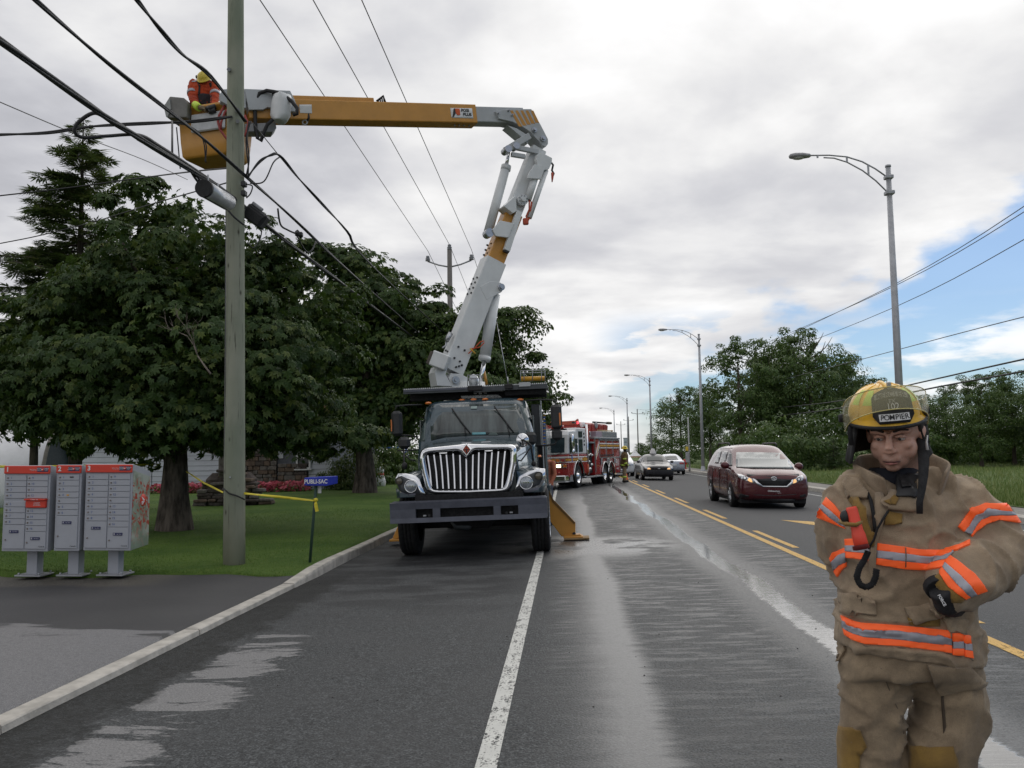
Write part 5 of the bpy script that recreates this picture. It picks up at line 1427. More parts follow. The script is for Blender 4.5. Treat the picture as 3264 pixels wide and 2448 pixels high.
for pts in (((992, 540), (1000, 600), (1006, 645)), ((1502, 480), (1525, 570), (1542, 645))):
    q = []
    for x, y in pts:
        d = ray(*T2(x, y)); h = CB.ray_cast(CAMP, d)[0] or P(*T2(x, y), 15.2); q.append(W2L @ (h - d * .045))
    mb = MB(); mb.tube(q, .009, 5); tpart('wiper_arm', mb, M_BLACK)
for x, y in ((555, 250), (962, 213), (1105, 207), (1245, 203), (1672, 208)):
    d = ray(*T2(x, y)); h = CB.ray_cast(CAMP, d)[0] or P(*T2(x, y), 15.5)
    mb = MB(); p = W2L @ h; mb.ell((p.x, p.y - .01, p.z), (.06, .05, .026), 14, 8); tpart('roof_marker_lamp', mb, M_AMBER)
for s in (-1, 1):
    mb = MB(); mb.box((s * 1.0, 2.2, 2.05), (.03, .8, .44), 0, .01); tpart('side_window', mb, M_WSH, CAB)
def rb_px(t0, t1, y, depth, b=.03):
    a, c = LP(t0, y), LP(t1, y)
    mb = MB(); mb.box(((a.x + c.x) / 2, y + depth / 2, (a.z + c.z) / 2), (abs(c.x - a.x), depth, abs(a.z - c.z)), 0, b); return mb
def tb_px(pts, y, r_, n=7, conv=T2):
    mb = MB(); ys = y if hasattr(y, '__len__') else [y] * len(pts)
    mb.tube([LP(conv(*q), yy) for q, yy in zip(pts, ys)], r_, n); return mb
MI = tpart('mirror', rb_px(T2(95, 345), T2(235, 645), 1.55, .14, .045), M_DARK)
tpart('mirror_reflector', rb_px(T2(95, 450), T2(113, 592), 1.53, .03, .004), M_AMBER, MI)
tpart('mirror_arm', tb_px([(480, 268), (300, 272), (165, 285), (150, 350)], [1.9, 1.75, 1.62, 1.62], .014), M_BLACK, MI)
tpart('mirror_arm', tb_px([(180, 640), (300, 640), (430, 660)], [1.62, 1.7, 1.8], .014), M_BLACK, MI)
MI = tpart('mirror', rb_px(T2(2035, 265), T2(2185, 560), 1.55, .14, .045), M_DARK)
tpart('mirror_head', rb_px(T2(2050, 566), T2(2185, 692), 1.55, .13, .04), M_DARK, MI)
tpart('mirror_reflector', rb_px(T2(2141, 365), T2(2167, 517), 1.53, .03, .004), M_AMBER, MI)
tpart('mirror_arm', tb_px([(1745, 216), (1900, 205), (2060, 208), (2100, 225), (2110, 280)], [1.9, 1.8, 1.7, 1.62, 1.62], .014), M_BLACK, MI)
tpart('mirror_arm', tb_px([(1830, 768), (1960, 765), (2095, 748), (2115, 690)], [1.8, 1.7, 1.62, 1.62], .016), M_BLACK, MI)
FM = tpart('fender_mirror', rb_px(T2(178, 660), T2(330, 802), .9, .12, .05), M_DARK)
tpart('mirror_stalk', tb_px([(255, 800), (258, 900), (265, 1010)], [.95, .8, .7], .016), M_BLACK, FM)
tpart('mirror_stalk', tb_px([(180, 825), (300, 822), (430, 815)], [.95, .95, .95], .012), M_BLACK, FM)
tpart('mirror_stalk', tb_px([(270, 880), (330, 935), (400, 945)], [.9, .9, .9], .014), M_BLACK, FM)
FM = tpart('fender_mirror', rb_px(T2(1722, 600), T2(1872, 752), 1.0, .12, .05), M_DARK)
c = LP(T2(1697, 700), .62); rx = 78 * .26221 / FPX * 14.3
mb = MB(); mb.lathe([(0, .035), (rx * .5, .030), (rx * .9, .012), (rx, 0), (rx * .95, -.03), (0, -.05)], 30, 0, Matrix.Translation(c) @ Matrix.Rotation(R(90), 4, 'X') @ Matrix.Scale(1.1, 4, (0, 1, 0))); CMr = tpart('convex_mirror', mb, M_CHROME, None)
mb = MB()
for a in (.6, 2.4, 4.9): mb.tube([c + Vector((0, -.05, 0)), c + Vector((cos(a) * rx * .9, -.02, sin(a) * rx * .9))], .006, 5)
mb.ell((c.x, c.y - .05, c.z), (.02, .015, .02), 8, 6); tpart('mirror_bracket', mb, M_BLACK, CMr)
tpart('mirror_stalk', tb_px([(1700, 692), (1760, 725), (1805, 770), (1815, 850), (1832, 965)], [.56, .56, .58, .6, .62], .016), M_BLACK, FM)
tpart('mirror_stalk', tb_px([(1805, 775), (1740, 870), (1680, 950), (1620, 935)], [.58, .55, .5, .45], .012), M_BLACK, FM)
mb = MB(); p = LP(T2(1835, 985), .6); mb.ell(tuple(p), (.04, .04, .05), 10, 8); tpart('mirror_foot', mb, M_BLACK, FM)
mb = MB(); p = LP(T2(265, 1010), .68); mb.ell(tuple(p), (.05, .04, .06), 10, 8); tpart('mirror_foot', mb, M_BLACK, FM)
RY = 2.1
a, b = LP(T2(250, 88), RY), LP(T2(2000, 10), RY)
mb = MB(); zc = lambda x: a.z + (b.z - a.z) * (x - a.x) / (b.x - a.x)
mb.prism([(a.x, a.z), (b.x, b.z), (b.x, b.z - .085), (a.x, a.z - .075)], RY, RY + .05, 'y'); RK = tpart('rack', mb, M_BODYD)
mb = MB(); mb.prism([(a.x, a.z - .005), (b.x, b.z - .005), (b.x, b.z - .035), (a.x, a.z - .035)], RY + .05, RY + 1.3, 'y'); tpart('rack_floor', mb, M_BODYD, RK)
mb = MB(); n = 74
for k in range(n):
    x = a.x + (b.x - a.x) * (k + .5) / n; z = zc(x); mb.prism([(x - .016, z - .002), (x + .016, z - .002), (x + .005, z + .022), (x - .005, z + .022)], RY, RY + .03, 'y')
tpart('grip_tooth', mb, M_STEEL, RK, kind='stuff')
tpart('rack_rail', rb_px(T2(252, 92), T2(1030, 78), RY - .012, .01, 0), M_BUMP, RK)
for (x0, y0, x1, y1, yy) in ((330, 128, 1100, 192, .35), (1100, 118, 1995, 170, .35), (1480, 60, 1990, 135, .1)):
    tpart('rack_beam', rb_px(T2(x0, y0), T2(x1, y1), RY + yy, .12, .01), M_UNDER, RK)
tpart('lamp_box', rb_px(T2(1030, 38), T2(1210, 90), RY - .05, .16, .01), M_BLACK, RK)
tpart('lamp_box', rb_px(T2(1480, 15), T2(1580, 72), RY - .04, .14, .01), M_BLACK, RK)
tpart('steel_plate', rb_px(T2(1655, -2), T2(1795, 42), RY - .03, .02, .003), M_BOOMG, RK)
tpart('rack_logo', rb_px(T2(1166, 118), T2(1206, 138), RY + .33, .01, .006), M_WHITE, RK)
tpart('rack_logo_bar', rb_px(T2(1105, 128), T2(1142, 134), RY + .33, .01, .001), M_WHITE, RK)
tpart('rack_logo_bar', rb_px(T2(1228, 124), T2(1266, 130), RY + .33, .01, .001), M_WHITE, RK)
mb = MB(); q = [LP(T2(*t), 2.45) for t in ((945, 160), (1400, 145), (1450, 180), (968, 192))]
mb.add([tuple(p) for p in q] + [tuple(p + Vector((0, .3, 0))) for p in q], [(0, 1, 2, 3), (0, 4, 5, 1), (1, 5, 6, 2), (2, 6, 7, 3), (3, 7, 4, 0), (4, 7, 6, 5)]); tpart('cab_shield', mb, M_WHITE, TRUCK)
mb = MB(); c = LP(T5(747, 1425), RY + .05); mb.ell(tuple(c), (.095, .09, .13), 16, 10); LPm = tpart('work_lamp', mb, mat('clear_dome', (.55, .58, .6), .08, 0, .2, 30, coat=1), TRUCK)
mb = MB()
for x in (692, 712, 770, 800):
    mb.tube([LP(T5(x, 1372), RY - .05), LP(T5(x, 1466), RY - .05)], .007, 5)
for y in (1372, 1400, 1466): mb.tube([LP(T5(690, y), RY - .05), LP(T5(802, y - 3), RY - .05)], .007, 5)
tpart('lamp_cage', mb, M_GALV, LPm)
mb = MB(); c0, c1 = LP(T5(1165, 1405), RY + .2), LP(T5(1378, 1400), RY + .2); mb.tube([c0, c1], .055, 10, ry=.8); LB = tpart('light_bar', mb, mat('amber_bar', (.70, .36, .02), .35), TRUCK)
mb = MB()
for x in (1160, 1190, 1265, 1345, 1375): mb.tube([LP(T5(x, 1330), RY + .1), LP(T5(x, 1418), RY + .1)], .008, 5)
for y in (1332, 1352): mb.tube([LP(T5(1158, y), RY + .1), LP(T5(1377, y - 5), RY + .1)], .009, 5)
tpart('guard_rail', mb, M_GALV, LB)
mb = MB(); mb.tube([LP(T5(1048, 1445), RY + .1), LP(T5(1000, 1180), RY + .15), LP(T5(948, 900), RY + .2)], [.008, .006, .005], 5); mb.cyl(LP(T5(1049, 1450), RY + .1), LP(T5(1044, 1385), RY + .1), .014, .01, 8); tpart('antenna', mb, M_STEEL, TRUCK)
mb = MB(); mb.box((0, 6.2, 1.36), (2.36, 4.8, 1.68), 0, .03); tpart('service_body', mb, M_TEAL)  # bottom edge lowered to shut light out beneath the truck
mb = MB(); mb.box((0, 3.55, 1.5), (2.3, .5, 1.1), 0, .02); mb.box((0, 5.2, .82), (.9, 8.4, .28)); mb.box((0, 5.3, .58), (1.5, 7.2, .36)); tpart('chassis', mb, M_UNDER)  # lowest box added to blacken the space under the truck
mb = MB(); mb.box((0, .85, .62), (.75, .9, .36), 0, .12); mb.cyl((-.9, 1.05, .5), (.9, 1.05, .5), .075, n=10); mb.box((0, 1.05, .52), (1.2, .14, .14)); tpart('axle', mb, M_UNDER)
mb = MB(); mb.tube([LP(T1(540, 1240), .5), LP(T1(560, 1278), .5), LP(T1(640, 1282), .5), LP(T1(690, 1255), .55)], .05, 8); tpart('pipe', mb, M_BODYD)
def wheel(r, w, n=30):
    mb = MB(); k = w / 2
    mb.lathe([(r * .58, -k), (r * .86, -k), (r * .96, -k * .92), (r, -k * .74), (r, -k * .40), (r * .975, -k * .38), (r * .975, -k * .30), (r, -k * .28), (r, -k * .05), (r * .975, -.02 * k), (r * .975, .06 * k), (r, .1 * k), (r, k * .34), (r * .975, k * .36), (r * .975, k * .44), (r, k * .46), (r, k * .74), (r * .96, k * .92), (r * .86, k), (r * .58, k)], n, 0, Matrix.Rotation(R(90), 4, 'Y'))
    return mb
def rim(r, w, m_rings=((.58, .5), (.52, .30), (.30, .22), (.2, .4), (0, .42))):
    mb = MB(); prof = [(r * .58, w * .5), (r * .54, w * .46), (r * .50, w * .25), (r * .24, w * .18), (r * .20, w * .42), (0, w * .44)]
    mb.lathe(prof, 24, 0, Matrix.Rotation(R(90), 4, 'Y')); return mb
TYM = wheel(.52, .30).mesh('tyre', M_TYRE)
for s in (-1, 1):
    t_ = part('wheel', TYM, None, TRUCK, loc=(s * 1.08, 1.05, .52 - (.012 if s > 0 else -.012)))
    mb = rim(.52, .30)
    for k in range(10): mb.cyl((.10, .19 * cos(k * .628), .19 * sin(k * .628)), (.15, .19 * cos(k * .628), .19 * sin(k * .628)), .016, n=6)
    if s < 0: mb.v = [(-x, y, z) for x, y, z in mb.v]
    part('rim', mb, M_STEEL, t_)
    part('wheel', TYM, None, TRUCK, loc=(s * 1.05, 6.4, .52)); part('wheel', TYM, None, TRUCK, loc=(s * .73, 6.4, .52))
    mb = MB(); mb.box((s * 1.0, 2.45, .62), (.34, .9, .5), 0, .05); tpart('fuel_tank', mb, M_BODYD)
for s in (-1, 1):
    mb = MB(); mb.box((s * .85, 7.2, .45), (.68, .03, .75)); tpart('wheel_flap', mb, M_BLACK)  # flaps added to keep light from the road under the truck
tpart('dark_locker', rb_px(T2(1800, 262), T2(1925, 760), 2.4, .6, .01), M_BODYD)
MA = tpart('mast', rb_px(T2(1913, 212), T2(1986, 1500), 2.3, .10, .006), M_BOOMG)
for k in range(26):
    y = 398 + 14 * k
    mb = rb_px(T2(1952, y), T2(1978, y + 6), 2.285, .012, 0); tpart('mast_scale', mb, M_BLUE if k % 3 else M_PYEL, MA)
mb = MB(); mb.box((1.19, 3.3, .75), (.08, 1.0, .5), 0, .01); tpart('step_panel', mb, M_TEAL)
mb = MB()
for k in range(6): mb.box((1.245, 2.9, .62 - .07 * k), (.03, .06, .035), 0, .005)
tpart('lug_guard', mb, mat('lime_guard', (.45, .55, .15), .5), TRUCK, kind='stuff')
OY = 2.75
q = [LP(t, OY) for t in ((1186, 1060), (1196, 1080), (1243, 1128), (1243, 1158), (1213, 1158), (1186, 1122))]
mb = MB(); mb.prism([(p.x, p.z) for p in q], OY - .07, OY + .07, 'y'); OR = tpart('outrigger', mb, M_BOOMY, bev=.01)
mb = MB(); mb.prism([(p.x, p.z) for p in [LP(t, OY) for t in ((1186, 1066), (1194, 1084), (1240, 1131), (1243, 1128), (1196, 1079), (1186, 1058))]], OY - .085, OY - .071, 'y'); tpart('outrigger_edge', mb, mat('dark_yellow_edge', (.16, .08, .015), .6), OR)
c = LP((1240, 1152), OY); mb = MB(); mb.cyl((c.x, OY - .11, c.z), (c.x, OY + .11, c.z), .03, n=10); tpart('outrigger_pin', mb, M_DARK, OR)
c = LP((1241, 1163), OY); mb = MB(); mb.box((c.x - .02, OY, c.z + .035), (.36, .36, .03), 0, .008); mb.prism([(c.x - .2, c.z + .05), (c.x + .14, c.z + .05), (c.x + .1, c.z + .08), (c.x - .17, c.z + .08)], OY - .12, OY + .12, 'y'); tpart('outrigger_foot', mb, M_BOOMY, OR)
mb = MB(); mb.box((c.x + .04, OY, c.z + .010), (.46, .44, .03), 0, .004); tpart('wooden_pad', mb, mat('wood_pad', (.30, .20, .10), .8), OR)
q = [LP(t, OY) for t in ((872, 1110), (878, 1150), (856, 1165), (850, 1160))]
mb = MB(); mb.prism([(p.x, p.z) for p in q], OY - .07, OY + .07, 'y'); OR = tpart('outrigger', mb, M_BOOMY, bev=.008)
c = LP((856, 1168), OY); mb = MB(); mb.box((c.x + .08, OY, c.z + .02), (.36, .36, .04), 0, .008); tpart('outrigger_foot', mb, M_BOOMY, OR)
# ---------------------------------------------------------------- boom
UA = P(*TB_(440, 318), 15.75); UB = P(*TB_(1930, 352), 17.95)
bd = (UB - UA); hd_ = Vector((bd.x, bd.y, 0)).normalized(); BN = Vector((hd_.y, -hd_.x, 0))          # BN faces the camera
if BN.y > 0: BN = -BN
def BPt(t, off=0.):
    d = ray(*t); c = UA + BN * off; return CAMP + d * ((c - CAMP).dot(BN) / d.dot(BN))
def beam(A, B, w, h, mb=None, b=.02, n=None, h2=None):
    n = n or BN; ax = (B - A).normalized(); up = ax.cross(n)
    if up.z < 0 and abs(up.z) > .3: up = -up
    mb = mb or MB(); h2 = h2 or h
    rings = []
    for p, hh in ((A, h), (B, h2)):
        o = rrect(w / 2, hh / 2, b, 2)
        rings.append([p + n * u + up * v for u, v in o])
    mb.loft(rings, 0, True, True, False); return mb
def bpart(name, mb, m, parent=None, bev=0, label=None): return tpart(name, tl(mb), m, parent, label, bev)
def up_pt(cx, f=0.):
    """point on the upper boom centre line below measured x"""
    t = (TB_(cx, 330)[0] - proj(UA)[0]) / (proj(UB)[0] - proj(UA)[0])
    za, zb = UA.y, UB.y; s = t * za / (zb + t * (za - zb)) if True else t
    return UA.lerp(UB, s)
UP = (UB - UA).normalized().cross(BN); UP = UP if UP.z > 0 else -UP
y0, y1, y2 = up_pt(170), up_pt(1630), up_pt(1930)
UBm = beam(y0, y1, .36, .385); me = tl(UBm).mesh('upper_boom', M_BOOMY); UBO = tpart('upper_boom', me, None)
UBV = bvh_of(me, TR_M)
bpart('inner_boom', beam(up_pt(1600), y2, .31, .325), M_BOOMG, UBO)
bpart('top_cover', beam(up_pt(465) + UP * .235, up_pt(995) + UP * .235, .22, .12), M_BOOMY, UBO)
tdec('boom_label', [(508, 268), (590, 268), (592, 325), (516, 322)], M_CREAM, UBO, .004, .004, TB_, UBV)
tdec('name_plate', [(1478, 290), (1618, 292), (1626, 358), (1486, 352)], M_WHITE, UBO, .004, .004, TB_, UBV)
tdec('name_mark', [(1492, 350), (1500, 294), (1508, 294), (1512, 326), (1498, 350)], M_TXTK, UBO, .010, .004, TB_, UBV)
tdec('name_mark', [(1508, 294), (1538, 294), (1542, 336), (1524, 338), (1514, 325)], mat('name_orange', (.62, .10, .02), .5), UBO, .010, .004, TB_, UBV)
def btext(s, t, Y, size, m=M_TXTK, off=.012):
    d = ray(*TB_(*t)); h = UBV.ray_cast(CAMP, d)[0]
    ax = (UB - UA).normalized(); M = Matrix((ax, UP, -ax.cross(UP) if ax.cross(UP).dot(BN) < 0 else ax.cross(UP))).transposed().to_4x4()
    M.translation = h + BN * off
    me = text_mesh(s, size, .001, .0025).copy(); me.materials.clear(); me.materials.append(m)
    o = bpy.data.objects.new('lettering', me); link(o, UBO); o.matrix_basis = W2L @ M
btext('POSI', (1572, 307), 17, .085); btext('PLUS', (1587, 333), 17, .085)
mb = MB();
for t0, t1 in (((1058, 255), (1072, 335)), ((1072, 335), (1066, 372)), ((1066, 372), (1040, 392))):
    q = [P(*TB_(*t), 16.75) for t in (t0, t1)]; q = [p - BN * 0 for p in q]; mb.tube(q, .022, 6)
c = P(*TB_(1075, 330), 16.7); mb.ell(tuple(c), (.06, .05, .12), 10, 8); bpart('boom_strap', mb, M_BLACK, UBO)
mb = MB(); mb.tube([P(*TB_(562, 252), 15.8), P(*TB_(572, 352), 15.75), P(*TB_(562, 372), 15.75)], .022, 6); bpart('boom_strap', mb, M_BLACK, UBO)
mb = MB()
base = P(*TB_(1035, 250), 16.95)
mb.tube([P(*TB_(1005, 248), 16.95), P(*TB_(1050, 212), 16.95), P(*TB_(1063, 255), 16.95)], .022, 6)
for k in range(4): mb.tube([P(*TB_(1018 + 11 * k, 240 - 8 * k), 16.95), P(*TB_(1020 + 12 * k, 254), 16.95)], .016, 5)
bpart('comb_bracket', mb, M_BLACK, UBO)
mb = MB(); c = P(*TB_(546, 382), 15.75); mb.lathe([(.045, -.012), (.06, 0), (.045, .012), (.03, 0), (.045, -.012)], 16, 0, Matrix.Translation(c) @ Matrix.Rotation(R(90), 4, 'X')); bpart('lift_eye', mb, M_BOOMG, UBO)
for cx in (1498, 1525, 1556, 1590):
    for sgn in (-1, 1):
        mb = MB(); p = up_pt(cx) + UP * (.195 * sgn) + BN * .05; mb.cyl(p, p + UP * (.03 * sgn), .018, n=6); bpart('bolt', mb, M_GALV, UBO)
EY = 17.95
def bplate(poly, conv, Y, th, m, name, parent, off=0., bev=.008):
    """flat plate in the boom's own vertical plane; outline measured, laid on that plane at distance Y for its middle"""
    pts = [BPt(conv(*q), off + .215) for q in poly]
    mb = MB(); V = pts + [p - BN * th for p in pts]; n = len(pts)
    mb.add(V, [tuple(range(n)), tuple(range(2 * n - 1, n - 1, -1))] + [(i, n + i, n + (i + 1) % n, (i + 1) % n) for i in range(n)])
    return bpart(name, mb, m, parent, bev)
HE = [(1768, 310), (1855, 296), (1998, 296), (2012, 318), (2060, 400), (2106, 490), (2106, 520), (2092, 538), (2070, 530), (1990, 440), (1945, 412), (1880, 378), (1790, 358)]
EH = bplate(HE, TB_, 17.75, .40, M_BOOMG, 'elbow_head', UBO)
for k in range(5):
    x = 1862 + k * 33
    poly = [(x, 306), (x + 17, 306), (x + 17 + 62 - k * 6, 408 - k * 6), (x + 62 - k * 6 - 6, 408 - k * 6)]
    bplate(poly, TB_, 17.75, .01, M_BOOMY, 'hazard_stripe', EH, .004, 0)
for (x, y, r_) in ((2013, 435, .055), (2068, 490, .06), (1782, 328, .02), (1848, 310, .02), (1870, 340, .02)):
    c = BPt(TB_(x, y), .2); mb = MB(); mb.cyl(c, c + BN * .06, r_, n=14); mb.cyl(c + BN * .06, c + BN * .1, r_ * .6, n=10); bpart('pivot_pin', mb, M_STEEL, EH)
bplate([(1845, 400), (1905, 420), (1985, 470), (1975, 520), (1940, 480)], TB_, 17.95, .3, M_BOOMG, 'elbow_gusset', EH)
LA = BPt(T5(520, 1385)); LE = BPt(TB_(2052, 520))
la = (LE - LA).normalized()
def lb(t): return LA + (LE - LA) * t
LBM = tl(beam(lb(.02), lb(.475), .42, .44)).mesh('lower_boom', M_BOOMW); LBO = tpart('lower_boom', LBM, None)
LBV = bvh_of(LBM, TR_M)
bpart('insulated_section', beam(lb(.40), lb(.68), .35, .37), M_BOOMY, LBO)
bpart('outer_section', beam(lb(.665), lb(.97), .30, .32), M_BOOMW, LBO)
EAR = bplate([(800, 590), (885, 545), (940, 545), (985, 555), (1010, 580), (1012, 610), (990, 640), (860, 708)], T5, 17.35, .05, M_BOOMW, 'pivot_ear', LBO, .0)
bplate([(800, 590), (885, 545), (940, 545), (985, 555), (1010, 580), (1012, 610), (990, 640), (860, 708)], T5, 17.35, .05, M_BOOMW, 'pivot_ear', LBO, -.45)
c = BPt(T5(984, 598), .2); mb = MB(); mb.cyl(c - BN * .5, c + BN * .06, .07, n=18); mb.cyl(c + BN * .06, c + BN * .1, .045, n=14); bpart('pivot_pin', mb, M_STEEL, LBO)
for (x, y) in ((747, 523), (780, 513), (730, 568), (762, 556), (712, 613), (745, 602), (695, 658), (728, 648), (838, 312), (870, 298), (852, 268), (886, 255), (868, 226), (903, 213), (610, 1122), (665, 1152), (575, 1220), (623, 1250), (640, 1283), (615, 1292), (590, 1300), (505, 1155), (520, 1165)):
    d = ray(*T5(x, y)); h = LBV.ray_cast(CAMP, d)
    p = h[0] if h[0] else BPt(T5(x, y), .0); nn = h[1] if h[0] else Vector((-.3, -.9, 0))
    mb = MB(); mb.cyl(p - nn * .02, p + nn * .025, .021, n=6); bpart('bolt', mb, M_DARK, LBO)
c = BPt(T5(450, 1245), .2)
mb = MB(); mb.box((0, 0, 0), (.34, .3, .30), 0, .02, Matrix.Translation(c) @ Matrix.Rotation(R(22), 4, 'Y')); bpart('counter_box', mb, M_BOOMW, LBO)
mb = MB(); mb.box((-.19, -.02, -.02), (.06, .26, .26), 0, .01, Matrix.Translation(c) @ Matrix.Rotation(R(22), 4, 'Y')); bpart('counter_box_end', mb, mat('rusty_brown', (.10, .085, .07), .8), LBO)
mb = MB(); p0, p1 = BPt(T5(505, 1070), .1), BPt(T5(545, 1000), .1); mb.cyl(p0, p1, .05, n=12); mb.tube([BPt(T5(470, 1130), .1), BPt(T5(500, 1110), .1), p0], .018, 6); bpart('small_cylinder', mb, M_STEEL, LBO)
bplate([(405, 1345), (430, 1290), (520, 1290), (500, 1370), (560, 1470), (425, 1465)], T5, 17.2, .4, M_BOOMW, 'foot_knuckle', LBO)
TU = bplate([(525, 1395), (545, 1355), (632, 1360), (692, 1392), (700, 1475), (556, 1478)], T5, 17.1, .5, M_BOOMW, 'turret_plate', None)
c = BPt(T5(582, 1415), .2); mb = MB(); mb.cyl(c, c + BN * .06, .075, n=18); mb.cyl(c + BN * .06, c + BN * .09, .035, n=12); bpart('turret_pin', mb, M_STEEL, TU)
tc = W2L @ BPt(T5(610, 1480), .0)
mb = MB(); mb.cyl((tc.x + .1, tc.y + .2, 1.0), (tc.x + .1, tc.y + .2, tc.z + .1), .42, n=22); tpart('turret', mb, M_BOOMW)
mb = MB(); mb.cyl(BPt(T5(842, 1232), .0), BPt(T5(930, 660), .0), .115, n=20); mb.cyl(BPt(T5(838, 1245), .0), BPt(T5(846, 1205), .0), .125, n=20); LC = bpart('lift_cylinder', mb, M_BOOMW, LBO)
mb = MB(); mb.cyl(BPt(T5(800, 1475), .0), BPt(T5(840, 1235), .0), .042, n=14); bpart('piston_rod', mb, M_CHROME, LC)
mb = MB(); mb.tube([BPt(T5(818, 1210), .0), BPt(T5(840, 900), .0), BPt(T5(870, 730), .0)], .016, 6); bpart('hydraulic_line', mb, M_BOOMG, LC)
mb = MB(); mb.tube([BPt(T5(862, 1455), .0), BPt(T5(836, 1335), .0)], .03, 8); bpart('yellow_post', mb, M_BOOMY, None)
mb = MB(); mb.tube([BPt(T5(700, 1180), .28), BPt(T5(765, 1120), .28), BPt(T5(800, 1080), .28), BPt(T5(835, 1068), .28), BPt(T5(838, 1085), .28), BPt(T5(800, 1125), .28), BPt(T5(720, 1140), .28)], .012, 5); bpart('orange_rope', mb, mat('orange_rope', (.55, .09, .03), .7), LBO)
mb = MB(); mb.tube([BPt(T5(715, 1135), .28), BPt(T5(760, 1182), .28)], .018, 5); bpart('yellow_strap', mb, M_PYEL, LBO)
mb = MB(); mb.cyl(BPt(TB_(1722, 1085), .0), BPt(TB_(1836, 668), .0), .095, n=18); mb.cyl(BPt(TB_(1832, 690), .0), BPt(TB_(1838, 660), .0), .105, n=18); UC = bpart('elbow_cylinder', mb, M_BOOMW, LBO)
mb = MB(); mb.cyl(BPt(TB_(1836, 665), .0), BPt(TB_(1857, 560), .0), .04, n=12); bpart('piston_rod', mb, M_CHROME, UC)
mb = MB(); c = BPt(TB_(1722, 1095), .2); mb.cyl(c - BN * .1, c + BN * .1, .09, n=14); bpart('cylinder_eye', mb, M_STEEL, UC)
def link_bar(t0, t1, w, name, m=M_BOOMG, Y=17.7, par=None):
    p, q = BPt(TB_(*t0), .22), BPt(TB_(*t1), .22); return bpart(name, beam(p, q, .08, w, b=.01), m, par or LBO)
link_bar((1830, 562), (1985, 470), .13, 'elbow_link'); link_bar((1880, 540), (2040, 572), .10, 'elbow_link'); link_bar((1870, 588), (1955, 602), .09, 'elbow_link')
mb = MB(); c = BPt(TB_(1838, 562), .2); mb.cyl(c - BN * .12, c + BN * .12, .075, n=14); c = BPt(TB_(1893, 540), .2); mb.cyl(c - BN * .1, c + BN * .1, .07, n=14); bpart('link_pin', mb, M_STEEL, LBO)
bplate([(2038, 585), (2065, 575), (2132, 610), (2130, 640), (2112, 680), (2080, 690), (2040, 660), (2030, 620)], TB_, 17.72, .12, M_BOOMW, 'jib_bracket', LBO, .12)
bplate([(2020, 650), (2072, 660), (2080, 690), (2060, 745), (1975, 740), (1985, 705)], TB_, 17.7, .06, M_BOOMW, 'jib_plate', LBO, .15)
mb = MB(); mb.cyl(BPt(TB_(1975, 880), .25), BPt(TB_(2028, 715), .25), .075, n=14); mb.cyl(BPt(TB_(1984, 995), .25), BPt(TB_(2092, 690), .25), .055, n=14); bpart('winch_cylinder', mb, M_BOOMW, LBO)
mb = MB(); c = BPt(TB_(1932, 885), .2); mb.cyl(c, c + BN * .10, .115, n=20); mb.cyl(c + BN * .10, c + BN * .15, .05, n=14)
WN = bpart('winch_drum', mb, M_BOOMW, LBO)
for k in range(8):
    mb = MB(); q = c + BN * .11 + (la * cos(k * .785) + la.cross(BN) * sin(k * .785)) * .085; mb.cyl(q, q + BN * .015, .014, n=6); bpart('bolt', mb, M_GALV, WN)
bplate([(1822, 918), (1900, 850), (1905, 950), (1880, 965)], TB_, 17.45, .35, M_BOOMW, 'winch_bracket', LBO, .1)
bplate([(1750, 1070), (1800, 1010), (1890, 1030), (1850, 1120), (1770, 1110)], TB_, 17.5, .06, M_BOOMW, 'cylinder_bracket', LBO, .12)
mb = MB(); beam(BPt(TB_(1838, 1205), .26), BPt(TB_(1918, 955), .26), .10, .13, mb, .008); bpart('jib_boom', mb, M_BOOMW, LBO)
c0, c1 = BPt(TB_(1834, 1216), .26), BPt(TB_(1836, 1208), .26); bpart('jib_boom_end', beam(c0, c1, .085, .115, b=.005), M_DARK, LBO)
mb = MB(); mb.tube([BPt(TB_(t[0], t[1]), .28) for t in ((1985, 880), (1985, 940), (1965, 985), (1975, 1020), (1990, 985), (1998, 890))], .018, 5); bpart('red_hook_rope', mb, mat('hook_red', (.45, .07, .03), .6), LBO)
mb = MB(); mb.box(tuple(BPt(TB_(1962, 1018), .28)), (.12, .08, .14), 0, .02); bpart('red_block', mb, mat('hook_red', (.45, .07, .03), .6), LBO)
mb = MB(); mb.tube([BPt(TB_(t[0], t[1]), .28) for t in ((2125, 640), (2138, 655), (2130, 690), (2142, 710), (2132, 735))], .022, 6); HK = bpart('load_hook', mb, M_DARK, LBO)
mb = MB(); mb.tube([BPt(TB_(t[0], t[1]), .28) for t in ((2132, 705), (2133, 735), (2131, 765))], [.03, .028, .012], 6); bpart('hook_tip', mb, mat('hook_red', (.45, .07, .03), .6), HK)
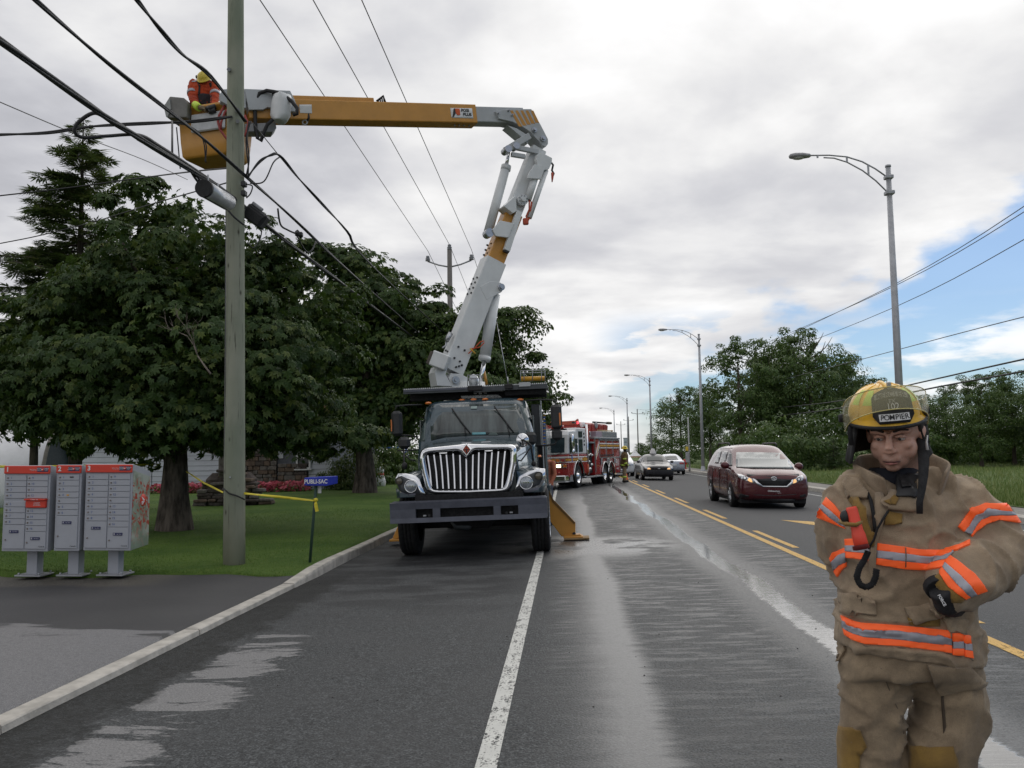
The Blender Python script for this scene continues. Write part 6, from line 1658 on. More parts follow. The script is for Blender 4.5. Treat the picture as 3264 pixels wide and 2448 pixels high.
# ---------------------------------------------------------------- boom tip, bucket
def TC(cx, cy): return ((500 + .22604 * cx) / PX, (200 + .22604 * cy) / PX)
BY = 15.65
TIP = bplate([(1240, 366), (1880, 392), (1945, 520), (1985, 640), (1950, 690), (1870, 680), (1560, 625), (1500, 660), (1300, 662)], TC, BY, .30, M_BOOMG, 'tip_plate', UBO, .05)
bplate([(885, 440), (940, 372), (1000, 368), (1260, 366), (1260, 640), (1010, 600), (900, 540)], TC, BY - .12, .16, M_BOOMG, 'tip_bracket', UBO)
bplate([(1238, 860), (1672, 840), (1688, 918), (1638, 975), (1260, 968)], TC, BY - .05, .3, mat('grey_tip_box', (.27, .275, .28), .5), 'lower_tip_cover', UBO)
bplate([(1415, 560), (1440, 530), (1480, 480), (1560, 430), (1640, 440), (1700, 500), (1640, 610), (1540, 628), (1480, 612), (1440, 615)], TC, BY - .1, .06, M_WHITE, 'tip_cover', UBO, .02, .02)
for x, y in ((1318, 428), (1358, 432), (1328, 578), (1335, 632), (1447, 572), (1448, 602), (1822, 452)):
    c = P(*TC(x, y), BY - .16); mb = MB(); mb.cyl(c, c + BN * .05, .018, n=8); bpart('bolt', mb, M_DARK, TIP)
c = P(*TC(935, 502), BY - .15); mb = MB(); mb.cyl(c, c + BN * .05, .03, n=12); bpart('bolt', mb, M_DARK, TIP)
mb = MB(); a_, b_ = P(*TC(1770, 470), BY - .3), P(*TC(1730, 835), BY - .3)
mb.loft([[p + Vector((w * cos(k), .16 * sin(k), 0)) for k in [2 * pi * j / 20 for j in range(20)]] for p, w in ((a_.lerp(b_, -.05), .05), (a_, .16), (a_.lerp(b_, .2), .185), (a_.lerp(b_, .75), .185), (a_.lerp(b_, .95), .13), (b_, .07))]); bpart('leveling_cover', mb, M_WHITE, UBO, bev=0)
mb = MB(); mb.tube([P(*TC(x, y), BY - .38) for x, y in ((1640, 800), (1560, 870), (1520, 960), (1465, 1105), (1420, 1060), (1390, 900), (1382, 650), (1395, 540), (1450, 430), (1550, 392), (1660, 410), (1760, 440), (1900, 540), (1980, 640), (1975, 720), (1920, 735))], .036, 8); bpart('black_hose', mb, M_BLACK, UBO)
mb = MB(); mb.tube([P(*TC(x, y), BY - .32) for x, y in ((1640, 420), (1670, 500), (1690, 520))], .03, 8); bpart('black_hose', mb, M_BLACK, UBO)
for k, (pp) in enumerate((((960, 600), (880, 740), (860, 830), (890, 940), (960, 1040), (1010, 1100)), ((1240, 740), (1290, 860), (1262, 980), (1235, 1040)), ((1010, 640), (960, 700), (905, 850), (900, 950)))):
    mb = MB(); mb.tube([P(*TC(x, y), BY - .55) for x, y in pp], .022, 6); bpart('red_hose', mb, mat('red_hose', (.30, .04, .035), .5), UBO)
bx0, bx1 = P(*TC(415, 800), BY).x, P(*TC(1235, 800), BY).x
ztop = P(*TC(700, 560), BY - .5).z; zbot = P(*TC(700, 1275), BY - .5).z
cx_ = (bx0 + bx1) / 2 + .02; hw_ = (bx1 - bx0) / 2
rings = []
MBK = Matrix.Translation((cx_, BY, 0)) @ Matrix.Rotation(R(-14), 4, 'Z')
for z, f, fl in ((zbot, .80, 0), (zbot + .05, .88, 0), (zbot + .30, .93, 0), (ztop - .06, 1.0, 0), (ztop - .05, 1.06, 1), (ztop, 1.06, 1), (ztop, .98, 0), (zbot + .12, .84, 0)):
    rings.append([tuple(MBK @ Vector((x, y, z))) for x, y in rrect(hw_ * f, .40 * f, .05, 3)])
mb = MB(); mb.loft(rings, 0, True, True); BK = bpart('bucket', mb, M_BOOMY)
BKV = None
mb = MB(); mb.add([], []);
mb.box((hw_ * .25, -.43, ztop - .34), (hw_ * 1.3, .05, .34), 0, .02, MBK); bpart('bucket_liner_pad', mb, mat('white_liner', (.46, .47, .48), .5), BK)
mb = MB(); mb.tube([tuple(MBK @ Vector((-hw_ * .99, -.42 + .02 * k, ztop - .35 - .75 * k / 6))) for k in range(7)], .012, 5); bpart('bucket_strap', mb, M_DARK, BK)
mb = MB(); q = [P(*TC(x, y), BY - .5) for x, y in ((92, 610), (180, 470), (380, 490), (430, 560), (425, 770), (140, 775))]
mb.loft([[tuple(p) for p in q], [tuple(p + Vector((.02, .45, .0))) for p in q]], 0, True, True, False); bpart('tool_box', mb, mat('grey_tool_box', (.17, .165, .15), .5), BK, .02)
mb = MB(); q = [P(*TC(x, y), BY - .53) for x, y in ((95, 612), (178, 500), (196, 640), (150, 760), (128, 760))]; mb.loft([[tuple(p) for p in q], [tuple(p + Vector((0, .03, 0))) for p in q]], 0, True, True, False); bpart('tool_box_face', mb, mat('pale_tool_face', (.30, .31, .30), .5), BK)
# ------------------------------------------------------------------ cars
def car_body(st, m, name='body', sub=2):
    rings = []
    for y, pts in st:
        (a, z0), (b, z1), (c, z2), (d, z3), zt = pts
        half = [(a * .55, z0), (a, z0 + .01), (b * .985, (z0 + z1) / 2), (b, z1), ((b + c) / 2 + .004, (z1 + z2) / 2 + .03), (c, z2), (c * .965, z2 + .012), (d * 1.0, z3), (d * .55, (z3 * .35 + zt * .65))]
        rings.append([(x, y, z) for x, z in half] + [(0, y, zt)] + [(-x, y, z) for x, z in half[::-1]])
    mb = MB(); mb.loft(rings, 0, True, True)
    me = mb.mesh(name, m)
    r_ = evald(me, [('SUBSURF', dict(levels=sub, render_levels=sub))])
    r_.polygons.foreach_set('use_smooth', np.ones(len(r_.polygons), bool)); r_.name = name
    return r_
M_MAROON = mat('maroon_car_paint', (.085, .010, .015), .24, .25, .06, 2, coat=.55, spec=.5)
M_CARBLK = mat('black_car_paint', (.018, .018, .024), .28, .2, .1, 2, coat=.45)
M_CARSIL = mat('silver_car_paint', (.34, .37, .43), .25, .4, .05, 2, coat=.8)
M_CARWHT = mat('white_car_paint', (.62, .64, .66), .25, 0, .04, 2, coat=.8)
M_CARGL = mat('car_side_glass', (.012, .014, .015), .05, 0, .2, spec=.6)
M_WSHV = mat('bright_windshield', (.085, .105, .108), .05, 0, .25, 1.6, spec=.7, coat=.1)
M_HLGL = mat('headlamp_glass', (.45, .47, .5), .1, .4, .35, 14, coat=1.)
M_HLON = mat('lit_headlamp', (.9, .6, .3), .3, emit=(1, .55, .22, 1), es=.8)
M_TAILR = mat('red_tail_lamp', (.35, .02, .015), .2, 0, .1, coat=.8)
M_ALLOY = mat('alloy_rim', (.52, .53, .55), .35, .2, .08)
def car_wheels(t, xs, ys, r=.34, w=.22):
    ty = wheel(r, w, 26).mesh('tyre', M_TYRE)
    for y in ys:
        for s in (-1, 1):
            o = part('wheel', ty, None, t, loc=(s * xs, y, r))
            mb = MB(); mb.lathe([(r * .60, w * .48), (r * .57, w * .44), (r * .5, w * .1), (0, w * .08)], 22, 0, Matrix.Rotation(R(90), 4, 'Y'))
            for k in range(5):
                a = 2 * pi * k / 5
                for da in (-.16, .16):
                    mb.tube([(w * .42, r * .12 * sin(a), r * .12 * cos(a)), (w * .47, r * .57 * sin(a + da), r * .57 * cos(a + da))], r * .055, 5)
            mb.cyl((w * .3, 0, 0), (w * .46, 0, 0), r * .16, n=12)
            if s < 0: mb.v = [(-x, yy, z) for x, yy, z in mb.v]
            part('rim', mb, M_ALLOY, o)
def arch(bvh_local, t, xs, ys, r):
    for y in ys:
        for s in (-1, 1):
            mb = MB(); V = []; n = 22
            h = bvh_local.ray_cast(Vector((s * 3, y, r * 1.05)), Vector((-s, 0, 0)))
            xx = abs(h[0].x) if h[0] else xs
            pts = [(y + r * 1.17 * cos(a), r + r * 1.17 * sin(a)) for a in np.linspace(-.35, pi + .35, n)]
            mb.prism(pts, s * (xx - .10), s * (xx + .006), 'x'); part('wheel_arch_shade', mb, M_UNDER, t)  # flat black disc paints the shade of a hollow arch
VAN_ST = [(0.00, ((.70, .36), (.80, .55), (.74, .78), (.55, .84), .86)), (.06, ((.80, .25), (.88, .55), (.83, .80), (.62, .89), .92)), (.25, ((.88, .21), (.955, .56), (.91, .87), (.72, .97), 1.01)),
          (.70, ((.92, .20), (.985, .6), (.94, .97), (.80, 1.07), 1.12)), (1.12, ((.93, .20), (.99, .62), (.955, 1.03), (.86, 1.13), 1.19)), (1.25, ((.93, .20), (.99, .62), (.96, 1.05), (.85, 1.19), 1.25)),
          (2.10, ((.93, .20), (.99, .62), (.965, 1.08), (.735, 1.65), 1.715)), (2.3, ((.93, .20), (.99, .62), (.965, 1.08), (.735, 1.685), 1.745)), (3.2, ((.93, .20), (.99, .62), (.965, 1.10), (.735, 1.70), 1.765)),
          (4.4, ((.92, .22), (.985, .64), (.955, 1.12), (.72, 1.68), 1.745)), (4.9, ((.90, .26), (.96, .66), (.93, 1.13), (.70, 1.63), 1.68)), (5.06, ((.84, .32), (.92, .68), (.88, 1.13), (.68, 1.5), 1.53)), (5.1, ((.78, .36), (.86, .68), (.82, 1.13), (.64, 1.35), 1.38))]
SED_ST = [(0.0, ((.66, .34), (.74, .52), (.66, .68), (.5, .73), .75)), (.07, ((.74, .22), (.81, .52), (.76, .70), (.58, .77), .79)), (.3, ((.80, .19), (.855, .53), (.81, .76), (.66, .82), .85)),
          (.9, ((.82, .18), (.865, .55), (.83, .85), (.70, .90), .93)), (1.2, ((.82, .18), (.865, .55), (.84, .88), (.72, .94), .97)), (1.32, ((.82, .18), (.865, .55), (.84, .89), (.71, .99), 1.02)), (1.95, ((.82, .18), (.865, .56), (.845, .91), (.57, 1.36), 1.40)),
          (2.2, ((.82, .18), (.865, .56), (.845, .91), (.57, 1.39), 1.43)), (2.9, ((.82, .18), (.865, .56), (.845, .92), (.57, 1.38), 1.42)), (3.55, ((.82, .18), (.86, .57), (.835, .93), (.68, 1.02), 1.05)), (4.0, ((.80, .2), (.85, .58), (.80, .93), (.66, .98), 1.0)), (4.35, ((.74, .3), (.80, .6), (.74, .88), (.6, .93), .95)), (4.42, ((.68, .38), (.74, .6), (.68, .82), (.55, .87), .89))]
VAN_ME = car_body(VAN_ST, M_MAROON)
SED_ME = car_body(SED_ST, M_CARBLK)
def world_M(loc, rot): return Matrix.LocRotScale(Vector(loc), Euler(rot), None)
# ---- maroon minivan
vl = (5.50, 23.75, zroad(5.5) - .01); vr = (0, R(1.0), R(.6))
VAN = thing('minivan', 'maroon minivan with lit fog lamps driving towards the camera', 'minivan', vl, vr)
VM = world_M(vl, vr); VI = VM.inverted()
part('body', VAN_ME, None, VAN)
VB = bvh_of(VAN_ME, VM)
def TV(cx, cy): return ((2240 + .16275 * cx) / PX, (1380 + .16275 * cy) / PX)
def vdec(name, poly, m, off=.006, thick=.01, parent=None, step=None):
    return part(name, decal(VB, [TV(*q) for q in poly], off, thick, step, VI), m, parent or VAN)
vdec('windshield', [(650, 662), (655, 385), (700, 378), (1100, 380), (1540, 392), (1590, 415), (1700, 560), (1782, 690), (1770, 705), (1300, 690), (900, 678)], M_WSHV)
vdec('wiper', [(660, 665), (800, 672), (1000, 690), (1250, 690), (1500, 690), (1790, 700), (1790, 715), (1500, 705), (1000, 704), (800, 690), (660, 680)], M_BLACK, .012)
vdec('side_window', [(215, 592), (318, 355), (382, 350), (305, 603)], M_CARGL); vdec('side_window', [(325, 602), (398, 353), (500, 362), (440, 590)], M_CARGL); vdec('side_window', [(452, 595), (512, 372), (570, 402), (582, 640), (520, 655)], M_CARGL)
for hp, lp, cc in (([(668, 800), (760, 815), (880, 868), (960, 893), (1000, 940), (1022, 990), (850, 940), (700, 872)], [(875, 925), (905, 880), (950, 905), (975, 968), (925, 958)], (825, 888)),
                   ([(1935, 828), (1965, 842), (1975, 890), (1958, 930), (1752, 1005), (1772, 918), (1880, 845)], [(1770, 990), (1778, 915), (1815, 905), (1840, 940), (1830, 970)], (1880, 912))):
    h_ = vdec('headlight', hp, M_HLGL, .008)
    vdec('indicator', lp, M_HLON, .013, .006, h_)
    circ = lambda r_: [(cc[0] + r_ * cos(2 * pi * k / 14), cc[1] + r_ * .95 * sin(2 * pi * k / 14)) for k in range(14)]
    vdec('projector', circ(40), M_DARK, .012, .005, h_); vdec('projector_lens', circ(24), M_CHROME, .018, .005, h_)
GV = vdec('grille', [(760, 782), (900, 806), (1150, 835), (1400, 842), (1650, 830), (1880, 800), (1885, 835), (1762, 905), (1640, 1038), (1190, 1038), (1010, 895), (880, 845)], M_DARK, .007)
for k, (y, xa, xb) in enumerate(((940, 1085, 1735), (965, 1110, 1710), (990, 1140, 1688), (1015, 1165, 1665))):
    vdec('grille_slat', [(xa, y), (xb, y), (xb - 6, y + 9), (xa + 6, y + 9)], mat('grille_slat_grey', (.035, .033, .034), .3), .02, .01, GV, 90)
vdec('chrome_strip', [(972, 888), (1022, 903), (1185, 1036), (1640, 1040), (1748, 913), (1776, 903), (1760, 1000), (1662, 1066), (1168, 1060), (1032, 992)], M_CHROME, .012)
mb = MB(); c = VI @ VB.ray_cast(CAMP, ray(*TV(1390, 893)))[0]
MX = Matrix.Translation(c + Vector((0, -.02, 0))) @ Matrix.Rotation(R(90), 4, 'X')
def ering(mb, rx, ry, tk, cx=0, cz=0, n=24): mb.tube([MX @ Vector((cx + rx * cos(2 * pi * k / n), cz + ry * sin(2 * pi * k / n), 0)) for k in range(n + 1)], tk, 6)
ering(mb, .072, .045, .009); ering(mb, .028, .042, .007); ering(mb, .052, .018, .007, 0, .02)
part('emblem', mb, M_CHROME, GV)
d0 = VI @ VB.ray_cast(CAMP, ray(*TV(1390, 1138)))[0]; text('lettering', 'Châteauguay', .062, M_TXTW, VAN, (d0.x, d0.y - .012, d0.z), ext=.001, bold=.0012); text('lettering', 'Toyota', .034, M_TXTW, VAN, (d0.x + .14, d0.y - .012, d0.z - .05), ext=.001)
vdec('lower_grille', [(1000, 1205), (1400, 1225), (1840, 1195), (1800, 1340), (1400, 1350), (1020, 1330)], M_DARK, .006)
vdec('fog_recess', [(715, 1185), (905, 1225), (900, 1262), (705, 1262)], M_DARK, .006); vdec('fog_recess', [(1900, 1225), (2015, 1190), (2015, 1245), (1900, 1265)], M_DARK, .006)
for x, y in ((435, 632), (1878, 655)):
    p = VI @ P(*TV(x, y), 24.95); mb = MB(); mb.ell((p.x, p.y, p.z), (.125, .09, .10), 16, 10); mb.tube([(p.x, p.y, p.z - .04), (p.x * .86, p.y + .02, p.z - .09)], .03, 6); mi_ = part('mirror', mb, M_MAROON, VAN)
for s in (-1, 1):
    mb = MB(); mb.tube([(s * .68, 2.5, 1.70), (s * .68, 2.65, 1.785), (s * .68, 4.2, 1.785), (s * .68, 4.4, 1.69)], .022, 8); part('roof_rail', mb, M_DARK, VAN)
    if s < 0:
        for y in (2.42, 3.45): mb = MB(); mb.box((s * .992, y, 1.02), (.03, .17, .035), 0, .01); part('door_handle', mb, M_MAROON, VAN)
        for y in (1.42, 2.58, 3.75): mb = MB(); mb.box((s * .988, y, .72), (.012, .012, .62)); part('door_seam', mb, M_UNDER, VAN)
VL = bvh_of(VAN_ME); arch(VL, VAN, .98, (.98, 4.0), .34); car_wheels(VAN, .885, (.98, 4.0), .345, .23)
mb = MB(); mb.box((0, 2.5, .22), (1.7, 4.6, .12)); part('underbody', mb, M_UNDER, VAN)
# ---- small cars further away
def small_car(name, label, cat, me, m, loc, rz, L, W, g, front=True, group=None):
    rot = (0, R(1.0), rz)
    t = thing(name, label, cat, loc, rot, group)
    b = me.copy(); b.materials.clear(); b.materials.append(m); part('body', b, None, t)
    bl = bvh_of(b);
    return t, bl
def lraydec(bl, poly, dr, off, thick, t, name, m, origin=6., n=5):
    """outline given in the car's own front (x,z) or side (y,z) view, laid on its body"""
    bm = bmesh.new(); bm.faces.new([bm.verts.new((u, v, 0)) for u, v in poly])
    for ax in (0, 1):
        lo = min(p[ax] for p in poly); hi = max(p[ax] for p in poly)
        for k in range(1, n):
            no = Vector((0, 0, 0)); no[ax] = 1; co = Vector((0, 0, 0)); co[ax] = lo + (hi - lo) * k / n
            bmesh.ops.bisect_plane(bm, geom=bm.verts[:] + bm.edges[:] + bm.faces[:], plane_co=co, plane_no=no, dist=1e-5)
    bmesh.ops.triangulate(bm, faces=[f for f in bm.faces if len(f.verts) > 4]); bm.verts.index_update()
    d = Vector(dr); V = []; W_ = []; hs = []
    for v in bm.verts:
        o = (Vector((v.co.x, 0, v.co.y)) if abs(d.y) > .5 else Vector((0, v.co.x, v.co.y))) - d * origin; h = bl.ray_cast(o, d)
        if h[0]: hs.append(h[0])
    hs.sort(key=lambda q: q.dot(d)); ref = hs[len(hs) // 2] if hs else None
    for v in bm.verts:
        o = Vector((v.co.x, 0, v.co.y)) if abs(d.y) > .5 else Vector((0, v.co.x, v.co.y))
        o = o - d * origin; h = bl.ray_cast(o, d)
        p = h[0] if h[0] else bl.find_nearest(o + d * (origin - 1))[0]
        if ref is not None and abs((p - ref).dot(d)) > .62: p = bl.find_nearest(Vector((o.x, ref.y, o.z)) if abs(d.y) > .5 else Vector((ref.x, o.y, o.z)))[0]
        p = Vector((o.x, p.y, o.z)) if abs(d.y) > .5 else Vector((p.x, o.y, o.z))
        V.append(p - d * off); W_.append(p + d * thick)
    fs = [tuple(v.index for v in f.verts) for f in bm.faces]; be = [(e.verts[0].index, e.verts[1].index) for e in bm.edges if len(e.link_faces) == 1]; bm.free()
    mb = MB(); k = len(V); mb.add(V + W_, fs, 0, True); mb.add(V + W_, [(a, b, b + k, a + k) for a, b in be])
    return part(name, mb, m, t)
def sym(poly): return [(-x, z) for x, z in poly][::-1]
F_ = (0, 1, 0); B_ = (0, -1, 0); LEFT = (1, 0, 0); RIGHT = (-1, 0, 0)
t, bl = small_car('sedan', 'dark small sedan with a white sign on its roof and lit headlights', 'car', SED_ME, M_CARBLK, (4.95, 47.6, zroad(5) - .01), R(2), 4.4, 1.7, 0)
M_WSH2 = mat('sedan_windshield', (.03, .04, .04), .06, 0, .25, 2, spec=.35)
lraydec(bl, [(-.66, 1.01), (-.52, 1.31), (0, 1.345), (.52, 1.31), (.66, 1.01), (0, 1.03)], F_, .008, .02, t, 'windshield', M_WSH2)
for s in (1, -1):
    f = (lambda p: p) if s == 1 else sym
    h = lraydec(bl, f([(.42, .60), (.50, .72), (.74, .74), (.76, .64), (.62, .60)]), F_, .01, .02, t, 'headlight', M_HLGL)
    lraydec(bl, f([(.44, .61), (.47, .68), (.60, .69), (.61, .61)]), F_, .02, .01, t, 'lamp', M_HLON)
    p = (-1 if s == 1 else 1)
    mb = MB(); mb.ell((s * .92, 1.45, 1.0), (.10, .06, .07), 12, 8); part('mirror', mb, M_CARBLK, t)
    dd = LEFT if s == -1 else RIGHT
    lraydec(bl, [(1.55, .95), (2.0, 1.30), (2.25, 1.33), (2.25, .96)], dd, .008, .02, t, 'side_window', M_CARGL); lraydec(bl, [(2.32, .96), (2.32, 1.33), (2.85, 1.31), (3.2, .98)], dd, .008, .02, t, 'side_window', M_CARGL)
lraydec(bl, [(-.4, .58), (-.42, .68), (.42, .68), (.4, .58)], F_, .008, .02, t, 'grille', M_UNDER)
mb = MB(); mb.tube([(-.035, -.05, .60), (-.045, -.05, .68)], .01, 5); mb.tube([(.035, -.05, .60), (.045, -.05, .68)], .01, 5); mb.tube([(-.04, -.05, .64), (.04, -.05, .64)], .01, 5); part('emblem', mb, M_CHROME, t)
lraydec(bl, [(-.5, .26), (-.55, .38), (.55, .38), (.5, .26)], F_, .008, .02, t, 'lower_grille', M_UNDER)
mb = MB(); mb.loft([[(x, y, z) for x, y in rrect(w, .06 + w * .25, .03, 3, 0, 2.35)] for z, w in ((1.42, .18), (1.47, .175), (1.70, .085), (1.73, .06))]); s_ = part('roof_sign', mb, mat('white_sign', (.75, .75, .73), .5), t)
mb = MB(); mb.box((0, 2.35, 1.415), (.44, .24, .04), 0, .01); part('sign_base', mb, M_DARK, s_)
arch(bl, t, .86, (.85, 3.5), .30); car_wheels(t, .765, (.85, 3.5), .30, .19)
t, bl = small_car('sedan', 'silver sedan seen from behind, passing the dark sedan', 'car', SED_ME, M_CARSIL, (7.25, 64.5, zroad(7.2) - .01), R(180), 4.4, 1.7, 0)
lraydec(bl, [(-.62, 1.02), (-.52, 1.30), (.52, 1.30), (.62, 1.02)], B_, .008, .02, t, 'rear_window', M_WSH2)
for f in (lambda p: p, sym):
    lraydec(bl, f([(.42, .72), (.42, .84), (.70, .84), (.72, .70)]), B_, .01, .02, t, 'tail_lamp', M_TAILR)
lraydec(bl, [(-.22, .62), (-.22, .74), (.22, .74), (.22, .62)], B_, .01, .02, t, 'plate', M_WHITE)
for dd in (LEFT, RIGHT):
    lraydec(bl, [(1.55, .95), (2.0, 1.30), (2.25, 1.33), (2.25, .96)], dd, .008, .02, t, 'side_window', M_CARGL); lraydec(bl, [(2.32, .96), (2.32, 1.33), (2.85, 1.31), (3.2, .98)], dd, .008, .02, t, 'side_window', M_CARGL)
arch(bl, t, .86, (.85, 3.5), .30); car_wheels(t, .765, (.85, 3.5), .30, .19)
t, bl = small_car('van', 'white van mostly hidden between the fire engine and the fireman', 'van', VAN_ME, M_CARWHT, (3.35, 55.5, zroad(3.3) - .01), R(2), 5, 2, 0)
lraydec(bl, [(-.78, 1.2), (-.68, 1.62), (.68, 1.62), (.78, 1.2)], F_, .008, .02, t, 'windshield', M_WSH2)
lraydec(bl, [(-.5, .5), (-.5, .82), (.5, .82), (.5, .5)], F_, .008, .02, t, 'grille', M_DARK)
for f in (lambda p: p, sym): lraydec(bl, f([(.6, .66), (.58, .8), (.8, .82), (.82, .7)]), F_, .01, .02, t, 'headlight', M_HLGL)
VL = bvh_of(VAN_ME); arch(VL, t, .98, (.98, 4.0), .34); car_wheels(t, .885, (.98, 4.0), .345, .23)
p = P(1353.5, 1040, 45.6)
t = thing('traffic_cone', 'small orange traffic cone beside the standing fireman legs', 'traffic cone', (p.x + .16, 48.0, zroad(3.2)))
mb = MB(); mb.lathe([(.10, .02), (.03, .36), (.0, .37)], 14); part('cone', mb, mat('cone_orange', (.75, .14, .03), .5), t)
mb = MB(); mb.box((0, 0, .012), (.34, .34, .024), 0, .006); part('base', mb, M_BLACK, t)
# ------------------------------------------------------------------ fire engine
M_FRED = mat('fire_red', (.34, .016, .018), .25, 0, .08, 2, coat=.7)
M_FRED2 = mat('tank_red', (.36, .045, .035), .45, 0, .12, 3)
M_GOLD = mat('gold_stripe', (.62, .33, .04), .4, 0, .08); M_DPLATE = mat('diamond_plate', (.42, .43, .45), .35, .8, .12, 30, .5, 60)
fl = (.60, 40.1, zroad(.6)); fr = (0, R(-1.3), R(-18.7))
FE = thing('fire_engine', 'red fire engine with a white cab parked askew across the lane', 'fire engine', fl, fr)
def fp(name, mb, m, parent=None, bev=0., label=None, kind=None): return part(name, mb, m, parent or FE, label, bev, kind=kind)
def fbox(x0, x1, y0, y1, z0, z1, b=.0):
    mb = MB(); mb.box(((x0 + x1) / 2, (y0 + y1) / 2, (z0 + z1) / 2), (abs(x1 - x0), abs(y1 - y0), abs(z1 - z0)), 0, b); return mb
FW = 2.5
pts = [(-1.42, .50), (-1.42, 1.52), (1.35, 1.52), (1.35, .62), (.78, .62)] + [(.74 * cos(a), .52 + .74 * sin(a)) for a in np.linspace(.14, pi - .14, 14)] + [(-.80, .62), (-.9, .50)]
mb = MB(); mb.prism(pts, -FW, 0, 'x'); fp('cab', mb, M_FRED, bev=.03)
up = [(-1.43, 1.52), (-1.30, 2.38), (-1.15, 2.55), (-.2, 2.60), (-.1, 2.72), (1.33, 2.72), (1.35, 1.52)]
mb = MB(); mb.prism(up, -FW + .01, -.01, 'x'); CT = fp('cab_top', mb, M_WHITE, bev=.05)
def fslab(poly, x, th=.02):        # polygon in (y,z) on the side at x
    mb = MB(); mb.prism(poly, x, x + th, 'x'); return mb
def front(poly, y, th=.02):        # polygon in (x,z) on the front plane
    mb = MB(); mb.prism(poly, y - th, y, 'y'); return mb
M_FGL = mat('engine_glass', (.03, .045, .055), .06, 0, .3, 3, spec=.7)
ws = MB(); q = [(-2.33, 1.60), (-2.33, 2.26), (-.17, 2.26), (-.17, 1.60)]
ws.add([(x, -1.445 + (z - 1.52) * .151 - .0, z) for x, z in q] + [(x, -1.40 + (z - 1.52) * .151, z) for x, z in q], [(0, 1, 2, 3), (0, 4, 5, 1), (1, 5, 6, 2), (2, 6, 7, 3), (3, 7, 4, 0)]); fp('windshield', ws, M_FGL, CT)
fp('window_post', fbox(-1.27, -1.22, -1.46, -1.34, 1.6, 2.26), M_DARK, CT)
for poly in ([(-1.22, 1.60), (-1.10, 2.26), (-.55, 2.26), (-.55, 1.60)], [(-.38, 1.62), (-.38, 2.22), (-.06, 2.22), (-.06, 1.62)], [(.15, 1.62), (.15, 2.20), (.70, 2.20), (.70, 1.62)], [(.15, 2.28), (.15, 2.56), (.70, 2.56), (.70, 2.28)]):
    fp('cab_window', fslab(poly, -.008), M_FGL, CT)
for k in range(4):
    mb = MB(); mb.cyl((-.01, .98, 2.46 - .17 * k), (.02, .98, 2.46 - .17 * k), .05, n=12); fp('vent_hole', mb, M_DARK, CT)
for y in (-1.26, -.46, .05, 1.32): fp('door_seam', fbox(.001, .006, y, y + .02, .7, 1.5), M_UNDER)
mb = MB(); mb.tube([(.04, -.22, 1.0), (.07, -.22, 1.2), (.07, -.22, 1.9), (.04, -.22, 2.0)], .02, 6); fp('grab_rail', mb, M_CHROME)
mb = MB(); mb.ell((.12, -1.02, 2.08), (.05, .20, .34), 14, 10); mb.ell((.12, -1.02, 1.62), (.05, .16, .14), 12, 8); mb.tube([(0, -1.1, 2.4), (.12, -1.02, 2.38)], .02, 5); fp('mirror', mb, M_CHROME)
for z0, z1, m_ in ((1.365, 1.425, M_TXTW), (1.235, 1.325, M_GOLD), (1.155, 1.195, M_TXTW)):
    fp('stripe', fbox(-.001, .006, -1.42, 1.35, z0, z1), m_)
    fp('stripe', fbox(-FW, 0, -1.428, -1.421, z0, z1), m_)
text('lettering', '621', .30, M_GOLD, FE, (.012, .95, 1.28), (R(90), 0, R(90)), .004, .006)
text('lettering', 'MERCIER', .16, M_TXTW, FE, (.012, .22, 1.28), (R(90), 0, R(90)), .003, .002)
mb = MB(); mb.prism([(-.98, 1.18), (-.88, 1.18), (-.88, 1.52 - .02), (-.98, 1.50)], .006, .012, 'x'); fp('blue_star', mb, mat('star_blue', (.10, .16, .42), .5)); mb = MB(); mb.prism([(-1.05, 1.32), (-.81, 1.32), (-.81, 1.38), (-1.05, 1.38)], .012, .016, 'x'); fp('blue_star', mb, MATS['star_blue'])
for x in (-.62, -2.35):
    fp('lamp_panel', fbox(x, x + .48, -1.45, -1.43, 1.17, 1.36), M_DPLATE)
    fp('warning_lamp', fbox(x + .03, x + .22, -1.475, -1.45, 1.20, 1.33, .008), M_AMBER); fp('warning_lamp', fbox(x + .26, x + .46, -1.475, -1.45, 1.20, 1.33, .008), M_TAILR)
    fp('headlamp_panel', fbox(x - .05, x + .55, -1.46, -1.43, .93, 1.10), M_CHROME)
    l_ = (x + .16) if x > -1 else (x + .34)
    fp('headlight', fbox(l_ - .10, l_ + .10, -1.485, -1.46, .95, 1.08, .01), mat('lit_white_lamp', (.95, .85, .6), .3, emit=(1, .78, .42, 1), es=5.)); fp('headlight', fbox(l_ - .36, l_ - .14, -1.48, -1.46, .95, 1.08, .01), M_HLGL)
    fp('turn_lamp', fbox(x + .38, x + .54, -1.478, -1.46, .95, 1.08, .008), M_AMBER)
BP = fp('bumper', fbox(-FW, 0.0, -1.95, -1.44, .36, .60, .03), M_CHROME); fp('bumper_lip', fbox(-FW, .01, -1.97, -1.44, .30, .345, .01), M_STEEL, BP)
for k in range(9): fp('bumper_rib', fbox(-.55 + .055 * k, -.53 + .055 * k, -1.965, -1.95, .40, .56), M_DARK, BP)
text('lettering', '21', .22, mat('red_digits', (.6, .03, .04), .5), BP, (-.95, -1.965, .48), (R(90), 0, 0), .003, .006)
mb = MB(); mb.ell((-.70, -1.52, .70), (.10, .10, .05), 10, 8); fp('siren', mb, M_GOLD, BP); mb = MB(); mb.ell((-.42, -1.52, .72), (.06, .06, .05), 10, 8); fp('red_beacon', mb, M_TAILR, BP)
mb = MB(); mb.tube([(-1.1, -1.44, 1.53), (-.6, -1.46, 1.50), (-.3, -1.45, 1.58)], .015, 5); fp('wiper', mb, M_BLACK)
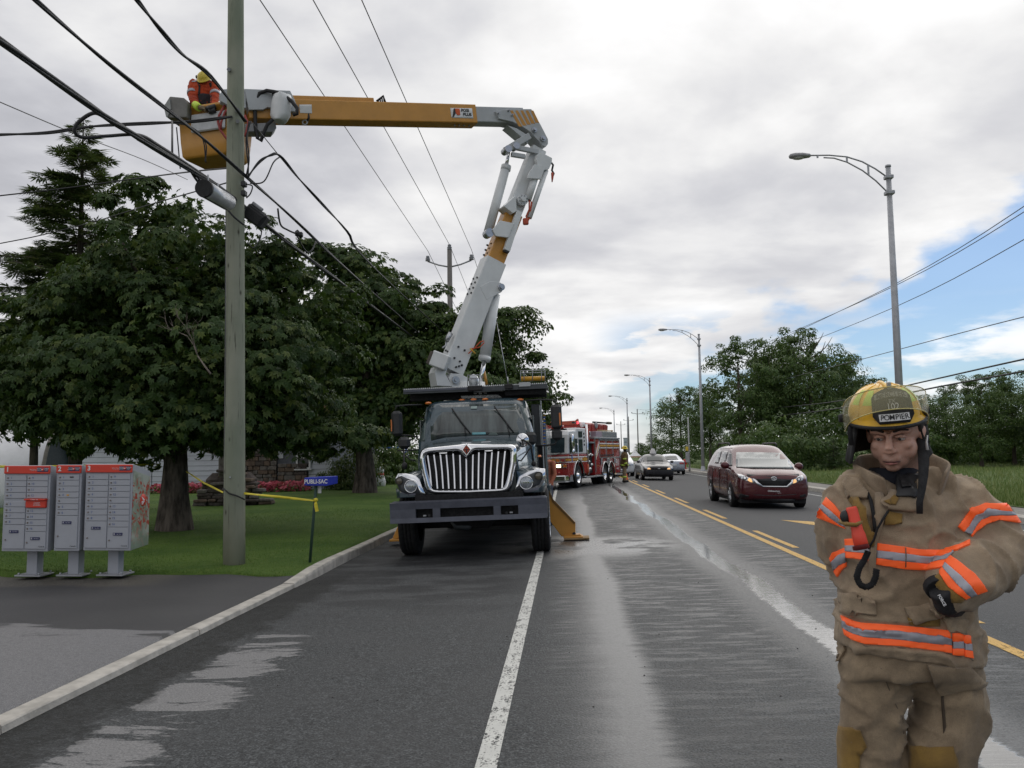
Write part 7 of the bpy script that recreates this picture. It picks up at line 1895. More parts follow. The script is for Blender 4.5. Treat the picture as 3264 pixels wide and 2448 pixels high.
for x in (-.78, -.42, -2.0, -1.7):
    mb = MB(); mb.cyl((x, -1.0, 2.66), (x, -1.0, 2.82), .12, .11, 14); fp('red_beacon', mb, M_TAILR)
fp('light_base', fbox(-.98, -.2, -1.12, -.88, 2.60, 2.665), M_DARK)
mb = MB(); mb.ell((-.62, -1.24, 2.52), (.075, .05, .06), 10, 8); fp('amber_flasher', mb, mat('lit_amber', (.9, .5, .1), .3, emit=(1, .5, .1, 1), es=2.5))
mb = MB(); mb.box((-.35, .75, 2.98), (.14, .5, .08), 0, .02); fp('light_head', mb, M_DARK); mb = MB(); mb.ell((-.28, .95, 2.98), (.07, .06, .06), 10, 8); fp('red_flasher', mb, mat('lit_red', (.9, .05, .08), .3, emit=(1, .06, .08, 1), es=2.5))
mb = MB(); mb.lathe([(.13, 0), (.13, .06), (.05, .1), (0, .1)], 14, 0, Matrix.Translation((-.12, 1.25, 2.88)) @ Matrix.Rotation(R(60), 4, 'X')); fp('flood_lamp', mb, M_WHITE)
mb = MB(); mb.tube([(.0, 1.42, .55), (.0, 1.42, 2.9)], .055, 8); fp('exhaust_stack', mb, M_CHROME)
def farch(y, r_, z0, name='fender_trim'):
    a = np.linspace(.02, pi - .02, 20); mb = MB()
    mb.loft([[(x, y + rr * cos(t), .52 + rr * sin(t)) for t in a] + [(x, y + (rr - .05) * cos(t), .52 + (rr - .05) * sin(t)) for t in a[::-1]] for x, rr in ((-.02, r_), (.035, r_))], 0, True, True); fp(name, mb, M_CHROME)
farch(0, .74, 0)
fp('pump_panel', fbox(-.22, -.16, 1.40, 2.64, .62, 2.05), M_UNDER); fp('pump_house', fbox(-2.3, -.25, 1.38, 2.66, .60, 2.28), M_FRED2)
fp('panel_shelf', fbox(-.2, .0, 1.40, 2.64, 2.02, 2.10), M_STEEL); fp('running_board', fbox(-.35, .04, 1.0, 4.0, .40, .47, .01), M_DPLATE); fp('running_board', fbox(-.35, .04, .72, 1.1, .44, .50, .01), M_DPLATE)
for y, z, r_ in ((1.62, 1.05, .10), (1.75, .78, .11), (2.0, .80, .09), (2.3, 1.0, .08), (1.65, 1.38, .06), (1.9, 1.45, .06), (2.15, 1.5, .06), (2.4, 1.45, .06), (1.9, 1.15, .06)):
    mb = MB(); mb.cyl((-.17, y, z), (-.05, y, z), r_, r_ * .85, 14); mb.cyl((-.05, y, z), (-.02, y, z), r_ * .6, r_ * .5, 12); fp('pump_outlet', mb, M_CHROME)
mb = MB(); mb.tube([(-.05, 1.30, .55), (.02, 1.28, .7), (.02, 1.28, 1.05)], .06, 8); fp('orange_hose', mb, mat('orange_hose', (.45, .10, .04), .6))
mb = MB(); mb.loft([[(-.10 + .12 * cos(t), 1.75 + .16 * sin(t), z) for t in [2 * pi * k / 10 for k in range(10)]] for z in (2.05, 2.3, 2.6, 2.72)]); fp('red_hose_cover', mb, mat('faded_red_cover', (.42, .09, .07), .7)); fp('gauge', fbox(-.18, -.12, 1.95, 2.45, 2.35, 2.6, .01), M_CREAM); fp('gauge_face', fbox(-.12, -.115, 2.02, 2.38, 2.40, 2.55), M_DARK)
mb = MB(); mb.prism([(-2.35, 2.30), (-2.42, 2.98), (-2.3, 3.06), (-.55, 3.06), (-.42, 2.98), (-.5, 2.30)], 1.3, 6.6, 'y'); TK = fp('tank', mb, M_FRED2, bev=.03)
mb = MB(); mb.prism([(-.55, 3.05), (-.38, 3.18), (-.36, 3.0)], 1.25, 1.45, 'y'); mb.prism([(-2.4, 2.92), (-2.4, 3.10), (-.38, 3.10), (-.38, 2.92)], 1.26, 1.30, 'y'); fp('tank_rim', mb, mat('faded_red_rim', (.45, .10, .06), .5), TK)
for y in (2.5, 3.7, 4.9, 5.8): fp('tank_rib', fbox(-.455, -.40, y, y + .10, 2.32, 3.0), M_FRED2, TK)
mb = MB(); mb.tube([(-.45, 4.0, 3.10), (-.4, 6.9, 3.12)], .045, 6); fp('suction_hose', mb, M_DARK, TK); fp('suction_strainer', fbox(-.5, -.3, 6.4, 7.0, 3.06, 3.18, .03), mat('olive_strainer', (.16, .14, .10), .7), TK)
mb = MB(); mb.ell((-.42, 4.4, 2.95), (.08, .25, .17), 10, 8); fp('canvas_bag', mb, mat('grey_bag', (.32, .33, .34), .8), TK)
body = [(2.64, .50), (2.64, 2.24), (7.2, 2.24), (7.2, .50), (5.98, .50)] + [(4.835 + 1.14 * cos(a), .5 + .62 * sin(a)) for a in np.linspace(.05, pi - .05, 16)] + [(3.68, .50)]
mb = MB(); mb.prism(body, -FW, -.03, 'x'); LK = fp('locker_body', mb, M_FRED, bev=.02)
fp('top_plate', fbox(-FW, .02, 2.60, 7.22, 2.24, 2.33, .01), M_DPLATE, LK)
fp('hose_bed_cover', fbox(-.75, -.10, 3.3, 4.35, 2.33, 2.62, .02), mat('pale_mauve_cover', (.34, .27, .32), .6), LK); HB = fp('hose_bed_cover', fbox(-.75, -.10, 4.37, 7.1, 2.33, 2.64, .02), mat('pale_green_cover', (.36, .37, .33), .6), LK)
for k in range(8): fp('cover_rib', fbox(-.10, -.09, 4.4, 7.08, 2.36 + .033 * k, 2.372 + .033 * k), M_GALV, HB)
mb = MB(); mb.tube([(-.3, 4.2, 2.68), (-.25, 6.6, 2.70)], .035, 6); mb.ell((-.25, 6.7, 2.70), (.06, .12, .05), 8, 6); fp('wooden_pole', mb, mat('tan_pole', (.45, .34, .2), .7), LK)
for y in (2.66, 3.42, 4.62, 5.85, 7.12): fp('locker_frame', fbox(-.03, .012, y, y + .06, .62 if y in (2.66, 7.12) else 1.36, 2.22), M_STEEL, LK)
for z in (2.17, 1.30): fp('locker_frame', fbox(-.03, .010, 3.42, 7.18, z, z + .045), M_STEEL, LK)
fp('handrail', fbox(.012, .03, 3.5, 5.9, 1.42, 1.47), M_DARK, LK)
for z0, z1, m_ in ((1.99, 2.045, M_TXTW), (1.87, 1.955, M_GOLD), (1.78, 1.825, M_TXTW)):
    fp('stripe', fbox(-.032, .006, 3.48, 7.12, z0, z1), m_, LK)
for k, m_ in enumerate((M_TXTW, M_GOLD, M_TXTW)):
    y = 2.74 + .02 * 0; z = 1.20 - .0 + .10 * k
    mb = MB(); mb.prism([(2.74, z), (3.42, z + .62), (3.42, z + .70), (2.74, z + .07)], -.032, .006, 'x'); fp('stripe', mb, m_, LK)
for y in (3.55, 4.6, 5.95): fp('step_plate', fbox(-.01, .03, y, y + (.5 if y > 4 and y < 5 else .25), 1.0 if y != 4.6 else 1.02, 1.27, .01), M_DPLATE, LK)
text('lettering', '911', .50, M_TXTW, FE, (.0, 6.62, 1.02), (R(90), 0, R(90)), .004, .004, sx=.75)
text('lettering', 'URGENCE', .12, M_TXTW, FE, (.0, 6.62, .72), (R(90), 0, R(90)), .003, sx=.8)
TYF = wheel(.52, .30).mesh('tyre', M_TYRE)
for y in (0, 4.34, 5.38):
    for x in ((-.17, -2.33) if y == 0 else (-.18, -.52, -2.32, -1.98)):
        o = part('wheel', TYF, None, FE, loc=(x, y, .52))
        if x > -.4:
            mb = MB()
            if y == 0: mb.lathe([(.31, .15), (.28, .13), (.26, .05), (.16, .07), (.13, .17), (0, .18)], 22, 0, Matrix.Rotation(R(90), 4, 'Y'))
            else: mb.lathe([(.31, .13), (.28, .11), (.24, -.05), (.14, -.06), (.11, .02), (0, .03)], 22, 0, Matrix.Rotation(R(90), 4, 'Y'))
            for k in range(10): mb.cyl((.05, .2 * cos(k * .628), .2 * sin(k * .628)), (.09, .2 * cos(k * .628), .2 * sin(k * .628)), .018, n=6)
            part('rim', mb, M_CHROME, o)
for y in (4.34, 5.38): farch(y, .62, 0)
fp('wheel_flap', fbox(-.35, .0, 6.0, 6.03, .25, .75), M_BLACK); fp('chassis', fbox(-2.1, -.4, -1.0, 7.0, .42, .85), M_UNDER)
fp('rear_step', fbox(-FW, .0, 7.2, 7.75, .58, .66, .01), M_DPLATE); fp('front_step', fbox(-.4, .0, -1.3, -.85, .30, .36, .01), M_DPLATE); fp('step_side', fbox(-.05, 0, -1.25, -.9, .3, .62, .01), M_DPLATE)
# ------------------------------------------------------------------ people
from mathutils import noise as mnoise
def fuse(mb, voxel, smooth=4, name='body', m=None, shrink=.5):
    me = mb.mesh('raw', m or M_DARK)
    r_ = evald(me, [('REMESH', dict(mode='VOXEL', voxel_size=voxel, use_smooth_shade=True)), ('SMOOTH', dict(factor=shrink, iterations=smooth))])
    r_.name = name; r_.materials.clear()
    if m: r_.materials.append(m)
    r_.polygons.foreach_set('use_smooth', np.ones(len(r_.polygons), bool))
    return r_
def wrinkle(me, fn):
    me.update(); nn = [v.normal.copy() for v in me.vertices]
    for v, n in zip(me.vertices, nn): v.co += n * fn(v.co)
    me.update()
def cloth_mat(name, col, dirt, rough=.9, weave=420, dark=.5):
    m = bpy.data.materials.new(name); m.use_nodes = True
    g = NT(m.node_tree); b = g.n['Principled BSDF']; co = g.coord()
    n1 = g.noise(co, 7, 5, .6, .4); n2 = g.noise(co, 30, 4, .65); n3 = g.noise(co, weave, 2, .6)
    c = g.mix(g.mapr(n1, .32, .68), dirt, col); c = g.mix(g.mapr(n2, .42, .7, 0, dark), c, dirt)
    c = g.mix(g.mapr(n3, .3, .7, .28, 0), c, tuple(x * .55 for x in dirt))
    g.put(b.inputs['Base Color'], c); b.inputs['Roughness'].default_value = rough; b.inputs['Specular IOR Level'].default_value = .15
    b.inputs['Sheen Weight'].default_value = .15
    g.put(b.inputs['Normal'], g.bump(g.m('ADD', g.m('MULTIPLY', n3, .35), g.m('ADD', g.m('MULTIPLY', n2, .3), g.m('MULTIPLY', n1, .5))), .5, .012))
    return m
M_COAT = cloth_mat('tan_bunker_cloth', (.47, .36, .245), (.27, .205, .14))
M_PANTS = cloth_mat('tan_trouser_cloth', (.39, .297, .195), (.22, .167, .112))
M_TANP = cloth_mat('ochre_patch', (.33, .205, .055), (.22, .135, .045))
M_HVO = mat('fluorescent_orange_tape', (.95, .13, .025), .55, 0, .06, 9, emit=(1, .12, .02, 1), es=.16)  # small emission makes the tape glow by itself
M_HVS = mat('silver_reflective_tape', (.36, .36, .40), .45, .1, .10, 14)
M_HVL = mat('fluorescent_lime_tape', (.55, .75, .10), .5, 0, .08)
M_GLOVE = mat('black_glove', (.014, .014, .016), .75, 0, .3, 30, .3, 90)
M_STRAP = mat('black_strap_cloth', (.012, .012, .013), .85, 0, .3, 40, .3, 200)
def skin_mat():
    m = bpy.data.materials.new('skin'); m.use_nodes = True
    g = NT(m.node_tree); b = g.n['Principled BSDF']; co = g.coord(); X, Y, Z = g.sep(co)
    n = g.noise(co, 30, 4, .6); n2 = g.noise(co, 260, 2)
    c = g.mix(g.mapr(n, .3, .7), (.52, .285, .205, 1), (.60, .37, .285, 1))
    st = g.m('MULTIPLY', g.mapr(Z, -.035, -.075), g.mapr(n2, .3, .7, .45, .85))
    c = g.mix(g.m('MULTIPLY', st, .55), c, (.17, .105, .085, 1))
    g.put(b.inputs['Base Color'], c); b.inputs['Roughness'].default_value = .48; b.inputs['Specular IOR Level'].default_value = .35
    b.inputs['Subsurface Weight'].default_value = .06; b.inputs['Subsurface Radius'].default_value = (.01, .004, .002)
    g.put(b.inputs['Normal'], g.bump(n2, .12, .002))
    return m
M_SKIN = skin_mat()
# ================================================================= the near firefighter
FD = 2.90
def E(x, y, dy=0.): return P(x, y, FD + dy)
f0 = P(1960, 1700, FD); FO = Vector((f0.x, FD, zroad(f0.x)))
FM_ = thing('person', 'firefighter in tan bunker gear and yellow helmet standing with hands on hips', 'person', tuple(FO))
FI = Matrix.Translation(-FO)
def C6(x, y): return ((2560 + .42206 * x) / PX, (1150 + .42206 * y) / PX)
def C7(x, y): return ((2560 + .42206 * x) / PX, (1748 + .42206 * y) / PX)
def CH(x, y): return ((2650 + .25316 * x) / PX, (1180 + .25316 * y) / PX)
def fl_(mb): mb.v = [tuple(Vector(p) - FO) for p in mb.v]; return mb
def sring(y, cx, hw, dep, dy, slope=0., n=28, ex=2.4):
    out = []
    for k in range(n):
        a = 2 * pi * k / n; c, s = cos(a), sin(a)
        u = abs(c) ** (2 / ex) * (1 if c > 0 else -1); w = abs(s) ** (2 / ex) * (1 if s > 0 else -1)
        b = E(cx, y + slope * u * hw, dy); w_ = hw * FD / 1897.6
        out.append((b.x + u * w_, b.y + w * dep, b.z))
    return out
def achain(mb, pts, n=16):
    mb.tube([E(x, y, d) for x, y, d, r_ in pts], [r_ for *_, r_ in pts], n)
    for x, y, d, r_ in pts: mb.ell(tuple(E(x, y, d)), (r_ * .99,) * 3, 12, 8)
mb = MB()
mb.loft([sring(*q) for q in ((1036, 1944, 62, .08, .06), (1050, 1942, 100, .105, .055), (1066, 1942, 124, .13, .045), (1095, 1944, 136, .15, .035), (1140, 1946, 136, .160, .03), (1190, 1949, 131, .160, .02), (1250, 1952, 129, .158, .02, .02), (1310, 1957, 133, .165, .02, .06), (1360, 1960, 139, .172, .02, .11), (1408, 1962, 143, .178, .02, .14))])
RA = [(2020, 1082, .04, .100), (2068, 1098, .03, .102), (2112, 1132, .01, .097), (2160, 1186, -.02, .088)]
RF = [(2160, 1188, -.03, .090), (2128, 1222, -.10, .089), (2090, 1246, -.16, .086), (2058, 1266, -.20, .078)]
LA_ = [(1862, 1086, .05, .098), (1832, 1112, .05, .091), (1826, 1165, .08, .084), (1836, 1206, .11, .080)]
LF = [(1836, 1206, .11, .081), (1850, 1236, .13, .076), (1866, 1268, .13, .066)]
for ch in (RA, RF, LA_, LF): achain(mb, ch)
COATME = fuse(fl_(mb), .0085, 5, 'coat', M_COAT)
def fold(p, ke=1.):
    q = Vector((p.x * 5, p.y * 5, p.z * 8)); w = mnoise.noise_vector(q * .6) * .8
    a = mnoise.noise(q + w); b = 1 - abs(mnoise.noise(Vector((p.x * 9 + p.z * 6, p.y * 9, p.z * 11 - p.x * 5)) + w)) * 2
    c = 1 - abs(mnoise.noise(Vector((p.x * 4 - p.z * 7, p.y * 5, p.z * 6 + p.x * 6)) + w * 1.2)) * 2.4
    e = 1 - abs(mnoise.noise(Vector((p.x * 13 + p.z * 9, p.y * 11, p.z * 15 - p.x * 8)) + w)) * 2.6
    return a * .0045 + (max(b, -.2) - .5) * .0045 + max(c, 0) ** 4 * .015 + ke * max(e, 0) ** 2 * .0045
wrinkle(COATME, fold)
COAT = part('coat', COATME, None, FM_)
CV = bvh_of(COATME, Matrix.Translation(FO))
def cdec(name, poly, m, off=.004, thick=.01, conv=C6, parent=None, bv=None, step=None, label=None):
    return part(name, decal(bv or CV, [conv(*q) for q in poly], off, thick, step, FI), m, parent or COAT, label)
bands = [
 (C6, [(1168, 1252), (1272, 1112), (1375, 1078), (1540, 1086), (1572, 1140), (1400, 1122), (1302, 1162), (1213, 1292)], [(1213, 1292), (1302, 1162), (1400, 1122), (1572, 1140), (1602, 1172), (1420, 1168), (1342, 1202), (1275, 1290), (1266, 1318)], [(1266, 1318), (1275, 1290), (1342, 1202), (1420, 1168), (1602, 1172), (1636, 1226), (1480, 1202), (1390, 1232), (1310, 1290), (1280, 1330)]),
 (C7, [(1083, 76), (1115, 56), (1290, 195), (1388, 316), (1310, 345), (1200, 222), (1073, 112)], [(1073, 112), (1200, 222), (1310, 345), (1256, 366), (1150, 262), (1053, 147)], [(1053, 147), (1150, 262), (1256, 366), (1224, 382), (1100, 292), (1030, 194), (1030, 170)]),
 (C6, [(150, 1084), (180, 1034), (238, 1088), (292, 1160), (287, 1202), (220, 1140)], [(130, 1113), (150, 1084), (220, 1140), (287, 1202), (318, 1250), (290, 1243), (200, 1180)], [(104, 1142), (130, 1113), (200, 1180), (290, 1243), (320, 1266), (200, 1216), (106, 1178)]),
 (C6, [(204, 1490), (220, 1448), (326, 1413), (326, 1456), (252, 1482), (216, 1522)], [(216, 1522), (252, 1482), (326, 1456), (327, 1520), (272, 1542), (236, 1584)], [(236, 1584), (272, 1542), (327, 1520), (328, 1552), (292, 1582), (262, 1632)]),
 (C6, [(320, 1345), (400, 1341), (490, 1352), (505, 1400), (325, 1394)], [(325, 1394), (505, 1400), (508, 1456), (326, 1444)], [(326, 1444), (508, 1456), (512, 1508), (330, 1490)]),
 (C6, [(562, 1377), (770, 1406), (870, 1424), (1060, 1430), (1180, 1394), (1262, 1356), (1262, 1390), (1140, 1440), (1050, 1480), (860, 1470), (770, 1458), (558, 1432)], [(558, 1432), (770, 1458), (860, 1470), (1050, 1480), (1140, 1440), (1090, 1500), (960, 1532), (860, 1522), (770, 1512), (556, 1490)], [(556, 1490), (770, 1512), (860, 1522), (960, 1532), (1080, 1506), (1055, 1562), (930, 1582), (770, 1572), (550, 1536)]),
 (C7, [(290, 505), (380, 545), (440, 560), (730, 580), (1110, 620), (1115, 672), (735, 632), (455, 615), (380, 590), (297, 555)], [(297, 555), (380, 590), (455, 615), (735, 632), (1115, 672), (1118, 732), (740, 690), (460, 668), (385, 645), (305, 605)], [(305, 605), (385, 645), (460, 668), (740, 690), (1118, 732), (1120, 788), (745, 738), (470, 722), (375, 690), (320, 652)]),
 (C7, [(1126, 642), (1200, 643), (1204, 700), (1127, 698)], [(1127, 698), (1204, 700), (1208, 756), (1128, 754)], [(1128, 754), (1208, 756), (1210, 808), (1128, 804)]),
 (C7, [(1208, 656), (1258, 664), (1266, 720), (1212, 712)], [(1212, 712), (1266, 720), (1274, 775), (1216, 766)], [(1216, 766), (1274, 775), (1280, 828), (1220, 818)]),
]
for conv, o1, s1, o2 in bands:
    b_ = cdec('reflective_band', s1, M_HVS, .0075, .008, conv, step=5)
    cdec('orange_strip', o1, M_HVO, .0065, .008, conv, b_, step=5); cdec('orange_strip', o2, M_HVO, .0065, .008, conv, b_, step=5)
cdec('cuff', [(985, 216), (1030, 192), (1100, 292), (1226, 382), (1195, 410), (1130, 408), (1050, 340), (1000, 270)], M_TANP, .005, .01, C7)
cdec('storm_flap', [(545, 1010), (600, 1000), (640, 1130), (600, 1240), (560, 1378), (550, 1540), (540, 1640), (575, 1659), (520, 1659), (500, 1500), (530, 1330)], M_COAT, .012, .01)
cdec('tan_lapel', [(340, 1052), (430, 1044), (470, 1130), (520, 1285), (556, 1300), (540, 1400), (520, 1410), (470, 1340), (400, 1140)], M_TANP, .022, .012)
cdec('folded_flap', [(300, 930), (332, 882), (420, 896), (438, 930), (405, 995), (330, 1042), (312, 1000)], M_COAT, .016, .02)
cdec('folded_flap', [(345, 1000), (440, 930), (500, 1010), (480, 1050), (430, 1045), (345, 1050)], M_COAT, .018, .012)
def line(pts, r_, m, name, par, conv=C6, bv=None, off=.006, n=6):
    q = []
    for x, y in pts:
        d = ray(*conv(x, y)); h = (bv or CV).ray_cast(CAMP, d)
        p = h[0] if h[0] else E(*conv(x, y), -.14)
        q.append(p - d * off - FO)
    mb = MB(); mb.tube(q, r_, n); return part(name, mb, m, par)
line([(480, 985), (510, 1050), (530, 1150), (540, 1250), (548, 1300)], .006, M_STRAP, 'zipper', COAT, off=.012)
line([(640, 1135), (600, 1200), (560, 1270), (535, 1350), (490, 1420)], .0035, M_STRAP, 'mic_cable', COAT, off=.03)
RADIO = cdec('radio', [(700, 905), (760, 882), (855, 890), (866, 1010), (830, 1060), (700, 1040)], M_DARK, .030, .03)
cdec('radio_speaker', [(725, 930), (800, 920), (805, 1000), (735, 1010)], M_BLACK, .036, .01, C6, RADIO)
cdec('pocket_flap', [(588, 1080), (650, 1000), (700, 1010), (800, 1022), (882, 1100), (850, 1142), (740, 1140), (630, 1132)], M_COAT, .022, .02)
cdec('tan_patch', [(618, 1080), (690, 1030), (720, 1060), (700, 1110), (630, 1105)], M_TANP, .027, .01)
cdec('tan_patch', [(616, 1240), (626, 1180), (652, 1140), (752, 1160), (746, 1230)], M_TANP, .009, .01)
cdec('chest_flap', [(690, 850), (720, 800), (790, 850), (870, 860), (865, 890), (760, 882)], M_COAT, .014, .012)
cdec('pocket_flap', [(285, 330), (400, 350), (545, 395), (556, 510), (420, 500), (296, 486)], M_COAT, .014, .014, C7)
cdec('pocket_flap', [(762, 450), (960, 420), (1030, 470), (1060, 520), (850, 572), (800, 530)], M_COAT, .014, .014, C7)
cdec('pocket_lining', [(785, 515), (855, 572), (1030, 525), (1030, 590), (900, 590), (800, 575)], M_TANP, .006, .006, C7)
cdec('pocket_flap', [(1040, 520), (1200, 530), (1245, 560), (1215, 640), (1110, 630)], M_COAT, .012, .012, C7)
mb = MB(); a, b = E(*C6(362, 1105), -.17) - FO, E(*C6(440, 1395), -.19) - FO
mb.lathe([(0, 0), (.015, .0), (.017, .01), (.017, .085), (.020, .10), (.021, .135), (.018, .14), (0, .138)], 16, 0, Matrix.Translation(a) @ (b - a).to_track_quat('Z', 'Y').to_matrix().to_4x4() @ Matrix.Scale((b - a).length / .14, 4, (0, 0, 1)))
TO = part('torch', mb, mat('torch_orange', (.80, .07, .035), .4, 0, .05), COAT)
mb = MB(); c = E(*C6(320, 1175), -.165) - FO; mb.ell(tuple(c), (.017, .014, .020), 10, 8); part('torch_switch', mb, M_DARK, TO)
mb = MB(); c = E(*C6(432, 1392), -.205) - FO; mb.lathe([(.024, 0), (.024, .012), (.015, .014)], 16, 0, Matrix.Translation(c) @ (b - a).to_track_quat('Z', 'Y').to_matrix().to_4x4()); part('torch_lens', mb, mat('torch_dark_red', (.16, .015, .015), .4), TO)
mb = MB(); mb.tube([E(*C6(x, y), d) - FO for x, y, d in ((292, 1215, -.14), (340, 1235, -.185), (400, 1240, -.20), (425, 1225, -.185))], .013, 8, ry=.5); part('torch_strap', mb, M_TANP, TO)
mb = MB(); path = [E(*q, -.19) - FO for q in (C6(490, 1440), C6(465, 1500), C6(425, 1560), C6(408, 1620), C7(405, 220), C7(430, 275), C7(478, 295), C7(525, 270), C7(548, 215), C7(555, 150))]
fine = []
for i in range(len(path) - 1):
    for k in range(10): fine.append(path[i].lerp(path[i + 1], k / 10))
coil = []
for i in range(len(fine) - 1):
    t = (fine[i + 1] - fine[i]).normalized(); n1 = t.cross(Vector((0, 1, 0))).normalized(); n2 = t.cross(n1)
    for k in range(4):
        a_ = (i * 4 + k) * 1.15; coil.append(fine[i].lerp(fine[i + 1], k / 4) + (n1 * cos(a_) + n2 * sin(a_)) * .0075)
mb.tube(coil, .0027, 5); part('coil_cord', mb, M_STRAP, COAT)
mb = MB()
mb.loft([sring(*q) for q in ((1375, 1962, 128, .155, .02), (1420, 1964, 134, .165, .02), (1448, 1964, 136, .16, .02))])
LL_ = [(1893, 1450, .02, .106), (1885, 1530, .02, .097), (1878, 1610, .01, .089), (1872, 1700, .01, .088), (1868, 1790, .02, .085), (1866, 1900, .03, .085)]
RL_ = [(2032, 1450, .02, .112), (2050, 1510, .02, .108), (2042, 1570, .015, .102), (2022, 1640, .0, .100), (2012, 1730, .01, .092), (2006, 1900, .03, .088)]
for ch in (LL_, RL_): achain(mb, ch)
mb.ell(tuple(E(2088, 1525, .02)), (.062, .09, .105), 14, 10); mb.ell(tuple(E(1838, 1480, .03)), (.03, .07, .09), 12, 8)
PME = fuse(fl_(mb), .0115, 5, 'trousers', M_PANTS)
wrinkle(PME, lambda p: fold(p + Vector((3, 1, .4)), .35) * 1.05)
PANTS = part('trousers', PME, None, FM_); PV = bvh_of(PME, Matrix.Translation(FO))
def pdec(*a, **k): k.setdefault('bv', PV); k.setdefault('conv', C7); k.setdefault('parent', PANTS); return cdec(*a, **k)
pdec('pocket_flap', [(932, 882), (1130, 890), (1240, 885), (1360, 1008), (1352, 1050), (1200, 1078), (1040, 1104), (1000, 1040)], M_PANTS, .018, .02)
pdec('pocket_seam', [(1040, 1110), (1060, 1106), (1080, 1350), (1060, 1400)], mat('seam_shadow', (.07, .052, .036), .9), .003, .004)
pdec('knee_patch', [(278, 1342), (432, 1372), (484, 1500), (436, 1560), (424, 1690), (275, 1690), (270, 1450)], M_TANP, .008, .012)
pdec('knee_patch', [(790, 1488), (960, 1505), (1135, 1495), (1182, 1690), (800, 1690), (812, 1560)], M_TANP, .008, .012)
pdec('side_flap', [(240, 855), (270, 800), (320, 735), (330, 770), (280, 850)], M_PANTS, .01, .02)
for k, (x, d) in enumerate(((1866, .03), (2006, .03))):
    p = E(x, 1900, d) - FO; mb = MB()
    mb.tube([(p.x, p.y, .30), (p.x, p.y, .12)], [.075, .07], 14); mb.ell((p.x, p.y - .02, .07), (.058, .10, .07), 14, 10); mb.ell((p.x + (.01 if k else -.02), p.y - .13, .05), (.055, .085, .05), 14, 10)
    part('boot', fuse(mb, .012, 4, 'boot', M_BLACK), None, FM_)
def collar():
    mb = MB(); V = []; rows = 5; cols = 34
    cb = E(1938, 1056, .055) - FO
    for i in range(cols):
        a = -2.55 + 5.1 * i / (cols - 1); fr_ = abs(a) / 2.55
        for j in range(rows):
            t = j / (rows - 1)
            lean = .012 * t + .045 * t * fr_ ** 3
            rx = .112 + lean; ry = .108 + lean * .8
            h = (.118 - .030 * fr_ ** 2) * t
            wob = .006 * sin(a * 7) * t
            x = sin(a) * (rx + wob); y = cos(a) * (ry + wob) - .035 * fr_ ** 2
            z = h - .045 * fr_ ** 2 + (.02 if a > 0 else 0) * t * (1 - fr_ * .3) - (1 - t) * .01
            V.append((cb.x + x, cb.y + y, cb.z + z))
    F = [(i * rows + j, (i + 1) * rows + j, (i + 1) * rows + j + 1, i * rows + j + 1) for i in range(cols - 1) for j in range(rows - 1)]
    mb.add(V, F, 0, True); return mb
co_ = part('collar', collar(), M_COAT, COAT); md = co_.modifiers.new('s', 'SOLIDIFY'); md.thickness = .012; md.offset = 0; sb = co_.modifiers.new('u', 'SUBSURF'); sb.levels = 1; sb.render_levels = 1
HC = E(1933, 941, .0); HM = Matrix.Translation(HC - FO) @ Matrix.Rotation(R(-30), 4, 'Z') @ Matrix.Rotation(R(10), 4, 'X') @ Matrix.Scale(.9, 4, (0, 0, 1))
def head():
    mb = MB()
    mb.ell((0, .012, .030), (.077, .094, .085), 20, 14); mb.ell((0, -.020, -.040), (.063, .076, .066), 18, 12); mb.ell((0, -.040, -.075), (.047, .052, .040), 14, 10); mb.ell((0, -.070, -.097), (.024, .022, .018), 12, 8)
    for s in (-1, 1):
        mb.ell((s * .040, -.064, -.020), (.022, .020, .020), 12, 8); mb.ell((s * .048, -.034, -.038), (.022, .036, .040), 12, 8)
        mb.tube([(s * .008, -.091, .026), (s * .034, -.087, .034), (s * .056, -.066, .027)], [.010, .0125, .010], 8)
        mb.ell((s * .0125, -.106, -.036), (.0095, .011, .009), 8, 6)
        mb.ell((s * .079, .014, .002), (.010, .022, .032), 10, 8); mb.ell((s * .083, .020, .010), (.008, .016, .022), 10, 8)
    mb.tube([(0, -.090, .022), (0, -.104, -.005), (0, -.118, -.030)], [.009, .011, .0145], 10); mb.ell((0, -.112, -.037), (.012, .012, .010), 8, 6)
    mb.ell((0, -.084, -.064), (.030, .016, .018), 10, 8)
    mb.tube([(-.026, -.084, -.071), (0, -.099, -.068), (.026, -.084, -.071)], [.004, .007, .004], 8); mb.tube([(-.022, -.084, -.079), (0, -.097, -.080), (.022, -.084, -.079)], [.004, .008, .004], 8)
    mb.tube([(0, .02, -.03), (0, .035, -.10), (0, .05, -.19)], [.062, .060, .066], 16)
    return fuse(mb, .0042, 5, 'head', M_SKIN, .5)
HEAD = part('head', head(), None, FM_); HEAD.matrix_basis = HM
for s in (-1, 1):
    mb = MB(); mb.ell((s * .031, -.0735, .006), (.0125, .0125, .0115), 12, 8); part('eye', mb, mat('eye_white', (.45, .42, .40), .3), HEAD)
    mb = MB(); mb.ell((s * .031 - .003, -.0845, .003), (.0052, .003, .0052), 10, 8); part('iris', mb, mat('dark_iris', (.02, .015, .012), .2), HEAD)
    mb = MB(); mb.tube([(s * .017, -.0855, .010), (s * .031, -.089, .0145), (s * .045, -.080, .010)], .0052, 6); part('eyelid', mb, M_SKIN, HEAD)
    mb = MB(); mb.tube([(s * .014, -.100, .031), (s * .034, -.0985, .040), (s * .054, -.080, .034)], [.004, .0055, .003], 6); part('eyebrow', mb, mat('dark_hair', (.025, .018, .013), .8), HEAD)
    mb = MB(); mb.ell((s * .074, .012, .035), (.012, .03, .03), 10, 8); part('sideburn', mb, MATS['dark_hair'], HEAD)
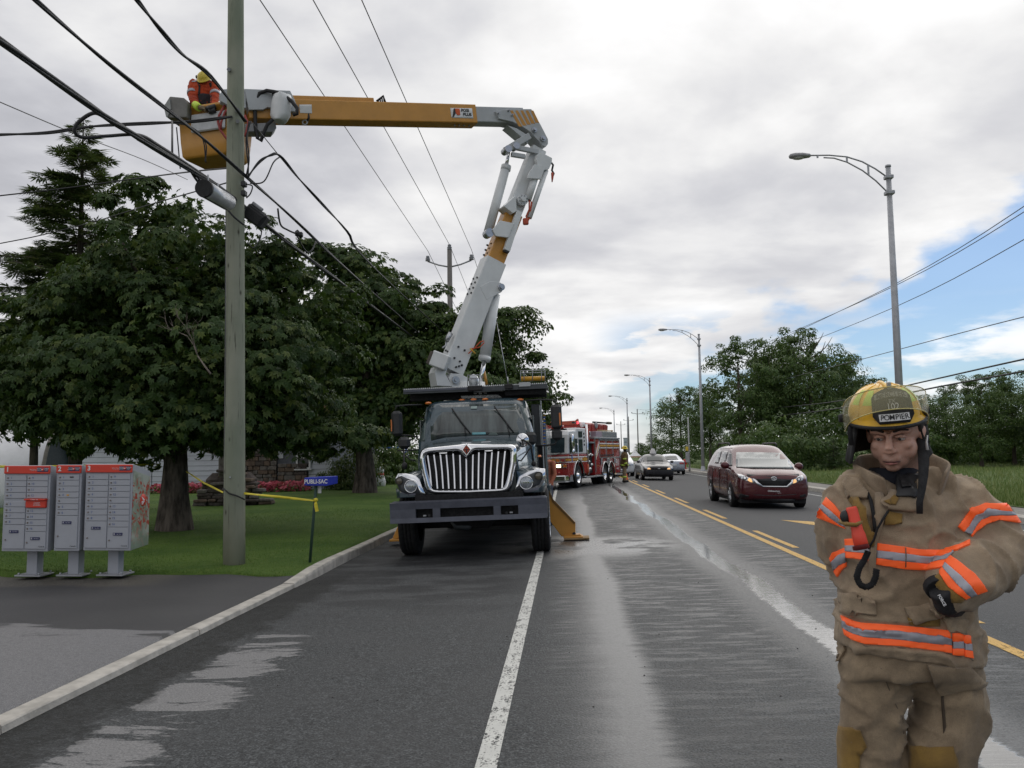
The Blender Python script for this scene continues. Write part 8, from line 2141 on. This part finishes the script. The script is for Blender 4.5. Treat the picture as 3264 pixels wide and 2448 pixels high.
mb = MB(); mb.tube([(-.025, -.0895, -.0745), (-.01, -.1035, -.0735), (.01, -.1035, -.0735), (.025, -.0895, -.0745)], .0022, 6); part('mouth_line', mb, mat('mouth_dark', (.10, .04, .035), .6), HEAD)
mb = MB(); mb.tube([(-.018, -.0965, -.080), (0, -.1035, -.0805), (.018, -.0965, -.080)], [.002, .005, .002], 8); part('lip', mb, mat('lip', (.34, .13, .11), .5), HEAD)
mb = MB(); mb.lathe([(.085, 0), (.082, .035), (.075, .055), (.07, .06)], 20, 0, Matrix.Translation(E(1932, 1050, .05) - FO)); part('shirt_collar', mb, mat('navy_shirt', (.015, .017, .025), .9), FM_)
KM = Matrix.Translation(E(1916, 938, .0) - FO) @ Matrix.Rotation(R(-9), 4, 'Z') @ Matrix.Rotation(R(-4), 4, 'Y') @ Matrix.Rotation(R(9), 4, 'X') @ Matrix.Scale(.86, 4) @ Matrix.Scale(.97, 4, (1, 0, 0)) @ Matrix.Scale(1.1, 4, (0, 0, 1))
def hpart(name, mb, m, parent=None, mods=None):
    o = part(name, mb, m, parent or HEL)
    return o
def epr(a, rx, ry, z, cy=.015): return (rx * sin(a), cy - ry * cos(a), z)      # a = 0 is the front
M_HELM = mat('yellow_helmet', (.82, .47, .012), .36, 0, .10, 9, coat=.15)
mb = MB(); NA = 40; rings = []
for k in range(12):
    t = k / 11 * pi / 2; rings.append([epr(2 * pi * j / NA, .130 * cos(t) ** .85 + .0008, .160 * cos(t) ** .85 + .0008, .066 + .108 * sin(t)) for j in range(NA)])
brim = [[epr(2 * pi * j / NA, rx, ry + .012 * max(0, -cos(2 * pi * j / NA)) , z - .012 * abs(sin(2 * pi * j / NA)) * 0 - .010 * max(0, cos(2 * pi * j / NA))) for j in range(NA)] for rx, ry, z in ((.122, .150, .050), (.140, .172, .052), (.142, .174, .057), (.132, .162, .066))]
mb.loft(brim + rings, 0, True, True)
HEL = part('helmet', mb, M_HELM, FM_); HEL.matrix_basis = KM
mb = MB(); mb.tube([epr(2 * pi * j / NA, .141, .174 + .012 * max(0, -cos(2 * pi * j / NA)), .0515 - .010 * max(0, cos(2 * pi * j / NA))) for j in range(NA + 1)], .0068, 6); hpart('brim_trim', mb, M_BLACK)
mb = MB(); mb.tube([epr(0, .1, .160 * abs(cos(t)) ** .85, .054 + .122 * sin(abs(t))) for t in [pi / 2 * (1 - k / 8) + .001 for k in range(8)]][::-1] + [epr(pi, .1, .160 * cos(t) ** .85, .054 + .122 * sin(t)) for t in [pi / 2 * (1 - k / 8) for k in range(8)]], .007, 8); hpart('comb', mb, M_HELM)
for a in (-1.0, -.5, .5, 1.0, 2.1, -2.1):
    mb = MB(); mb.tube([epr(a, .1305 * cos(t) ** .85, .1605 * cos(t) ** .85, .066 + .1085 * sin(t)) for t in [pi / 2 * k / 9 for k in range(9)]], .0022, 6); hpart('rib', mb, M_HELM)
for a in (-.72, .80, 1.25, -1.2):
    mb = MB(); V = []
    for t in np.linspace(.45, 1.0, 6):
        for da in (-.17, .17): V.append(epr(a + da * (1.2 - t * .5), .1325 * cos(t) ** .85, .1625 * cos(t) ** .85, .066 + .1105 * sin(t)))
    mb.add(V, [(2 * i, 2 * i + 1, 2 * i + 3, 2 * i + 2) for i in range(5)], 0, True); hpart('lime_sticker', mb, mat('lime_sticker', (.55, .72, .05), .4))
def sh(x, t, d=0.):
    z = .057 + .112 * t; y = -.166 + .050 * t + 1.7 * x * x - d
    return (x, y, z)
prof = [(x * 1.25, t) for x, t in ((-.042, .0), (.042, .0), (.047, .06), (.058, .22), (.057, .35), (.056, .55), (.054, .74), (.045, .86), (.03, .93), (.012, 1.0), (-.012, 1.0), (-.03, .93), (-.045, .86), (-.054, .74), (-.056, .55), (-.057, .35), (-.058, .22), (-.047, .06))]
def shield_mesh(prof, d, m, name, par, sc=1.):
    c = (0, .48); mb = MB(); n = len(prof); V = []
    for k in (1, .66, .33, 0.02):
        for x, t in prof: V.append(sh(x * k * sc, c[1] + (t - c[1]) * k * sc, d))
    F = [(i * n + j, i * n + (j + 1) % n, (i + 1) * n + (j + 1) % n, (i + 1) * n + j) for i in range(3) for j in range(n)] + [tuple(range(3 * n, 4 * n))]
    mb.add(V, F, 0, True); o = hpart(name, mb, m, par); md = o.modifiers.new('s', 'SOLIDIFY'); md.thickness = .005; return o
SH_ = shield_mesh(prof, .0, mat('black_leather', (.016, .016, .017), .6, 0, .3, 30), 'front_shield', None)
def shtext(s, x, t, size, m, par, d=.0065, bold=.0001, roll=0):
    o = text('lettering', s, size, m, par, sh(x, t, d), (R(90 - 18), 0, 0), .0004, bold); o.rotation_euler = (R(90) - .32, 0, 0); return o
mb = MB(); V = []
for i in range(9):
    x = -.053 + .106 * i / 8
    for t in (.075, .275): V.append(sh(x, t, .006))
mb.add(V, [(2 * i, 2 * i + 2, 2 * i + 3, 2 * i + 1) for i in range(8)], 0, True); PLt = hpart('name_plate', mb, M_TXTW, SH_)
[setattr(shtext(ch, -.047 + .094 * u, .175, .0255, M_TXTK, PLt, .0092), 'rotation_euler', (R(90) - .32, (.047 - .094 * u) * 3.4, 0)) for ch, u in zip('POMPIER', (.045, .205, .40, .585, .70, .80, .955))]; shtext('102', 0, .47, .030, M_TXTW, SH_, .0075); shtext('EX', 0, .62, .020, mat('grey_lettering', (.35, .35, .34), .6), SH_, .0075)
mb = MB(); V = []
for i in range(11):
    x = -.058 + .116 * i / 10
    for t in (.70, .84): V.append(sh(x, t + .07 - .07 * (x / .058) ** 2 - .02, .006))
mb.add(V, [(2 * i, 2 * i + 2, 2 * i + 3, 2 * i + 1) for i in range(10)], 0, True); BNr = hpart('name_banner', mb, mat('worn_banner', (.33, .33, .30), .7), SH_)
for i, ch in enumerate('MERCIER'):
    x = -.043 + .086 * i / 6; t = .77 + .05 - .07 * (x / .058) ** 2
    o = shtext(ch, x, t, .024, mat('banner_letter', (.06, .06, .055), .7), BNr, .0092); o.rotation_euler = (R(90) - .32, -x * 5.5, 0)
mb = MB(); mb.box((0, -.112, .176), (.014, .02, .026), 0, .003); hpart('shield_bracket', mb, M_STEEL)
mb = MB(); V = []; n = 36
for i in range(n + 1):
    a = -1.72 + 3.44 * i / n; c = max(0, cos(a))
    for f in (0, .5, 1):
        r_ = .160 + .006 * sin(f * pi); zl = .020 + .085 * c ** .75; zh = .104 + .074 * c ** .75
        V.append((r_ * .93 * sin(a), .015 - (r_ + .028) * cos(a) - .012 * (1 - f), zl + (zh - zl) * f))
mb.add(V, [(3 * i + j, 3 * i + 3 + j, 3 * i + 4 + j, 3 * i + 1 + j) for i in range(n) for j in (0, 1)], 0, True)
VI_ = hpart('visor', mb, glass_mat('clear_yellow_visor', (.62, .58, .36), .24, .15)); md = VI_.modifiers.new('s', 'SOLIDIFY'); md.thickness = .002
for f in (0, 2):
    mb = MB(); mb.tube([V[3 * i + f] for i in range(n + 1)], .0018, 5); hpart('visor_edge', mb, mat('visor_edge_yellow', (.55, .48, .18), .3), VI_)
for s in (-1, 1):
    mb = MB(); mb.cyl((s * .146, .03, .065), (s * .166, .03, .065), .016, .013, 12); hpart('visor_knob', mb, M_BLACK)
    mb = MB(); mb.box((s * .140, -.01, .065), (.010, .05, .03), 0, .004); hpart('visor_bracket', mb, M_DARK)
mb = MB(); V = []; n = 34;
for i in range(n + 1):
    a = 1.20 + (2 * pi - 2.4) * i / n
    for t in (0, .33, .66, 1):
        fl2 = .012 * t + .022 * t * abs(sin(a)) ** 2; w = 1 + .05 * sin(a * 9) * t
        V.append(epr(a, (.120 + fl2) * w, (.146 + fl2 * .6) * w, .040 - .125 * t * (.75 + .25 * abs(sin(a))) + .008 * sin(a * 5) * t))
mb.add(V, [(4 * i + j, 4 * i + 4 + j, 4 * i + 5 + j, 4 * i + 1 + j) for i in range(n) for j in range(3)], 0, True)
NF = hpart('neck_flap', mb, M_STRAP); md = NF.modifiers.new('s', 'SOLIDIFY'); md.thickness = .006
def ribbon(pts, w, name, m, par, th=.004):
    q = [E(*c) - FO for c in pts]; V = []
    for i, p in enumerate(q):
        ww = w[i] / 2; V += [p + Vector((-ww, .004 * sin(i), 0)), p + Vector((ww, -.004 * sin(i), 0))]
    mb = MB(); mb.add(V, [(2 * i, 2 * i + 1, 2 * i + 3, 2 * i + 2) for i in range(len(q) - 1)], 0, True)
    o = part(name, mb, m, par); md = o.modifiers.new('s', 'SOLIDIFY'); md.thickness = th; return o
ribbon([(1990, 908, .0), (1993, 935, -.03), (1995, 970, -.06), (1996, 1000, -.10), (1995, 1030, -.13), (1992, 1060, -.155), (1987, 1085, -.165), (1987, 1110, -.165)], [.036, .036, .034, .032, .030, .024, .020, .016], 'chin_strap', M_STRAP, FM_)
ribbon([(1838, 915, -.02), (1836, 935, -.02), (1840, 962, -.02)], [.016, .014, .012], 'short_strap', M_STRAP, FM_)
ribbon([(2003, 940, -.06), (2001, 955, -.065), (2003, 972, -.07)], [.004, .003, .006], 'white_tag', M_WHITE, FM_, .002)
line([(775, 1410), (777, 1470), (775, 1560)], .0016, mat('seam_thread', (.16, .125, .09), .9), 'seam', COAT, off=.009)
line([(588, 905), (640, 1040), (700, 1180), (752, 1290), (760, 1400)], .0018, MATS['seam_thread'], 'seam', PANTS, C7, PV, .001)
line([(330, 668), (475, 740), (745, 752), (1120, 800), (1285, 845)], .0016, MATS['seam_thread'], 'seam', COAT, C7, None, .001)
def hand(wr, palm, fingers, thumb, name='glove', r_=.0115):
    mb = MB()
    mb.tube([wr, palm], [.032, .036], 12); mb.ell(tuple(palm), (.040, .034, .042), 12, 8)
    for f in fingers: mb.tube([palm] + f, [.016] + [r_ * (1 - .1 * i) for i in range(len(f))], 8); mb.ell(tuple(f[-1]), (r_ * .8,) * 3, 8, 6)
    mb.tube([palm] + thumb, [.018, .014, .012, .010][:len(thumb) + 1], 8)
    return fuse(mb, .0045, 3, name, M_GLOVE)
G = lambda x, y, d: E(*C7(x, y), d) - FO
me = hand(G(1030, 315, -0.255), G(1085, 400, -0.235), [[G(1130, 445, -0.250), G(1190, 430, -0.225), G(1215, 435, -0.185)], [G(1110, 465, -0.245), G(1175, 468, -0.220), G(1205, 470, -0.175)], [G(1085, 475, -0.240), G(1145, 492, -0.215), G(1180, 495, -0.175)], [G(1055, 470, -0.235), G(1100, 495, -0.215), G(1140, 500, -0.180)]], [G(1035, 420, -0.225), G(1045, 455, -0.210), G(1080, 480, -0.200)])
GL = part('glove', me, None, FM_)
o = text('lettering', 'FORCE', .0115, M_TXTW, GL, tuple(G(1048, 392, -.283)), (R(90), R(62), 0), .0006, .0003)
mb = MB(); mb.tube([G(1010, 275, -.215), G(1030, 315, -.235)], [.040, .038], 14); part('glove_cuff', mb, M_GLOVE, GL)
Gl = lambda x, y, d: E(x, y, d) - FO
me = hand(Gl(1868, 1270, .13), Gl(1885, 1295, .13), [[Gl(1895 + 3 * k, 1305 + 2 * k, .11 - .02 * k), Gl(1905 + 3 * k, 1315, .09 - .02 * k), Gl(1910 + 2 * k, 1325, .08 - .02 * k)] for k in range(4)], [Gl(1880, 1305, .1), Gl(1888, 1320, .09)])
part('glove', me, None, FM_)
# ================================================================= other people, built the same way at their own distance
def figure(name_label, loc, rz, segs, voxel, m, cat='person'):
    t = thing('person', name_label, cat, loc, (0, 0, rz))
    return t
def tubes(mb, chains):
    for ch in chains:
        pts = [Vector(c[:3]) for c in ch]; mb.tube(pts, [c[3] for c in ch], 12)
        for c in ch: mb.ell(c[:3], (c[3],) * 3, 10, 8)
def ringband(p, q, r_, m, name, par, w=.05):
    mb = MB(); p = Vector(p); q = Vector(q); ax = (q - p).normalized()
    mb.tube([p - ax * w / 2, p + ax * w / 2], [r_, r_], 16); return part(name, mb, m, par)
p = P(1349.5, 1042, 45)
B = thing('person', 'distant fireman in tan gear and yellow helmet on the yellow line, facing right', 'person', (p.x, 45, zroad(p.x)), (0, 0, R(12)))
mb = MB()
mb.loft([[(x, y, z) for x, y in rrect(hx, hy, min(hx, hy) * .8, 4, cx, 0)] for z, hx, hy, cx in ((.78, .19, .24, 0), (1.0, .19, .23, 0), (1.2, .18, .23, .01), (1.38, .17, .22, .02), (1.48, .12, .16, .03), (1.54, .07, .08, .04))])
tubes(mb, [[(-.02, -.26, 1.40, .085), (-.06, -.30, 1.2, .078), (-.02, -.29, 1.02, .07), (.06, -.27, .86, .06)], [(0.02, .26, 1.40, .085), (.06, .29, 1.2, .078), (.12, .26, 1.0, .07)]])
ct = part('coat', fuse(mb, .022, 3, 'coat', cloth_mat('brown_bunker_cloth', (.20, .135, .06), (.12, .08, .035), weave=60)), None, B)
mb = MB(); tubes(mb, [[(-.02, -.10, .85, .12), (-.03, -.11, .5, .10), (-.03, -.11, .14, .09)], [(.05, .10, .85, .12), (.03, .11, .5, .10), (.02, .11, .14, .09)]])
tr_ = part('trousers', fuse(mb, .022, 3, 'trousers', MATS.get('x') or M_PANTS), None, B)
for y in (-.11, .11):
    mb = MB(); mb.ell((.04, y, .06), (.15, .065, .07), 12, 8); part('boot', mb, M_BLACK, B)
    mb = MB(); mb.tube([(-.03, y, .24), (-.03, y, .31)], [.106, .106], 14); part('lime_band', mb, M_HVL, tr_)
mb = MB(); mb.loft([[(x, y, z) for x, y in rrect(.205, .25, .17, 4)] for z in (.83, .90)]); part('lime_band', mb, M_HVL, ct)
mb = MB(); mb.tube([(-.02, -.29, 1.0), (.0, -.285, .93)], [.082, .08], 12); part('lime_band', mb, M_HVL, ct)
mb = MB(); mb.tube([(-.065, -.30, 1.22), (-.06, -.30, 1.15)], [.092, .09], 12); part('lime_band', mb, M_HVL, ct)
mb = MB(); mb.ell((.05, 0, 1.66), (.095, .08, .115), 14, 10); mb.tube([(.04, 0, 1.5), (.05, 0, 1.62)], .06, 10); mb.ell((.145, 0, 1.65), (.02, .015, .02), 8, 6); HD_ = part('head', fuse(mb, .014, 2, 'head', mat('dark_balaclava', (.03, .022, .02), .8)), None, B)
mb = MB(); mb.lathe([(.175, -.01), (.178, 0), (.135, .02), (.125, .07), (.09, .125), (.04, .15), (0, .155)], 22, 0, Matrix.Translation((.04, 0, 1.69)) @ Matrix.Scale(1.12, 4, (1, 0, 0))); HH = part('helmet', mb, mat('bright_yellow_helmet', (.75, .56, .03), .35), B)
text('lettering', '105', .07, M_TXTK, HH, (.03, -.138, 1.76), (R(76), 0, 0), .002, .002)
mb = MB(); mb.tube([(.07, -.27, .84), (.10, -.26, .76)], [.05, .03], 10); part('glove', mb, M_GLOVE, B)
W0 = P(440, 300, 15.55); WZ = P(440, 153, 15.4).z
B = thing('person', 'line worker in orange jacket and yellow hard hat leaning over the bucket edge', 'person', (W0.x, 15.65, WZ - 1.62))
def WP(x, y, d=0.): return P(*TC(x, y), 15.55 + d) - Vector(B.location)
def wr(y, cx, hw, dep, dy=0., n=20):
    out = []
    for k in range(n):
        a = 2 * pi * k / n; b = WP(cx, y, dy); out.append((b.x + cos(a) * hw * .22604 / FPX * 15.55, b.y + sin(a) * dep, b.z))
    return out
mb = MB(); mb.loft([wr(*q) for q in ((235, 665, 60, .07, .1), (262, 660, 120, .12, .1), (300, 658, 165, .16, .08), (360, 660, 165, .17, .05), (460, 662, 150, .17, .03), (580, 665, 150, .17, .05), (900, 665, 150, .16, .1))])
def wch(ch): return [(*WP(x, y, d), r_) for x, y, d, r_ in ch]
WA = [wch([(520, 300, .05, .085), (495, 380, -.02, .085), (500, 470, -.1, .078), (530, 560, -.22, .07), (575, 615, -.32, .055)]), wch([(790, 320, .05, .085), (820, 400, 0, .082), (820, 480, -.08, .076), (815, 560, -.2, .068), (790, 610, -.3, .055)])]
tubes(mb, WA)
M_WORK = cloth_mat('orange_work_cloth', (.52, .075, .02), (.30, .035, .012), weave=120)
JK = part('jacket', fuse(mb, .016, 3, 'jacket', M_WORK), None, B)
wrinkle(JK.data, lambda p: fold(p) * .9)
for i, ch in enumerate(WA):
    p1, p2 = Vector(ch[1][:3]), Vector(ch[2][:3]); c = p1.lerp(p2, .55); ax = (p2 - p1).normalized()
    mb = MB(); mb.tube([c - ax * .035, c + ax * .035], .094, 16); part('silver_band', mb, M_HVS, JK)
WJ = bvh_of(JK.data, Matrix.Translation(B.location)); BI = Matrix.Translation(-Vector(B.location))
def wdec(name, poly, m, off=.006, par=None): return part(name, decal(WJ, [TC(*q) for q in poly], off, .01, None, BI), m, par or JK)
wdec('harness_strap', [(565, 270), (605, 265), (615, 330), (610, 440), (580, 460), (590, 340)], M_STRAP); wdec('harness_strap', [(735, 290), (770, 280), (775, 330), (755, 350)], M_STRAP)
wdec('dark_vest', [(575, 440), (640, 430), (720, 440), (770, 450), (770, 560), (700, 600), (600, 570)], mat('navy_vest', (.03, .025, .03), .9))
wdec('silver_band', [(490, 258), (560, 245), (575, 262), (495, 275)], M_HVS)
mb = MB(); c = WP(665, 235, -.02); mb.ell(tuple(c), (.075, .09, .10), 14, 10); mb.ell((c.x, c.y - .07, c.z - .05), (.05, .05, .05), 10, 8); mb.tube([c, c + Vector((0, .12, -.14))], .055, 10)
for s in (-1, 1): mb.ell((c.x + s * .075, c.y + .02, c.z - .01), (.012, .02, .03), 8, 6)
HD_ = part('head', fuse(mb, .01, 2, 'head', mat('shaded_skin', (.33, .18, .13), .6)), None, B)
mb = MB(); Mh = Matrix.Translation(WP(668, 228, -.04)) @ Matrix.Rotation(R(42), 4, 'X')
mb.lathe([(.135, -.004), (.137, .0), (.118, .006), (.115, .05), (.098, .095), (.06, .125), (.02, .137), (0, .138)], 26, 0, Mh @ Matrix.Scale(1.2, 4, (0, 1, 0)))
mb.tube([Mh @ Vector((0, .13 * cos(t), .145 * sin(t))) for t in np.linspace(.2, pi - .2, 9)], .014, 8)
HH = part('hard_hat', mb, mat('yellow_hard_hat', (.60, .46, .05), .4), B)
mb = MB(); mb.tube([Mh @ Vector((.10 * sin(a), -.17 * cos(a), -.002)) for a in np.linspace(-1, 1, 9)], .014, 6); part('hat_peak', mb, MATS['yellow_hard_hat'], HH)
mb = MB(); c = WP(560, 200, .05); mb.ell(tuple(c), (.02, .03, .035), 8, 6); part('ear_muff', mb, M_DARK, HH)
mb = MB(); a, b = WP(540, 590, -.27), WP(600, 640, -.36); mb.tube([a, a.lerp(b, .5), b], [.070, .073, .064], 14); part('lime_cuff', mb, mat('lime_cuff', (.60, .80, .08), .5), JK)
def whand(wr_, palm, tip):
    mb = MB(); d = (tip - palm).normalized(); sd = d.cross(Vector((0, -.3, 1))).normalized()
    mb.tube([wr_, palm], [.045, .045], 10); mb.ell(tuple(palm), (.045, .04, .045), 10, 8)
    for k in range(4):
        o = sd * (.028 * (k - 1.5)); mb.tube([palm + o * .7, palm + o + d * .06, palm + o + d * (.10 - .008 * abs(k - 1.5)) + Vector((0, .02, -.035))], [.016, .015, .012], 7)
    mb.tube([palm - sd * .03, palm - sd * .06 + d * .04, palm - sd * .055 + d * .075], [.018, .016, .012], 7)
    return fuse(mb, .009, 2, 'glove', mat('tan_glove', (.15, .11, .06), .8))
part('glove', whand(WP(600, 630, -.36), WP(650, 640, -.40), WP(720, 670, -.42)), None, B)
part('glove', whand(WP(800, 620, -.30), WP(790, 650, -.38), WP(740, 690, -.42)), None, B)
mb = MB(); mb.tube([WP(700, 640, -.42), WP(760, 640, -.45), WP(830, 610, -.43)], [.035, .055, .045], 10); mb.tube([WP(740, 690, -.43), WP(830, 665, -.43)], .05, 10); part('cable_tool', mb, M_DARK, B)
mb = MB()
for s in (-1, 1): mb.tube([(WP(665, 900, .1).x + s * .09, .1, WP(665, 900, .1).z), (WP(665, 900, .1).x + s * .10, .1, .12)], [.095, .075], 12)
part('trousers', mb, mat('dark_trousers', (.03, .03, .035), .9), B)
p = P(1196, 1070, 19.2)
B = thing('person', 'man in faded orange shirt mostly hidden behind the side of the bucket truck', 'person', (p.x - .17, 19.2, zroad(0)), (0, 0, R(-40)))
mb = MB(); mb.loft([[(x, y, z) for x, y in rrect(hx, hy, .09, 4)] for z, hx, hy in ((.88, .17, .12), (1.1, .18, .12), (1.3, .2, .12), (1.42, .18, .10), (1.48, .07, .06))]); tubes(mb, [[(.22, 0, 1.38, .06), (.28, -.02, 1.12, .05), (.25, -.15, .92, .042)], [(-.22, 0, 1.38, .06), (-.28, -.02, 1.12, .05), (-.25, -.15, .92, .042)]])
part('shirt', fuse(mb, .018, 3, 'shirt', mat('faded_orange_shirt', (.48, .16, .09), .85)), None, B)
mb = MB(); tubes(mb, [[(-.09, 0, .88, .095), (-.1, 0, .48, .075), (-.1, 0, .08, .06)], [(.09, 0, .88, .095), (.1, 0, .48, .075), (.1, 0, .08, .06)]]); part('trousers', fuse(mb, .02, 3, 'trousers', mat('blue_jeans', (.05, .065, .10), .9)), None, B)
mb = MB(); mb.ell((0, -.02, 1.66), (.078, .095, .115), 12, 10); mb.tube([(0, 0, 1.46), (0, -.01, 1.6)], .055, 10); part('head', fuse(mb, .012, 2, 'head', MATS['shaded_skin']), None, B)
mb = MB(); mb.ell((0, 0.01, 1.70), (.083, .095, .09), 12, 8); part('hair', mb, MATS['dark_hair'], B)
